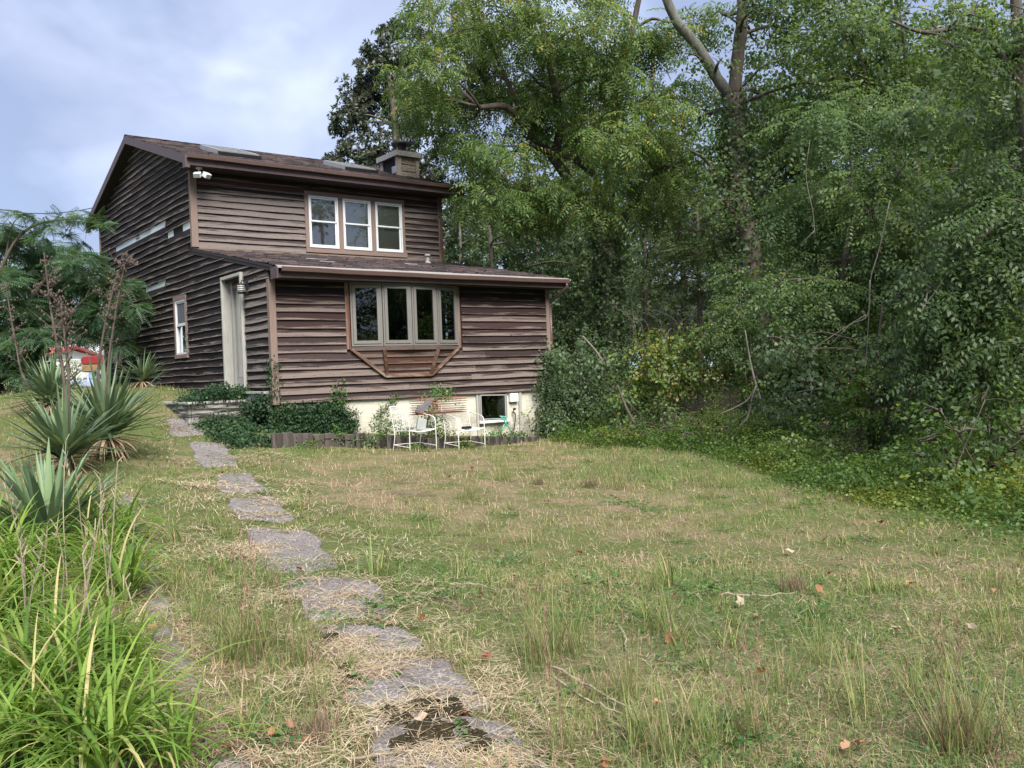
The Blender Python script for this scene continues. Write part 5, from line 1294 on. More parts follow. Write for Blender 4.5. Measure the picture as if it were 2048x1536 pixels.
# feathery juniper in the middle distance
b = gbase(1400, 800, 29)
tree('juniper_tree', 'olive green feathery juniper standing between the two ivy covered trunks', b, [([b, P(1400, 640, 29), P(1395, 420, 29)], .14, .04)],
     CL(29, [(1340, 480, 45), (1400, 430, 50), (1440, 500, 45), (1370, 560, 50), (1430, 580, 45), (1310, 540, 35), (1395, 510, 50), (1460, 440, 40), (1340, 400, 40), (1420, 370, 35), (1290, 440, 35)], 1.6, 5),
     'jun', 'l_juniper', dens=150, seed=15, droop=.15, flat=.6, sub=10, scale=1.1, jit=.5)
b = gbase(1290, 800, 33)
tree('cedar_tree', 'darker cedar half hidden behind the leaning ivy trunk', b, [([b, P(1290, 620, 33), P(1290, 420, 33)], .14, .04)],
     CL(33, [(1270, 420, 45), (1300, 500, 50), (1270, 580, 45), (1300, 650, 40), (1330, 350, 40), (1255, 500, 35)], 1.6, 6), 'jun', 'l_dark', dens=70, seed=16, droop=.2, flat=.7, scale=1.25, jit=.5)

# right hand woods
b = gbase(1680, 860, 17)
tree('locust_tree', 'mid green pinnate tree in the right woods above the bare hanging branch', b,
     [([b, P(1670, 700, 17), P(1690, 520, 17), P(1700, 400, 17)], .14, .03), ([P(1690, 500, 17), P(1760, 400, 16.8), P(1810, 330, 16.5)], .06, .012)],
     CL(17, [(1640, 380, 70), (1700, 330, 75), (1600, 430, 55), (1660, 460, 75), (1740, 420, 75), (1800, 350, 70), (1610, 530, 55), (1690, 560, 70), (1770, 500, 75), (1720, 230, 75), (1800, 240, 65), (1640, 240, 60), (1830, 440, 65), (1600, 640, 50), (1660, 660, 60), (1730, 630, 40), (1560, 560, 45)], 1.6, 7),
     'pinn', 'l_maple', dens=150, seed=17, droop=.5, sub=9, scale=1.15)
b = gbase(1850, 860, 21)
tree('tall_maple_tree', 'tall maple with light green crown at the top right', b,
     [([b, P(1850, 600, 21), P(1830, 300, 21), P(1800, 20, 21)], .22, .02), ([P(1800, 330, 21), P(1740, 180, 21), P(1700, 50, 21)], .10, .05)],
     CL(21, [(1680, 60, 75), (1750, 20, 75), (1700, 150, 65), (1770, 120, 75), (1850, 60, 80), (1840, 170, 75), (1910, 120, 75), (1880, 260, 75), (1950, 220, 75), (1780, 200, 60), (1920, 350, 75), (1680, -40, 70), (1800, -50, 70), (1960, 30, 70)], 1.6, 8),
     'broad', 'l_maple', dens=140, seed=18, droop=.35, warm=.1, scale=1.15)
b = gbase(1900, 860, 27)
tree('bright_maple_tree', 'yellow green backlit tree behind the right hand woods', b, [([b, P(1890, 500, 27), P(1870, 250, 27)], .16, .02)],
     CL(27, [(1850, 280, 80), (1900, 200, 80), (1880, 400, 80), (1800, 420, 70), (1930, 300, 80), (1960, 420, 80), (1780, 560, 60), (1770, 640, 50), (1990, 800, 60), (2030, 760, 50), (1830, 320, 60)], 2, 9), 'broad', 'l_bright', dens=85, seed=19, scale=1.25)
b = gbase(2080, 960, 11.5)
tree('hanging_tree', 'near tree at the right edge with drooping dark pinnate sprays', b,
     [([b, P(2080, 700, 11.5), P(2070, 400, 11.5), P(2040, 150, 11.5), P(2030, -50, 11.5)], .16, .06), ([P(2070, 420, 11.5), P(1980, 460, 11), P(1910, 540, 10.8)], .06, .02), ([P(2045, 180, 11.5), P(1960, 60, 11.2), P(1850, 65, 11), P(1780, 40, 11)], .05, .015), ([P(2040, 105, 11.4), P(1930, 110, 11.4), P(1850, 30, 11.4)], .03, .012)],
     CL(11.5, [(2010, 330, 75), (1960, 400, 70), (1920, 480, 65), (2000, 470, 80), (1890, 560, 60), (1960, 570, 80), (2040, 580, 80), (1890, 650, 65), (1970, 670, 75), (1880, 740, 60), (1950, 760, 65), (2030, 690, 70), (2040, 420, 70), (1850, 610, 45), (2020, 250, 60), (1900, 830, 50), (1840, 700, 40), (1990, 140, 45), (1900, 95, 30), (2040, 40, 60), (1940, 30, 40)], .9, 10),
     'pinn', 'l_maple', dens=230, seed=20, droop=.75, sub=12, flat=.95, warm=-.08, hollow=.2)
b = gbase(1740, 860, 14.5)
tree('thicket_tree', 'bushy dark tree under the right woods with low hanging leaves', b, [([b, P(1750, 750, 14.5), P(1765, 610, 14.5)], .06, .012), ([b, P(1800, 760, 14.3), P(1830, 660, 14.3)], .05, .01)],
     CL(14.5, [(1620, 760, 55), (1680, 740, 55), (1640, 830, 50), (1570, 790, 45), (1590, 700, 50), (1800, 700, 45), (1830, 780, 55), (1850, 850, 55), (1780, 860, 50), (1930, 880, 60), (1560, 680, 40), (1800, 600, 40), (1920, 800, 50), (2000, 860, 60)], .9, 11), 'vine', 'l_dark', dens=190, seed=21, droop=.5, floor=.05)

# shrubs in front of the woods, each a plant of its own
def shrub(name, label, d, px, py, cl, tpl, leaf, dens, seed, cat='shrub', **kw):
    b = gbase(px, py, d); ts = [([b + np.array([dx, dy, 0]), b + np.array([dx * 1.8, dy * 1.8, .45]), CL(d, [cl[k % len(cl)]])[0][0]], .012, .006) for k, (dx, dy) in enumerate(((0, 0), (.15, .1), (-.15, .08)))]
    return tree(name, label, b, ts, CL(d, cl, .6, seed), tpl, leaf, dens=dens, seed=seed, cat=cat, twigs=3, floor=.03, **kw)
shrub('sapling', 'leafy sumac sapling growing before the forked trunk', 18, 1490, 860, [(1480, 570, 32), (1500, 620, 45), (1460, 630, 38), (1530, 650, 40), (1430, 660, 30), (1490, 690, 45), (1540, 710, 35), (1450, 600, 25)], 'pinn', 'l_maple', 150, 31, droop=.4)
shrub('bramble_bush', 'bramble thicket with yellow and rusty leaves right of the house', 18.5, 1330, 850, [(1290, 700, 38), (1330, 670, 40), (1370, 690, 45), (1410, 660, 35), (1270, 750, 40), (1320, 740, 45), (1380, 740, 45), (1430, 720, 40), (1250, 790, 35), (1300, 790, 40), (1360, 780, 35), (1470, 740, 35), (1410, 755, 30), (1500, 760, 30)], 'vine', 'l_bramble', 165, 32, droop=.5)
shrub('vine_mound', 'dark vine covered mound at the right corner of the house', 20, 1190, 850, [(1140, 830, 35), (1180, 800, 40), (1220, 770, 40), (1150, 770, 35), (1210, 830, 38), (1250, 840, 32), (1130, 700, 28), (1120, 760, 28), (1110, 830, 20), (1200, 720, 32)], 'vine', 'l_dark', 150, 33, droop=.5)
shrub('maple_seedling', 'bright green maple bush at the foot of the right woods', 13.5, 1720, 880, [(1700, 770, 38), (1740, 800, 42), (1690, 820, 40), (1660, 850, 32), (1770, 830, 35), (1720, 860, 40), (1750, 760, 22)], 'broad', 'l_bright', 150, 34, scale=.85, warm=-.12, droop=.2)
shrub('pale_privet', 'pale grey green privet low in front of the maple bush', 13, 1680, 900, [(1650, 880, 28), (1690, 880, 30), (1620, 890, 22), (1720, 900, 25), (1580, 880, 22)], 'vine', 'l_maple', 170, 35, scale=.7, warm=.1)
shrub('honeysuckle_bush', 'tangled honeysuckle bush under the hanging tree at the right edge', 10.6, 1950, 960, [(1900, 900, 50), (1960, 920, 55), (1850, 920, 40), (2010, 900, 55), (1930, 850, 45), (2040, 950, 50), (1980, 850, 45), (2040, 860, 45)], 'vine', 'l_maple', 150, 36, scale=.8)
shrub('bindweed_bush', 'leafy vine curtain hanging round the bent grey branches', 16.5, 1500, 880, [(1490, 730, 26), (1515, 760, 22), (1560, 830, 30), (1600, 860, 32), (1560, 880, 26), (1470, 860, 24), (1620, 810, 28), (1510, 900, 18)], 'vine', 'l_bramble', 150, 37, scale=.8, warm=-.1)
shrub('weed_thicket', 'low leafy weeds at the lawn edge below the brambles', 17, 1350, 880, [(1290, 870, 20), (1330, 860, 24), (1380, 850, 26), (1420, 860, 26), (1360, 880, 22), (1400, 885, 18), (1450, 890, 18), (1250, 870, 18), (1200, 870, 15)], 'vine', 'l_vine', 170, 38, scale=.75, warm=-.1)
shrub('mulberry_bush', 'broad leaved bush right of the vine mound before the low wall', 18, 1300, 860, [(1240, 790, 30), (1270, 830, 34), (1310, 850, 32), (1350, 830, 30), (1390, 850, 30), (1230, 850, 28), (1430, 840, 28), (1340, 800, 26)], 'broad', 'l_maple', 150, 41, scale=.8)
shrub('elder_bush', 'mid green elder bush filling the shade behind the grey forked branch', 17, 1560, 860, [(1540, 760, 36), (1580, 800, 40), (1620, 760, 40), (1600, 850, 36), (1650, 800, 36), (1550, 850, 32), (1520, 820, 28), (1640, 700, 36), (1590, 690, 34)], 'pinn', 'l_maple', 140, 42, scale=1.1)
shrub('wild_cherry_bush', 'tall fresh green bush left of the hanging tree', 14, 1800, 880, [(1790, 650, 42), (1830, 700, 42), (1780, 730, 40), (1830, 780, 42), (1800, 830, 42), (1850, 650, 36), (1860, 850, 40), (1760, 680, 30), (1810, 590, 36)], 'broad', 'l_maple', 150, 43, scale=.95, warm=.12)
shrub('grape_vine', 'light green vine draped low over the bushes at the far right', 9.8, 1960, 980, [(1880, 820, 40), (1920, 870, 45), (1970, 800, 45), (2020, 870, 50), (1900, 930, 36), (1990, 940, 42), (2050, 800, 50), (1850, 880, 34), (2040, 960, 36)], 'vine', 'l_vine', 150, 44, scale=.85, warm=-.22)
shrub('dogwood_bush', 'small rounded bush at the lawn edge in front of the brambles', 16, 1430, 890, [(1400, 850, 22), (1440, 860, 24), (1370, 870, 20), (1480, 880, 22), (1430, 885, 18), (1520, 890, 18)], 'broad', 'l_vine', 170, 45, scale=.6, warm=-.2)
shrub('shaded_bush', 'dark bush in the shade beside the leaning ivy trunk', 21, 1180, 850, [(1140, 720, 40), (1180, 760, 40), (1130, 800, 38), (1220, 720, 34), (1260, 700, 32), (1240, 770, 34), (1170, 680, 34)], 'broad', 'l_dark', 130, 46)
# grey bent dead branches and hanging bare limbs
def dead(label, paths, name='dead_branch', mat='deadwood', cat='branch'):
    mb = MB()
    for pts, r0, r1 in paths: pp = smooth_path(pts, 5); mb.tube(pp, list(np.linspace(r0, r1, len(pp))), 6)
    o = mb.build(name, M[mat], None, smooth=True); tag(o, label, cat); return o
dead('grey forked dead branch leaning on the ground before the woods', [(trunk_px(16, [(1538, 880), (1530, 830), (1512, 770), (1500, 720), (1490, 660)]), .035, .012), (trunk_px(16, [(1512, 775), (1495, 800), (1470, 815), (1440, 828)]), .022, .008), (trunk_px(15.9, [(1470, 862), (1495, 835), (1503, 800), (1512, 772)]), .020, .014)])
dead('bare grey limb hanging down in the right woods', [(trunk_px(13.5, [(1780, 400), (1758, 500), (1741, 560), (1737, 640), (1732, 720), (1728, 765)]), .008, .006), (trunk_px(13.5, [(1740, 560), (1735, 630), (1700, 650), (1660, 690)]), .012, .004), (trunk_px(13.5, [(1733, 715), (1745, 745), (1753, 805)]), .012, .006), (trunk_px(13.4, [(1732, 630), (1690, 655), (1615, 705)]), .010, .004), (trunk_px(13.4, [(1755, 700), (1770, 760), (1790, 800)]), .009, .004)])
dead('pale leaning dead stem beside the house corner', [(trunk_px(19.5, [(1210, 730), (1190, 700), (1165, 672)]), .03, .018)])
dead('thin pale twig arching in front of the right woods', [(trunk_px(15, [(1620, 280), (1612, 350), (1625, 420), (1630, 470)]), .005, .006), (trunk_px(15, [(1630, 460), (1600, 490)]), .006, .003)])
_r = np.random.default_rng(15); _pp = []
for i in range(26):
    x0, y0_ = _r.uniform(1260, 1400), 655; a = _r.uniform(-1.2, 1.2); l_ = _r.uniform(40, 110); m_ = (x0 + l_ * .5 * math.sin(a), y0_ - l_ * .5 * math.cos(a)); e = (m_[0] + l_ * .6 * math.sin(a * 1.5), m_[1] - l_ * .5 * math.cos(a * 1.6)); d_ = 24 + _r.uniform(-1, 1)
    _pp.append((trunk_px(d_, [(x0, y0_ + 60), (x0, y0_), m_, e]), .014, .003)); _pp.append((trunk_px(d_, [m_, (m_[0] + _r.normal(0, 22), m_[1] - _r.uniform(5, 30))]), .006, .002))
dead('spindly dead bush tangled behind the ivy wrapped trunk', _pp)
dead('leaning dark stem among the brambles', [(trunk_px(17.5, [(1270, 850), (1250, 810), (1235, 770)]), .035, .02)], mat='bark')

# background woods: a few crowns shared between many trees
def bgtree(label, px, py, d, h, wd, leaf, tpl, seed, n=26, proto={}):
    key = (leaf, seed)
    b = gbase(px, py, d)
    if key not in proto:
        r = np.random.default_rng(seed); cl = []
        for i in range(n):
            z = r.uniform(.12, .95) * h; rr_ = wd * (1 - .55 * (z / h - .35) ** 2 * 2) ; a = r.uniform(0, 6.28)
            q = r.uniform(.25, .8) * rr_; cl.append((b + np.array([q * math.cos(a), q * math.sin(a), z]), wd * r.uniform(.28, .42)))
        proto[key] = tree('woodland_tree', label, b, [([b, b + np.array([.2, 0, h * .4]), b + np.array([0, .2, h * .9])], .28, .06)], cl, tpl, M_leaf(leaf), dens=26, seed=seed, scale=1.45, droop=.35, group='woodland trees behind the house', twigs=2)
        return proto[key]
    c = copy_tree(proto[key]); c.location = b; c['label'] = label; c.rotation_euler.z = px * .37; s_ = h / 14.0; c.scale = (wd / 4.2, wd / 4.2, s_); return c
M_leaf = lambda k: k
for args in (('background tree behind the juniper, dense and dark', 1370, 780, 46, 14, 4.2, 'l_maple', 'broadfar', 51), ('slender dark background tree between the house and the leaning trunk', 1160, 780, 44, 14, 4.2, 'l_dark', 'broadfar', 52), ('bright green background tree far right of the juniper', 1560, 780, 42, 14, 4.2, 'l_bright', 'broadfar', 53),
             ('background tree behind the forked trunk', 1480, 780, 52, 15, 5, 'l_dark', 'broadfar', 52), ('background tree behind the locust', 1650, 780, 38, 16, 4.8, 'l_maple', 'broadfar', 51), ('background tree filling the gap under the bright maple', 1780, 800, 36, 13, 5, 'l_dark', 'broadfar', 52),
             ('background tree behind the hanging tree', 1930, 800, 32, 14, 5, 'l_maple', 'broadfar', 51), ('background tree at the far right edge', 2090, 800, 28, 12, 4.6, 'l_dark', 'broadfar', 52), ('low dark background tree beyond the house corner', 1080, 780, 42, 9, 4.5, 'l_dark', 'broadfar', 52),
             ('background tree left of the magnolia trunk', 960, 780, 46, 11, 5, 'l_maple', 'broadfar', 51), ('lit background tree behind the grey building', 1250, 780, 60, 13, 5, 'l_bright', 'broadfar', 53), ('tall background tree behind the leaning tree top', 1200, 780, 50, 19, 5.5, 'l_maple', 'broadfar', 51),
             ('short background tree between the dark stems', 1720, 800, 30, 8, 4, 'l_dark', 'broadfar', 52), ('short leafy background tree at the lawn gap', 1600, 800, 34, 7, 4, 'l_maple', 'broadfar', 51),
             ('woodland tree just beyond the right edge of the view', 2330, 900, 14, 10, 3.6, 'l_dark', 'broadfar', 52), ('taller woodland tree just beyond the right edge of the view', 2480, 900, 20, 13, 4.8, 'l_maple', 'broadfar', 51), ('woodland tree at the far right end of the woods', 2700, 900, 24, 13, 5, 'l_dark', 'broadfar', 52)):
    bgtree(*args)
for k, (x, y, h, wd) in enumerate(((12, -33, 11, 5), (20, -36, 13, 6), (28, -32, 12, 5.5), (36, -26, 13, 6), (3, -38, 9, 5), (20, -27, 7, 4), (2, -29, 9, 5), (7, -27, 10, 5), (-3, -33, 11, 5.5), (31, -15, 12, 5.5), (37, -8, 13, 6), (27, -22, 11, 5), (13, -26, 9, 5))):    # woods across the yard, seen mirrored in the window panes
    src = [o for o in COL.objects if o.name.startswith('woodland_tree') and o.parent is None][k % 3]; c = copy_tree(src); c.location = (x, y, gz(x, y)); c.rotation_euler.z = k * 1.1; c.scale = (wd / 4.2, wd / 4.2, h / 14)
    c['label'] = 'tree across the yard that shows as a reflection in the window panes'; c['group'] = 'trees reflected in the window panes'

# far left background greenery
def bush_far(label, d, cl, leaf, seed, px, py, tpl='broadfar', dens=40, sc=1.2):
    b = gbase(px, py, d); return tree('garden_tree', label, b, [([b, b + np.array([0, 0, 1.2])], .08, .05)], CL(d, cl, 1., seed), tpl, leaf, dens=dens, seed=seed, scale=sc, twigs=2)
bush_far('pale green shrub in front of the far blue house', 50, [(150, 725, 12), (165, 718, 10), (140, 732, 10), (120, 740, 10), (186, 722, 8)], 'l_bright', 61, 150, 750, sc=.6, dens=80)
bush_far('large distant trees closing the street view', 105, [(100, 660, 35), (150, 665, 40), (200, 650, 45), (60, 650, 45), (240, 660, 40), (120, 640, 35), (20, 650, 40), (180, 680, 20)], 'l_maple', 62, 150, 750, sc=2.6, dens=9)

# mimosa at the left, several crooked stems, feathery layered sprays
DM = 22; b = gbase(30, 785, DM)
tree('mimosa_tree', 'spreading feathery mimosa with crooked dark stems at the left edge', b,
     [([b, P(25, 720, DM), P(40, 640, DM), P(90, 560, DM), P(150, 520, DM)], .11, .03), ([b + np.array([-.4, 0, 0]), P(-10, 700, DM), P(-20, 600, DM), P(0, 520, DM)], .10, .03), ([b + np.array([.5, .2, 0]), P(70, 720, DM), P(110, 660, DM), P(170, 600, DM), P(230, 560, DM - 1)], .09, .03), ([b + np.array([-.9, .3, 0]), P(-40, 740, DM), P(-60, 600, DM)], .08, .03), ([P(0, 780, DM), P(12, 740, DM), P(-10, 690, DM)], .06, .03)],
     CL(DM, [(20, 480, 38), (60, 500, 42), (110, 505, 40), (155, 520, 38), (20, 545, 50), (80, 560, 50), (140, 570, 48), (195, 560, 38), (235, 580, 36), (262, 610, 24), (40, 620, 50), (100, 625, 48), (160, 630, 45), (215, 630, 40), (250, 650, 28), (-30, 560, 60), (-40, 660, 60), (30, 680, 42), (75, 670, 38), (-10, 720, 40), (20, 745, 30), (60, 715, 26), (190, 665, 22), (240, 690, 20), (60, 750, 24), (85, 735, 16)], 1.4, 12),
     'mim', 'l_mimosa', dens=190, seed=22, droop=.3, flat=.55, sub=10, scale=1.05)
b3 = gbase(60, 780, 26)
tree('mulberry_tree', 'dense dark broadleaf tree filling the space behind the mimosa', b3, [([b3, P(70, 700, 26), P(90, 600, 26)], .12, .04)],
     CL(26, [(10, 540, 50), (60, 540, 50), (120, 530, 45), (180, 545, 42), (230, 560, 35), (20, 600, 55), (90, 600, 55), (150, 600, 50), (210, 610, 45), (255, 620, 30), (50, 650, 45), (110, 655, 42), (10, 670, 45), (170, 650, 34), (-40, 600, 60), (30, 710, 40), (70, 730, 30), (0, 750, 35), (50, 760, 25)], 1.2, 14), 'broadfar', 'l_dark', dens=60, seed=24, droop=.35, twigs=2)
rM = np.random.default_rng(5)
mim_top = [(30, 425, 12), (60, 430, 14), (20, 450, 16), (50, 462, 16), (125, 435, 11), (150, 442, 12), (178, 440, 10), (195, 436, 8), (205, 448, 6), (100, 450, 14), (80, 475, 18), (170, 490, 14), (130, 470, 14), (-10, 470, 30)]
b2 = gbase(-25, 785, DM - .5)
tree('mimosa_tree', 'slender mimosa reaching fine sprays up to the eave', b2, [([b2, P(-20, 640, DM - .5), P(10, 520, DM - .5), P(60, 455, DM - .5), P(140, 438, DM - .5), P(190, 442, DM - .5)], .07, .008), ([P(10, 520, DM - .5), P(25, 450, DM - .5), P(50, 425, DM - .5)], .025, .006)],
     CL(DM - .5, mim_top, .3, 13), 'mim', 'l_mimosa', dens=120, seed=23, droop=.1, flat=.35, sub=6, scale=.8, warm=.05, twigs=2)

# ================================================================== IVY
def ivy(label, pts, out, name='ivy', tpl='ivy', leaf='l_ivy', seed=1, sc=1., cat='ivy', jit=.5):
    r = np.random.default_rng(seed); n = len(pts); f = r.normal(0, .6, (n, 3)) + np.array([0, 0, -.6]); up = np.asarray(out) + r.normal(0, jit, (n, 3))
    V, F, t = place(TP[tpl], pts, f, up, r.uniform(.7, 1.25, n) * sc, .45 + .35 * (vnoise(pts[:, 0] + pts[:, 1], pts[:, 2], 2.2, seed) - .5), r, .18)
    return tag(link(name, npmesh(name, V, F, t), None, [M[leaf]]), label, cat)
def trunk_ivy(label, path, r0, r1, n, seed, sc=1.6):
    r = np.random.default_rng(seed); pp = np.array(smooth_path(path, 8)); t = r.uniform(0, len(pp) - 1.001, n); i = t.astype(int); fr_ = (t - i)[:, None]
    c = pp[i] * (1 - fr_) + pp[i + 1] * fr_; a = r.uniform(0, 6.28, n); rad = (r0 + (r1 - r0) * t / len(pp)) * (.75 + 1.0 * vnoise(t * .8, a * 1.3, 1.0, seed) ** 1.5) + r.uniform(0, .20, n) ** 1.3
    o = np.stack([np.cos(a), np.sin(a), np.zeros(n)], -1); return ivy(label, c + o * rad[:, None], o, seed=seed, sc=sc, name='ivy', leaf='l_dark')
trunk_ivy('ivy wrapped round the leaning tree trunk right of the house', [P(1222, 850, D2), P(1218, 700, D2), P(1215, 560, D2), P(1212, 450, D2)], .34, .24, 1500, 71)
trunk_ivy('ivy climbing the tall forked trunk', [P(1525, 840, D3), P(1510, 640, D3), P(1490, 480, D3), P(1476, 320, D3), P(1470, 200, D3)], .30, .20, 1300, 72, 1.5)
# ivy over step and the left end of the foundation
r = np.random.default_rng(9); pts = []
for x0, x1, n, zt, zb in ((.0, 1.5, 3300, -.22, -.85),):
    x = r.uniform(x0, x1, n) ** 1.0; z = r.uniform(zb, zt, n); k = (x < 1.35 + .12 * np.sin(z * 9)) & ~((np.abs(x - .34) < .10) & (np.abs(z + .42) < .12 - np.abs(x - .34) * .6)); pts.append(np.stack([x, -.02 - r.uniform(0, .08, n), z], -1)[k])
n = 3200; u = r.uniform(-1.15, .15, n); v = r.uniform(-.95, 1.9, n); hgt = .24 * np.clip(1 - ((v - .9) / 1.6) ** 2, .1, 1) * np.clip((u + 1.25) / .5, .2, 1)
gzv = np.maximum(GZ(u, v), np.where((u > -1.26) & (v > 1.0), zs - .02, -9)); z = gzv + r.uniform(.0, 1, n) ** .7 * np.maximum(hgt, .06); pts.append(np.stack([u, v, np.minimum(z, .12)], -1))
n = 500; v = r.uniform(.0, 1.3, n); pts.append(np.stack([-.05 - r.uniform(0, .12, n), v, -.3 + r.uniform(0, .38, n) * np.clip(1.2 - v, .2, 1)], -1))
pts = np.concatenate(pts); ivy('dense dark ivy covering the door step and the left end of the foundation', pts, np.array([-.2, -.8, .5]), seed=73, sc=.8)
def creeper(label, path, n, seed, w_=.05, sc=.8, leaf='l_ivy', out=(-.1, -1, .2), tpl='ivy'):
    r = np.random.default_rng(seed); pp = np.array(smooth_path(path, 6)); t = r.uniform(0, len(pp) - 1.001, n); i = t.astype(int); f = (t - i)[:, None]
    c = pp[i] * (1 - f) + pp[i + 1] * f + r.normal(0, 1, (n, 3)) * np.array([w_, .015, w_ * .6]); o = ivy(label, c, np.array(out, float), 'creeper', tpl, leaf, seed, sc, 'creeper')
    mb = MB(); mb.tube(list(pp), .006, 4); mb.build('stem', M['deadwood'], o); return o
F0 = lambda px, py, y=-.05: on(px, py, 1, y)
creeper('young creeper climbing the siding above the ivy', [F0(670, 815), F0(678, 800), F0(672, 780), F0(676, 762)], 70, 81, .05, .8, 'l_weed')
creeper('thin dark creeper on the stucco, nearest the ivy', [F0(688, 865), F0(694, 845), F0(690, 830), F0(694, 815)], 26, 82, .018, .55)
creeper('second dark creeper on the stucco with a bushy top', [F0(706, 870), F0(709, 850), F0(713, 835), F0(714, 812)], 40, 83, .022, .6)
creeper('thin creeper dropping from the siding left of the chairs', [F0(765, 845), F0(760, 825), F0(772, 808), F0(790, 795), F0(778, 788)], 44, 84, .03, .6, 'l_weed')
creeper('leafy creeper over the cage trap', [F0(850, 860, -.2), F0(862, 820, -.5), F0(872, 790, -.5), F0(880, 778, -.4), F0(905, 785, -.4)], 90, 85, .07, .8, 'l_weed')
creeper('creeper twining up the left corner post', [F0(548, 800), F0(551, 760), F0(546, 740), F0(548, 720)], 45, 86, .03, .6)
creeper('dense creeper at the right corner post', [on(1104, 850, 1, -.1), on(1108, 790, 1, -.1), on(1106, 730, 1, -.1), on(1110, 700, 1, -.1)], 260, 87, .14, 1.3, 'l_dark')
r = np.random.default_rng(4); q = on(1108, 800, 1, -.25)
crown('pinnate_spray', [(on(1112, 760, 1, -.3), .30), (on(1118, 810, 1, -.35), .35), (on(1105, 835, 1, -.4), .28), (on(1125, 850, 1, -.4), .35)], 'pinn', 'l_dark', None, dens=260, seed=44, droop=.6)
tag(bpy.data.objects['pinnate_spray'], 'drooping pinnate sapling at the right corner of the foundation', 'shrub')
# small weeds along the foundation
def bedplant(label, px, py, y, cl_r, seed, leaf='l_weed', tpl='vine', sc=.55, dens=420):
    c = on(px, py, 1, y); o = crown('weed_bush', [(c, cl_r), (c + np.array([cl_r * .8, 0, -.05]), cl_r * .8), (c + np.array([-cl_r * .7, 0, -.06]), cl_r * .7)], tpl, leaf, None, dens=dens, seed=seed, scale=sc, sub=6); return tag(o, label, 'weed')
bedplant('bushy green weed in the bed left of the chairs', 775, 845, -.5, .22, 91); bedplant('low fern like weed over the edging by the ivy', 680, 868, -.75, .20, 92); bedplant('yellowish weed under the two chairs', 880, 872, -.9, .24, 93, 'l_vine')
bedplant('low weeds below the basement window', 990, 862, -.5, .22, 94); bedplant('weed between the cage and the wall', 870, 845, -.3, .16, 95); bedplant('weed at the right end of the edging', 1040, 872, -.7, .20, 96); bedplant('leafy weed behind the left chair', 805, 858, -.5, .22, 97); bedplant('weed trailing in front of the dark edging', 930, 880, -1.2, .18, 98, 'l_vine')
bedplant('weed climbing over the middle of the edging', 740, 872, -.98, .16, 101); bedplant('yellow green weed in front of the left chair', 830, 886, -1.55, .12, 102, 'l_vine', dens=600); bedplant('weed hiding the edging right of the chairs', 1000, 874, -1.0, .18, 103); bedplant('grassy weed at the left end of the edging', 610, 882, -1.15, .12, 104, 'l_vine'); bedplant('weed under the spigot', 1030, 862, -.4, .16, 105)
for k, (px, py, pt) in enumerate(((1062, 858, 828), (1077, 862, 820))):        # two upright leafy shoots
    a, b = on(px, py + 8, 1, -.4), on(px - 6, pt, 1, -.4); r = np.random.default_rng(k); n = 34; t = r.uniform(.1, 1, n); c = a + (b - a) * t[:, None]
    V, F, tt = place([T_simple(5, 1, .0, .09, .05, 2, .2)], c, rdir(r, n) * np.array([1, 1, .4]), ups(r, n), r.uniform(.7, 1.1, n), r.uniform(.4, .9, n), r)
    o = tag(link('upright_weed_plant', npmesh('upright_weed', V, F, tt), None, [M['l_weed']]), ['shorter upright leafy shoot before the white stucco', 'taller upright leafy shoot before the white stucco'][k], 'weed'); mb = MB(); mb.tube([a, b], .008, 4); mb.build('stem', M['stalk'], o)
dead('bleached forked twig standing at the right end of the edging', [([on(1094, 868, 1, -1.1), on(1100, 888, 1, -1.2), on(1104, 893, 1, -1.3)], .012, .008), ([on(1094, 868, 1, -1.1), on(1098, 845, 1, -1.0)], .008, .004), ([on(1096, 875, 1, -1.1), on(1091, 858, 1, -1.0)], .008, .004), ([on(1104, 893, 1, -1.3), on(1096, 900, 1, -1.6)], .012, .008)], mat='bark_pale', cat='twig')

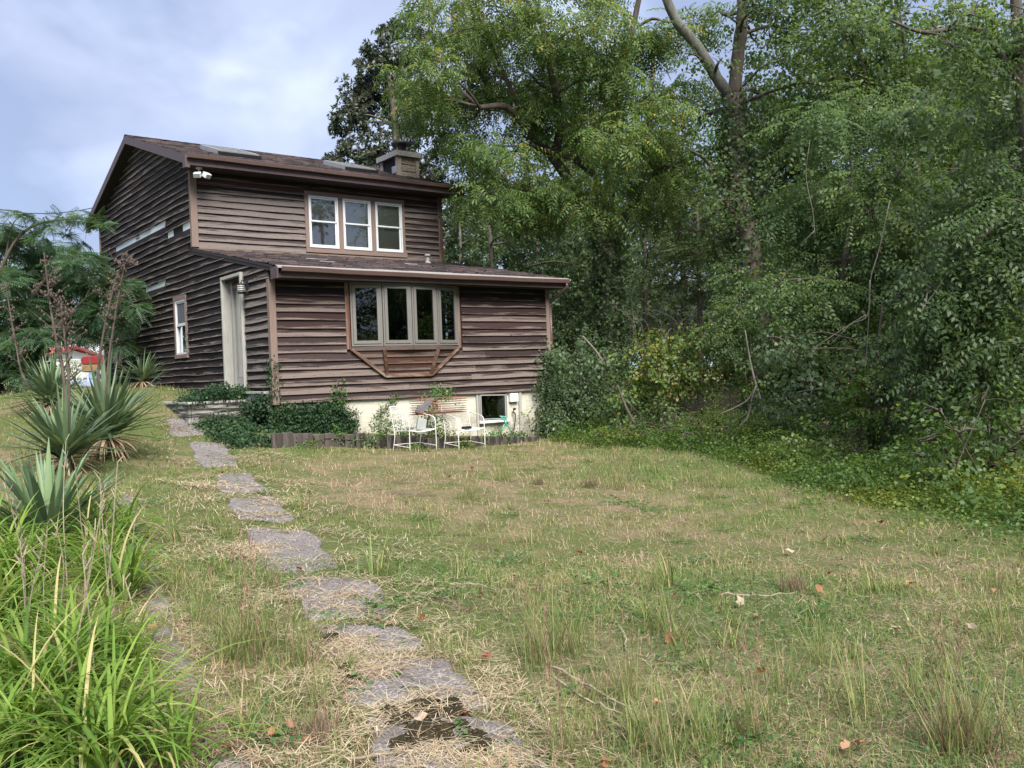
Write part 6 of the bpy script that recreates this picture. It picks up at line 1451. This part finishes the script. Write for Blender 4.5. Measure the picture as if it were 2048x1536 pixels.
# ================================================================== YUCCAS, LILIES, GRASSES
def yucca(px, py, d, label, n, L, seed, stalks=(), skirt=60, trunk_h=.25):
    b = gbase(px, py, d); b[2] += .08; root = empty('yucca', b); tag(root, label, 'yucca', 'yuccas in the left bed'); r = np.random.default_rng(seed)
    az = r.uniform(0, 6.28, n); el = np.clip(r.normal(.75, .42, n), -.25, 1.5); ln = L * r.uniform(.75, 1.15, n)
    base = np.stack([.05 * np.cos(az), .05 * np.sin(az), trunk_h + r.uniform(-.10, .10, n)], -1)
    prof = np.array([.75, 1, .95, .8, .5, .06])
    V, F, m_ = strips(base, az, el, r.uniform(-.05, .35, n) + .25 * (r.random(n) < .12), ln, r.uniform(.046, .072, n), 5, prof, fold=.45)
    link('leaves', npmesh('leaves', V, F, np.clip(np.repeat(.25 + .4 * r.random(n) + .25 * (el > 1.0), m_), 0, .86)), root, [M['l_yucca']])
    if skirt:
        az = r.uniform(0, 6.28, skirt); V, F, m_ = strips(np.stack([.05 * np.cos(az), .05 * np.sin(az), np.full(skirt, trunk_h - .1)], -1), az, r.uniform(-.6, .2, skirt), r.uniform(.3, 1.2, skirt), L * r.uniform(.4, .7, skirt), r.uniform(.02, .035, skirt), 5, prof, fold=.3)
        link('dead_leaves', npmesh('dead_leaves', V, F, np.repeat(r.random(skirt) * .7, m_)), root, [M['l_dry'] if False else M['l_thatch']])
    mb = MB(); mb.tube([(0, 0, -.15), (0, 0, trunk_h)], [.09, .07], 8); mb.build('trunk', M['bark'], root)
    for k, pts in enumerate(stalks):
        pw = [P(x, y, d) - b for x, y in pts]; pw[0] = np.array([0, 0, trunk_h]); pp = smooth_path(pw, 6); mb = MB(); mb.tube(pp, list(np.linspace(.026, .010, len(pp)) * r.uniform(.85, 1.15, len(pp))), 6)
        for j in range(34):                                      # side branchlets with dry pods in the upper part
            t = r.uniform(.52, 1.0); q = pp[int(t * (len(pp) - 1))]; a = r.uniform(0, 6.28); l_ = r.uniform(.08, .30) * (1.25 - t) * 1.8; e = q + np.array([math.cos(a) * l_, math.sin(a) * l_, l_ * r.uniform(.4, 1.1)]); mb.tube([q, (q + e) / 2 + r.normal(0, .02, 3), e], [.006, .004, .003], 4, False)
            for s_ in range(3):
                g = q + (e - q) * r.uniform(.35, 1.05) + r.normal(0, .02, 3); w_ = r.uniform(.010, .020); mb.tube([g - (0, 0, .022), g, g + (0, 0, .022)], [.003, w_, .003], 5, False)
        for j in range(10):
            t = r.uniform(.1, .6); q = pp[int(t * (len(pp) - 1))]; a = r.uniform(0, 6.28); mb.tube([q, q + np.array([.05 * math.cos(a), .05 * math.sin(a), .08])], [.008, .002], 4, False)
        mb.build('flower_stalk', M['stalk'], root)
    return root
yucca(215, 905, 13.2, 'tall yucca beside the path with two dead flower stalks', 135, 1.08, 1, stalks=([(228, 880), (215, 750), (232, 620), (255, 500)], [(215, 880), (195, 770), (212, 640), (240, 540), (270, 530)]), trunk_h=.40, skirt=110)
yucca(130, 900, 11.8, 'yucca at the centre left with leaning brown stalks', 115, .92, 2, stalks=([(135, 880), (128, 760), (105, 640), (88, 505)], [(142, 880), (138, 770), (130, 680), (120, 590)]), trunk_h=.30, skirt=40)
yucca(105, 850, 16.5, 'yucca farthest back in the left bed', 120, .85, 3, trunk_h=.30, stalks=([(70, 830), (50, 760), (30, 680), (10, 560)],))
yucca(95, 1060, 7.3, 'blue green yucca nearest the camera above the lilies', 110, .74, 4, trunk_h=.10, skirt=20)
yucca(285, 790, 19.5, 'small drooping yucca against the dark side wall', 60, .6, 5, trunk_h=.25, skirt=30)

# daylilies: three clump meshes shared by many plants
def lily_mesh(seed, n=62):
    r = np.random.default_rng(seed); az = r.uniform(0, 6.28, n); el = r.uniform(.85, 1.5, n)
    V, F, m_ = strips(r.normal(0, .05, (n, 3)) * np.array([1, 1, 0]), az, el, r.uniform(.9, 2.7, n), r.uniform(.34, .74, n), r.uniform(.009, .019, n), 8, np.array([.8, 1, 1, 1, .95, .85, .7, .45, .05]), fold=.35)
    return npmesh('leaves', V, F, np.clip(np.repeat(r.normal(.52, .27, n), m_), 0, 1))
lm = [lily_mesh(s) for s in (1, 2, 3, 4)]
for me in lm: me.materials.append(M['l_lily'])
ll = []
rl = np.random.default_rng(21)
edge_pts = [G(x, y)[:2] for x, y in ((335, 1540), (300, 1440), (275, 1330), (262, 1230), (240, 1130), (215, 1060))]
for k in range(66):
    t = rl.uniform(0, 4.999); i = int(t); e = edge_pts[i] + (edge_pts[i + 1] - edge_pts[i]) * (t - i)
    back = -.02 + rl.uniform(0, 1.0) ** 1.2 * 1.75; dirv = edge_pts[5] - edge_pts[0]; dirv /= np.linalg.norm(dirv); nrm = np.array([-dirv[1], dirv[0]])
    ll.append(e + nrm * back + rl.normal(0, .08, 2))
for k, q in enumerate(sorted(ll, key=lambda q: np.linalg.norm(q - CAM[:2]))):
    o = bpy.data.objects.new('daylily', lm[k % 4]); COL.objects.link(o); o.location = (q[0], q[1], gz(*q) - .01); o.rotation_euler.z = rl.uniform(0, 6.28); s_ = rl.uniform(.78, 1.14); o.scale = (s_, s_, s_)
    tag(o, 'bright green arching daylily clump in the bed at the left', 'daylily', 'daylilies in the left bed')
rs = np.random.default_rng(31)
for k, (x0, y0_, x1, y1_) in enumerate(((205, 1240, 235, 925), (135, 1150, 132, 880), (120, 1400, 208, 985), (170, 1210, 172, 1050), (90, 1230, 95, 1050), (55, 1260, 40, 1080), (110, 1250, 115, 1060), (60, 1200, 10, 960), (240, 1280, 212, 1045), (275, 1290, 250, 1160), (195, 1400, 165, 1110), (40, 1300, 48, 1110), (245, 1150, 272, 1030), (185, 1190, 150, 930), (30, 1150, 28, 1000), (225, 1220, 200, 960), (75, 1330, 85, 1090), (150, 1250, 190, 1060))):
    b = G(x0, min(y0_ + 30, 1530)); d = (ROT.T @ (b - CAM))[2]; mb = MB(); e = P(x1, y1_, d + rs.uniform(-.2, .2)); m_ = (b + e) / 2 + rs.normal(0, .03, 3)
    pp = smooth_path([b, m_, e], 5); mb.tube(pp, list(np.linspace(.0045, .0026, len(pp))), 5)
    for j in range(rs.integers(2, 5)):
        q = pp[-1 - j] if j < 3 else pp[-3]; a = rs.uniform(0, 6.28); mb.tube([q, q + np.array([.035 * math.cos(a), .035 * math.sin(a), rs.uniform(.03, .07)])], [.004, .003], 4, False)
    tag(mb.build('dead_flower_stalk', M['straw_stalk'], None), 'dry straw coloured flower stalk rising from the daylilies', 'flower stalk', 'dry lily stalks')

# ---- the lawn: thatch, short blades, ground cover
def in_slab(x, y):
    k = np.zeros(len(x), bool)
    for c, r_ in PADS: k |= (x - c[0]) ** 2 + (y - c[1]) ** 2 < r_ * r_
    return k
def sector(r, n, r0, r1, a0=-48, a1=54, pw=1.0):
    """random lawn positions in front of the viewer, thinning out with distance"""
    d = r0 * (r1 / r0) ** (r.random(n) ** pw); a = np.radians(r.uniform(a0, a1, n)) + math.atan2(ROT[0, 2], ROT[1, 2])
    return CAM[0] + d * np.sin(a), CAM[1] + d * np.cos(a), d
def lawn_ok(x, y):
    ok = ~((x > -.05) & (y > -.05) & (x < W_) & (y < YB)); ok &= ~((x > -.5) & (x < 5.5) & (y > -1.0) & (y < 0)); ok &= ~((x > -1.26) & (x < 0) & (y > 1) & (y < 3.06)); return ok
def greenness(x, y):
    g = .46 * vnoise(x, y, .33, 3) + .30 * vnoise(x, y, .9, 4) + .24 * vnoise(x, y, 2.6, 5)
    cx = ROT[0, 0] * (x - CAM[0]) + ROT[1, 0] * (y - CAM[1]); cz = ROT[0, 2] * (x - CAM[0]) + ROT[1, 2] * (y - CAM[1])
    return g + .10 * np.exp(-((x + 2.2) / 1.6) ** 2) * (y > -9) - .17 * np.exp(-((x + .3) ** 2 / 7 + (y + 6) ** 2 / 12)) - .07 * np.exp(-((x + 2.2) ** 2 / 1.2 + (y + 8.5) ** 2 / 5)) + .04 * (cx > 1.5)
r = np.random.default_rng(41); parts = []
def blades(n, r0, r1, L, W, segs, seed, flat=False, pw=1.0, gb=0.):
    r = np.random.default_rng(seed); x, y, d = sector(r, n, r0, r1, pw=pw); k = lawn_ok(x, y)
    ins = in_slab(x, y); k &= ~(ins & (r.random(n) < (.45 if flat else .96)))
    g = greenness(x, y)
    if not flat: k &= r.random(n) < np.clip((g - .26) * 3.6, .18, 1)
    x, y, d, g = x[k], y[k], d[k], g[k]; n = len(x); z = GZ(x, y) + (.028 * in_slab(x, y) if flat else -.005) + (r.uniform(0, .03, n) if flat else 0)
    base = np.stack([x, y, z], -1); lod = np.clip(d / 5, 1, 3.2)
    if flat: el = r.normal(.02, .16, n); bend = r.uniform(-.15, .5, n)
    else: el = r.uniform(.5, 1.5, n); bend = r.uniform(0, 1.3, n)
    V, F, m_ = strips(base, r.uniform(0, 6.28, n), el, bend, L * r.uniform(.5, 1.4, n) * (1 if flat else (1 + .5 * (lod - 1) * .4)), W * r.uniform(.7, 1.3, n) * lod, segs)
    t = r.random(n) if flat else np.clip(.51 + 2.5 * (g - .5) + r.normal(0, .2, n) + gb, 0, 1)
    return V, F, np.repeat(t, m_)
V, F, t = join(blades(125000, 2.0, 7.5, .075, .0032, 2, 1), blades(140000, 6.5, 26, .075, .0036, 1, 2))
tag(link('lawn_grass', npmesh('lawn_grass', V, F, t), None, [M['l_grass']]), 'short patchy grass of the lawn', 'grass', kind='stuff')
V, F, t = join(blades(52000, 2.0, 8, .11, .0024, 2, 3, True), blades(26000, 7, 24, .12, .0030, 1, 4, True))
r = np.random.default_rng(47); ex = []
for c, r_ in PADS:
    dd = np.linalg.norm(c - CAM[:2]); n = int(np.clip(3400 * r_ / (dd / 4.5), 300, 2200)); a = r.uniform(0, 6.28, n); q = r_ * (1.30 + r.normal(0, .22, n)) * (1 + .22 * np.sin(a * 2 + c[0]) + .15 * np.sin(a * 5 + c[1])); x, y = c[0] + q * np.cos(a), c[1] + q * np.sin(a)
    v_, f_, m_ = strips(np.stack([x, y, GZ(x, y) + r.uniform(.022, .055, n)], -1), r.uniform(0, 6.28, n), r.normal(0, .16, n), r.uniform(-.2, .5, n), r.uniform(.06, .17, n), r.uniform(.0025, .0045, n) * np.clip(dd / 5, 1, 2.5), 2); ex.append((v_, f_, np.repeat(r.uniform(.3, 1, n), m_)))
    for _ in range(2):
        a = r.uniform(0, 6.28); q = c + r_ * r.uniform(.2, 1.0) * np.array([math.cos(a), math.sin(a)]); n = int(np.clip(900 * r_ / (dd / 4.5), 100, 560)); x, y = r.normal(q[0], r_ * .30, n), r.normal(q[1], r_ * .22, n)
        v_, f_, m_ = strips(np.stack([x, y, GZ(x, y) + r.uniform(.028, .05, n)], -1), r.uniform(0, 6.28, n), r.normal(0, .14, n), r.uniform(-.2, .5, n), r.uniform(.06, .15, n), r.uniform(.0025, .0042, n) * np.clip(dd / 5, 1, 2.5), 2); ex.append((v_, f_, np.repeat(r.uniform(.3, 1, n), m_)))
for k in range(len(kb) - 1):                                # litter over the kerb
    a, b = G(*kb[k]), G(*kb[k + 1]); n = 420 if k < 4 else 160; t_ = r.random(n)[:, None]; q = (a + (b - a) * t_)[:, :2] + r.normal(0, .085, (n, 2)); dd = np.linalg.norm(a[:2] - CAM[:2])
    v_, f_, m_ = strips(np.concatenate([q, (GZ(q[:, 0], q[:, 1]) + r.uniform(.02, .055, n))[:, None]], 1), r.uniform(0, 6.28, n), r.normal(0, .2, n), r.uniform(-.2, .6, n), r.uniform(.06, .18, n), r.uniform(.0028, .005, n) * np.clip(dd / 5, 1, 2.5), 2); ex.append((v_, f_, np.repeat(r.uniform(.0, .9, n), m_)))
V, F, t = join((V, F, t), *ex)
tag(link('dry_thatch', npmesh('dry_thatch', V, F, t), None, [M['l_thatch']]), 'dry straw thatch lying on the lawn and the path', 'dry grass', kind='stuff')
# low broad leaved lawn weeds
r = np.random.default_rng(43); x, y, d = sector(r, 16000, 2.3, 22); g = .6 * vnoise(x, y, .5, 9) + .4 * vnoise(x, y, 1.7, 10); k = lawn_ok(x, y) & ~in_slab(x, y) & (g + r.normal(0, .06, len(x)) > .56)
x, y = x[k], y[k]; n = len(x); p = np.stack([x, y, GZ(x, y) + r.uniform(.01, .05, n)], -1)
V, F, t = place([T_simple(s, 6, .05, .03, .018, 2.0, .1) for s in (1, 2, 3)], p, rdir(r, n) * np.array([1, 1, .2]), ups(r, n, .4), r.uniform(.4, .85, n), r.uniform(.1, .9, n), r)
tag(link('clover', npmesh('clover', V, F, t), None, [M['l_weed']]), 'creeping broad leaved weeds spreading through the lawn', 'weeds', kind='stuff')
# ground cover vines along the foot of the woods
edge_line = [G(x, y)[:2] for x, y in ((1105, 880), (1200, 888), (1300, 893), (1400, 900), (1500, 925), (1600, 965), (1750, 1000), (1900, 1025), (2048, 1050), (2200, 1080))]
r = np.random.default_rng(44); n = 13500; t = r.uniform(0, len(edge_line) - 1.001, n); i = t.astype(int); e0 = np.array(edge_line); q = e0[i] + (e0[i + 1] - e0[i]) * (t - i)[:, None]
vd = q - CAM[:2]; vd /= np.linalg.norm(vd, axis=1, keepdims=True); bk = r.uniform(0, 1, n) ** 1.1 * (2.6 + 1.5 * vnoise(q[:, 0], q[:, 1], .6, 6)) - 1.1 * vnoise(q[:, 0], q[:, 1], 1.1, 8) ** 2; bk = np.where(r.random(n) < .10, -r.exponential(.45, n), bk); q = q + vd * bk[:, None]
hh_ = np.clip(bk, 0, 1.6) * .36 * np.clip(2.4 * vnoise(q[:, 0], q[:, 1], 1.3, 7) - .5, .12, 2) + .03
p = np.concatenate([q, (GZ(q[:, 0], q[:, 1]) + r.uniform(0, 1, n) ** .6 * (hh_ + .05))[:, None]], 1); k = ~((q[:, 0] < 6.9) & (q[:, 1] > -1)); p = p[k]; n = len(p)
tn = np.clip(.05 + .75 * vnoise(p[:, 0], p[:, 1], .8, 12), 0, .9)
V, F, t = place([T_simple(s, 6, .22, .055, .042, 1.6, .2) for s in (1, 2, 3)], p, rdir(r, n) * np.array([1, 1, .35]), ups(r, n, .45), r.uniform(.45, .95, n), tn, r)
r = np.random.default_rng(48); n = 420; i = r.integers(0, len(edge_line) - 1, n); f_ = r.random(n)[:, None]; q = e0[i] + (e0[i + 1] - e0[i]) * f_; vd = q - CAM[:2]; vd /= np.linalg.norm(vd, axis=1, keepdims=True); q = q + vd * r.uniform(-.3, 2.6, n)[:, None]; k = ~((q[:, 0] < 6.9) & (q[:, 1] > -1)); q = q[k]; n = len(q)
v2, f2, t2 = place(TP['pinn'] + TP['vine'], np.concatenate([q, (GZ(q[:, 0], q[:, 1]) + r.uniform(.08, .42, n))[:, None]], 1), rdir(r, n) * np.array([1, 1, .3]) + np.array([-.3, -.4, 0]), ups(r, n, .3), r.uniform(.5, 1.0, n), r.uniform(0, .55, n), r)
V, F, t = join((V, F, t), (v2, f2, t2))
tag(link('ground_cover', npmesh('ground_cover', V, F, t), None, [M['l_vine']]), 'yellow green vine ground cover along the foot of the woods', 'ground cover', kind='stuff')

# tall grass tufts standing out of the lawn
def tuft_mesh(seed, n, L, spread, W=.0035, seed_heads=0, bend=(.1, .8), el=(.95, 1.5), tr=(.3, .9), nm='tuft'):
    r = np.random.default_rng(seed); az = r.uniform(0, 6.28, n)
    V, F, m_ = strips(r.normal(0, spread, (n, 3)) * np.array([1, 1, 0]), az, r.uniform(*el, n), r.uniform(*bend, n), L * r.uniform(.45, 1.1, n), W * r.uniform(.7, 1.4, n), 4)
    me = npmesh(nm, V, F, np.repeat(r.uniform(*tr, n), m_)); me.materials.append(M['l_grass']); return me
def stalk_mesh(seed, n, L, spread):
    r = np.random.default_rng(seed); az = r.uniform(0, 6.28, n); b = r.normal(0, spread, (n, 3)) * np.array([1, 1, 0]); ln = L * r.uniform(.7, 1.1, n); el = r.uniform(1.2, 1.55, n)
    V, F, m_ = strips(b, az, el, r.uniform(0, .3, n), ln, np.full(n, .0025), 4, np.ones(5)); A = (V, F, np.full(len(V), .4)); hs = []
    for i in range(n):
        tip = V.reshape(n, m_, 3)[i, -1]; k = 9; aa = r.uniform(0, 6.28, k); hs.append(strips(tip - np.stack([np.zeros(k), np.zeros(k), r.uniform(0, .16, k)], -1), aa, r.uniform(.9, 1.4, k), r.uniform(.1, .7, k), r.uniform(.03, .07, k), np.full(k, .004), 2))
    parts = [A] + [(v, f, r.random(len(v))) for v, f, _ in hs]; V, F, t = join(*parts); me = npmesh('seed_heads', V, F, t); me.materials.append(M['l_seed']); return me
tall = [tuft_mesh(s, 85, .50, .07) for s in (1, 2, 3)]; mid = [tuft_mesh(s, 34, .24, .035, .005, bend=(.3, 1.2), el=(.6, 1.45)) for s in (4, 5, 6)]; sh = [stalk_mesh(s, 11, .62, .06) for s in (1, 2)]
purp = tuft_mesh(9, 160, .22, .05, .003, bend=(.2, 1.), el=(.8, 1.5), tr=(0, 1)); purp.materials.clear(); purp.materials.append(M['l_purple'])
def put_tuft(px, py, mesh, s_, label, group, name='grass_tuft', stalk=None, seed=0):
    p = G(px, py); o = bpy.data.objects.new(name, mesh); COL.objects.link(o); o.location = p; o.rotation_euler.z = (px * 7.1) % 6.28; o.scale = (s_, s_, s_); tag(o, label, 'grass', group)
    if stalk is not None: c = bpy.data.objects.new('seed_heads', stalk); COL.objects.link(c); c.parent = o
    return o
GL, GG = 'tall green tuft of grass standing out of the lawn', 'tall grass tufts'
for k, (px, py, s_) in enumerate(((490, 1330, 1.15), (520, 1290, .9), (540, 1180, .75), (610, 1330, .8), (1100, 1320, 1.0), (1140, 1310, .9), (1075, 1340, .8), (1330, 1270, .8), (1310, 1180, .6), (1130, 1520, .8), (1330, 1530, .9), (1420, 1500, .7), (1500, 1480, .8), (1720, 1440, .9), (1560, 1390, .7), (1250, 1400, .7), (880, 1320, .6), (440, 1060, .8), (940, 1000, .7), (1000, 935, .85), (1010, 960, .6), (1240, 980, .9), (870, 960, .6), (1460, 975, .75), (1420, 1000, .6), (1540, 1010, .7), (390, 1480, .6), (640, 1420, .6), (1640, 1330, .6), (1990, 1180, .6), (2010, 1290, .7), (350, 1180, .6), (400, 1250, .7), (780, 950, .5), (1830, 1400, .7), (1960, 1500, 1.1), (1900, 1510, .9))):
    put_tuft(px, py, tall[k % 3], s_, GL, GG, stalk=sh[k % 2] if k % 3 == 0 else None)
ML, MG = 'small bright spiky tuft of grass in the lawn', 'small grass tufts'
rt = np.random.default_rng(51); cnt = 0
for px, py, s_ in ((760, 1160, 1.7), (920, 1150, 1.1), (1055, 1090, 1.1), (1330, 1170, 1.4), (1440, 1130, 1.0), (1020, 1020, .9), (600, 1020, 1.3), (985, 1030, .9), (490, 1480, 1.3), (1390, 1470, 1.4), (1460, 1300, 1.2), (1270, 1490, 1.2), (1080, 965, .9), (1590, 1020, 1.0), (430, 1150, 1.3), (350, 1090, 1.3), (1690, 1090, .9), (920, 1000, .9)): put_tuft(px, py, mid[cnt % 3], s_, ML, MG); cnt += 1
x, y, d = sector(rt, 260, 2.6, 18)
for a, b in zip(x, y):
    if not lawn_ok(np.array([a]), np.array([b]))[0] or in_slab(np.array([a]), np.array([b]))[0] or greenness(np.array([a]), np.array([b]))[0] < .42: continue
    o = bpy.data.objects.new('grass_tuft', mid[cnt % 3]); COL.objects.link(o); o.location = (a, b, gz(a, b)); o.rotation_euler.z = rt.uniform(0, 6.28); s_ = rt.uniform(.45, 1.0); o.scale = (s_, s_, s_); tag(o, ML, 'grass', MG); cnt += 1
for px, py, s_, lb in ((1590, 1185, 1.0, 'round purplish tuft of seeding grass in the middle of the lawn'), (1180, 975, .9, 'reddish grass tuft on the far lawn'), (1930, 1500, 1.3, 'hazy purple grass tuft at the lower right corner'), (640, 1480, .9, 'purplish tuft of fine grass left of the nearest slab'), (1075, 970, .8, 'rusty small grass tuft left of the far lawn centre')): put_tuft(px, py, purp, s_, lb, 'purple grass tufts')
# leafy weeds with broad leaves
bw_ = []
for s in (1, 2):
    r = np.random.default_rng(s + 60); T = np.concatenate([T_frond(r, .22, 5, .05, .026, .4) @ (rotz(a) @ roty(-.5 + r.normal(0, .2))).T for a in np.linspace(0, 6.28, 9)[:-1]]); me = npmesh('broad_weed', T.reshape(-1, 3), np.arange(T.shape[0] * 4).reshape(-1, 4), np.repeat(r.uniform(.1, .8, T.shape[0]), 4)); me.materials.append(M['l_weed']); bw_.append(me)
for k, (px, py, s_, lb) in enumerate(((715, 1240, 1.3, 'leafy weed sprawling over the middle path slab'), (770, 1215, 1.0, 'leafy weed right of the middle path slab'), (770, 1310, .6, 'small dark green weed in the joint between two slabs'), (1010, 1130, 1.1, 'dark leafy weed at the left of the lawn centre'), (1400, 1190, 1.2, 'dark spreading weed right of the lawn centre'), (1200, 1170, 1.0, 'light green rosette weed in the lawn centre'), (490, 1500, 1.0, 'broad leaved weed beside the nearest kerb stone'), (1440, 1500, 1.0, 'upright leafy weed at the bottom of the lawn'), (1250, 1010, 1.2, 'bright low weed on the far lawn'), (1290, 1020, 1.0, 'second bright low weed on the far lawn'), (1170, 1240, .7, 'small weed above the tall grass tuft'), (1950, 1040, 1.5, 'fern like weed at the edge of the ground cover'), (1980, 1060, 1.2, 'fern like weed lowest at the right edge'), (300, 1010, .9, 'round leaved vine over the kerb by the front yucca'), (860, 1200, .8, 'weed trailing between path and lawn'), (300, 1110, .8, 'weed by the short kerb stone'))):
    p = G(px, py); o = bpy.data.objects.new('weed_plant', bw_[k % 2]); COL.objects.link(o); o.location = p; o.rotation_euler.z = k * 1.3; o.scale = (s_, s_, s_); tag(o, lb, 'weed', 'broad leaved weeds in the lawn')
rw_ = np.random.default_rng(57); x, y, d = sector(rw_, 130, 2.8, 16)
for a, b in zip(x, y):
    if not lawn_ok(np.array([a]), np.array([b]))[0]: continue
    o = bpy.data.objects.new('weed_plant', bw_[rw_.integers(0, 2)]); COL.objects.link(o); o.location = (a, b, gz(a, b)); o.rotation_euler.z = rw_.uniform(0, 6.28); s_ = rw_.uniform(.35, .8); o.scale = (s_, s_, s_); tag(o, 'low leafy weed scattered in the open lawn', 'weed', 'scattered low lawn weeds')
# fallen leaves and sticks
def leaf_mesh(seed):
    r = np.random.default_rng(seed); n = 9; a = np.linspace(-2.7, 2.7, n); rad = np.array([.35, .75, .55, .95, 1.0, .95, .55, .75, .35]) * .06 * r.uniform(.8, 1.2, n); cu = r.uniform(.2, .7)
    V = [(0, 0, .004)] + [(q * math.cos(t), q * math.sin(t) * .8, .004 + cu * abs(q * math.sin(t)) + r.uniform(0, .012)) for q, t in zip(rad, a)] + [(-.055, 0, .012)]
    mb = MB(); mb.add(V, [(0, i, i + 1) for i in range(1, n)] + [(0, n, n + 1)]); me = bpy.data.meshes.new('fallen_leaf'); me.from_pydata(V, [], mb.f)
    at = me.attributes.new('tint', 'FLOAT', 'POINT'); at.data.foreach_set('value', np.full(len(V), r.random(), dtype=np.float32)); me.materials.append(M['l_dry']); return me
fl_ = [leaf_mesh(s) for s in range(8)]; fl_[0].materials.clear(); fl_[0].materials.append(M['l_red'])
rf = np.random.default_rng(61); spots = [(1160, 1115, 0), (1090, 1140, 3), (1340, 1290, 2), (1580, 980, 5), (1820, 1180, 4), (1640, 1195, 6), (1990, 1195, 4), (580, 1480, 4), (545, 1490, 6), (1700, 1520, 4), (1720, 1515, 6), (1650, 1090, 4), (1945, 1270, 7), (1610, 930, 0), (1625, 938, 0), (330, 1255, 4), (300, 1270, 6), (600, 1150, 0), (1480, 1220, 7), (1580, 1115, 7), (1790, 1275, 7), (930, 1450, 0), (1010, 1095, 4), (970, 1330, 0), (1520, 1365, 2), (460, 1520, 6), (1090, 1010, 6)]
for px, py, k in spots:
    p = G(px, py); o = bpy.data.objects.new('fallen_leaf', fl_[k]); COL.objects.link(o); o.location = p + np.array([0, 0, .035]); o.rotation_euler = (rf.normal(0, .4), rf.normal(0, .4), rf.uniform(0, 6.28)); s_ = rf.uniform(.7, 1.2) * (.55 if k == 0 else .8); o.scale = (s_, s_, s_); tag(o, 'curled dry fallen leaf lying in the grass' if k else 'small red fallen leaf lying on the ground', 'leaf', 'brown fallen leaves' if k else 'red fallen leaves')
x, y, d = sector(rf, 70, 2.6, 14)
for a, b in zip(x, y):
    if lawn_ok(np.array([a]), np.array([b]))[0]:
        o = bpy.data.objects.new('fallen_leaf', fl_[rf.integers(1, 8)]); COL.objects.link(o); o.location = (a, b, gz(a, b) + .03); o.rotation_euler = (rf.normal(0, .5), rf.normal(0, .5), rf.uniform(0, 6.28)); s_ = rf.uniform(.4, .9); o.scale = (s_, s_, s_); tag(o, 'curled dry fallen leaf lying in the grass', 'leaf', 'brown fallen leaves')
for k, (q, lb) in enumerate((([(690, 1533), (850, 1522), (1000, 1512), (1095, 1506)], 'long pale stick across the bottom of the path'), ([(1110, 1345), (1200, 1400), (1290, 1450)], 'straw coloured stick lying right of the tall tuft'), ([(1110, 1370), (1180, 1420), (1240, 1445)], 'thinner stick parallel to the straw coloured one'), ([(1900, 1355), (1960, 1410), (2040, 1450)], 'grey twig near the right edge of the lawn'), ([(1440, 1198), (1510, 1202), (1590, 1196)], 'brown twig beside the purplish tuft'), ([(1240, 1265), (1252, 1290), (1255, 1325)], 'short pale twig above the sticks'), ([(900, 1175), (960, 1180), (1000, 1192)], 'bent brown twig left of the lawn centre'), ([(370, 1440), (430, 1475), (470, 1510)], 'brown reed lying across the nearest kerb stone'))):
    mb = MB(); pp = smooth_path([G(*c) + np.array([0, 0, .03]) for c in q], 5); mb.tube([c + rf.normal(0, .006, 3) for c in pp], list(np.linspace(.008, .004, len(pp))), 5); tag(mb.build('fallen_stick', M['straw_stalk'] if k != 3 else M['deadwood'], None), lb, 'stick')
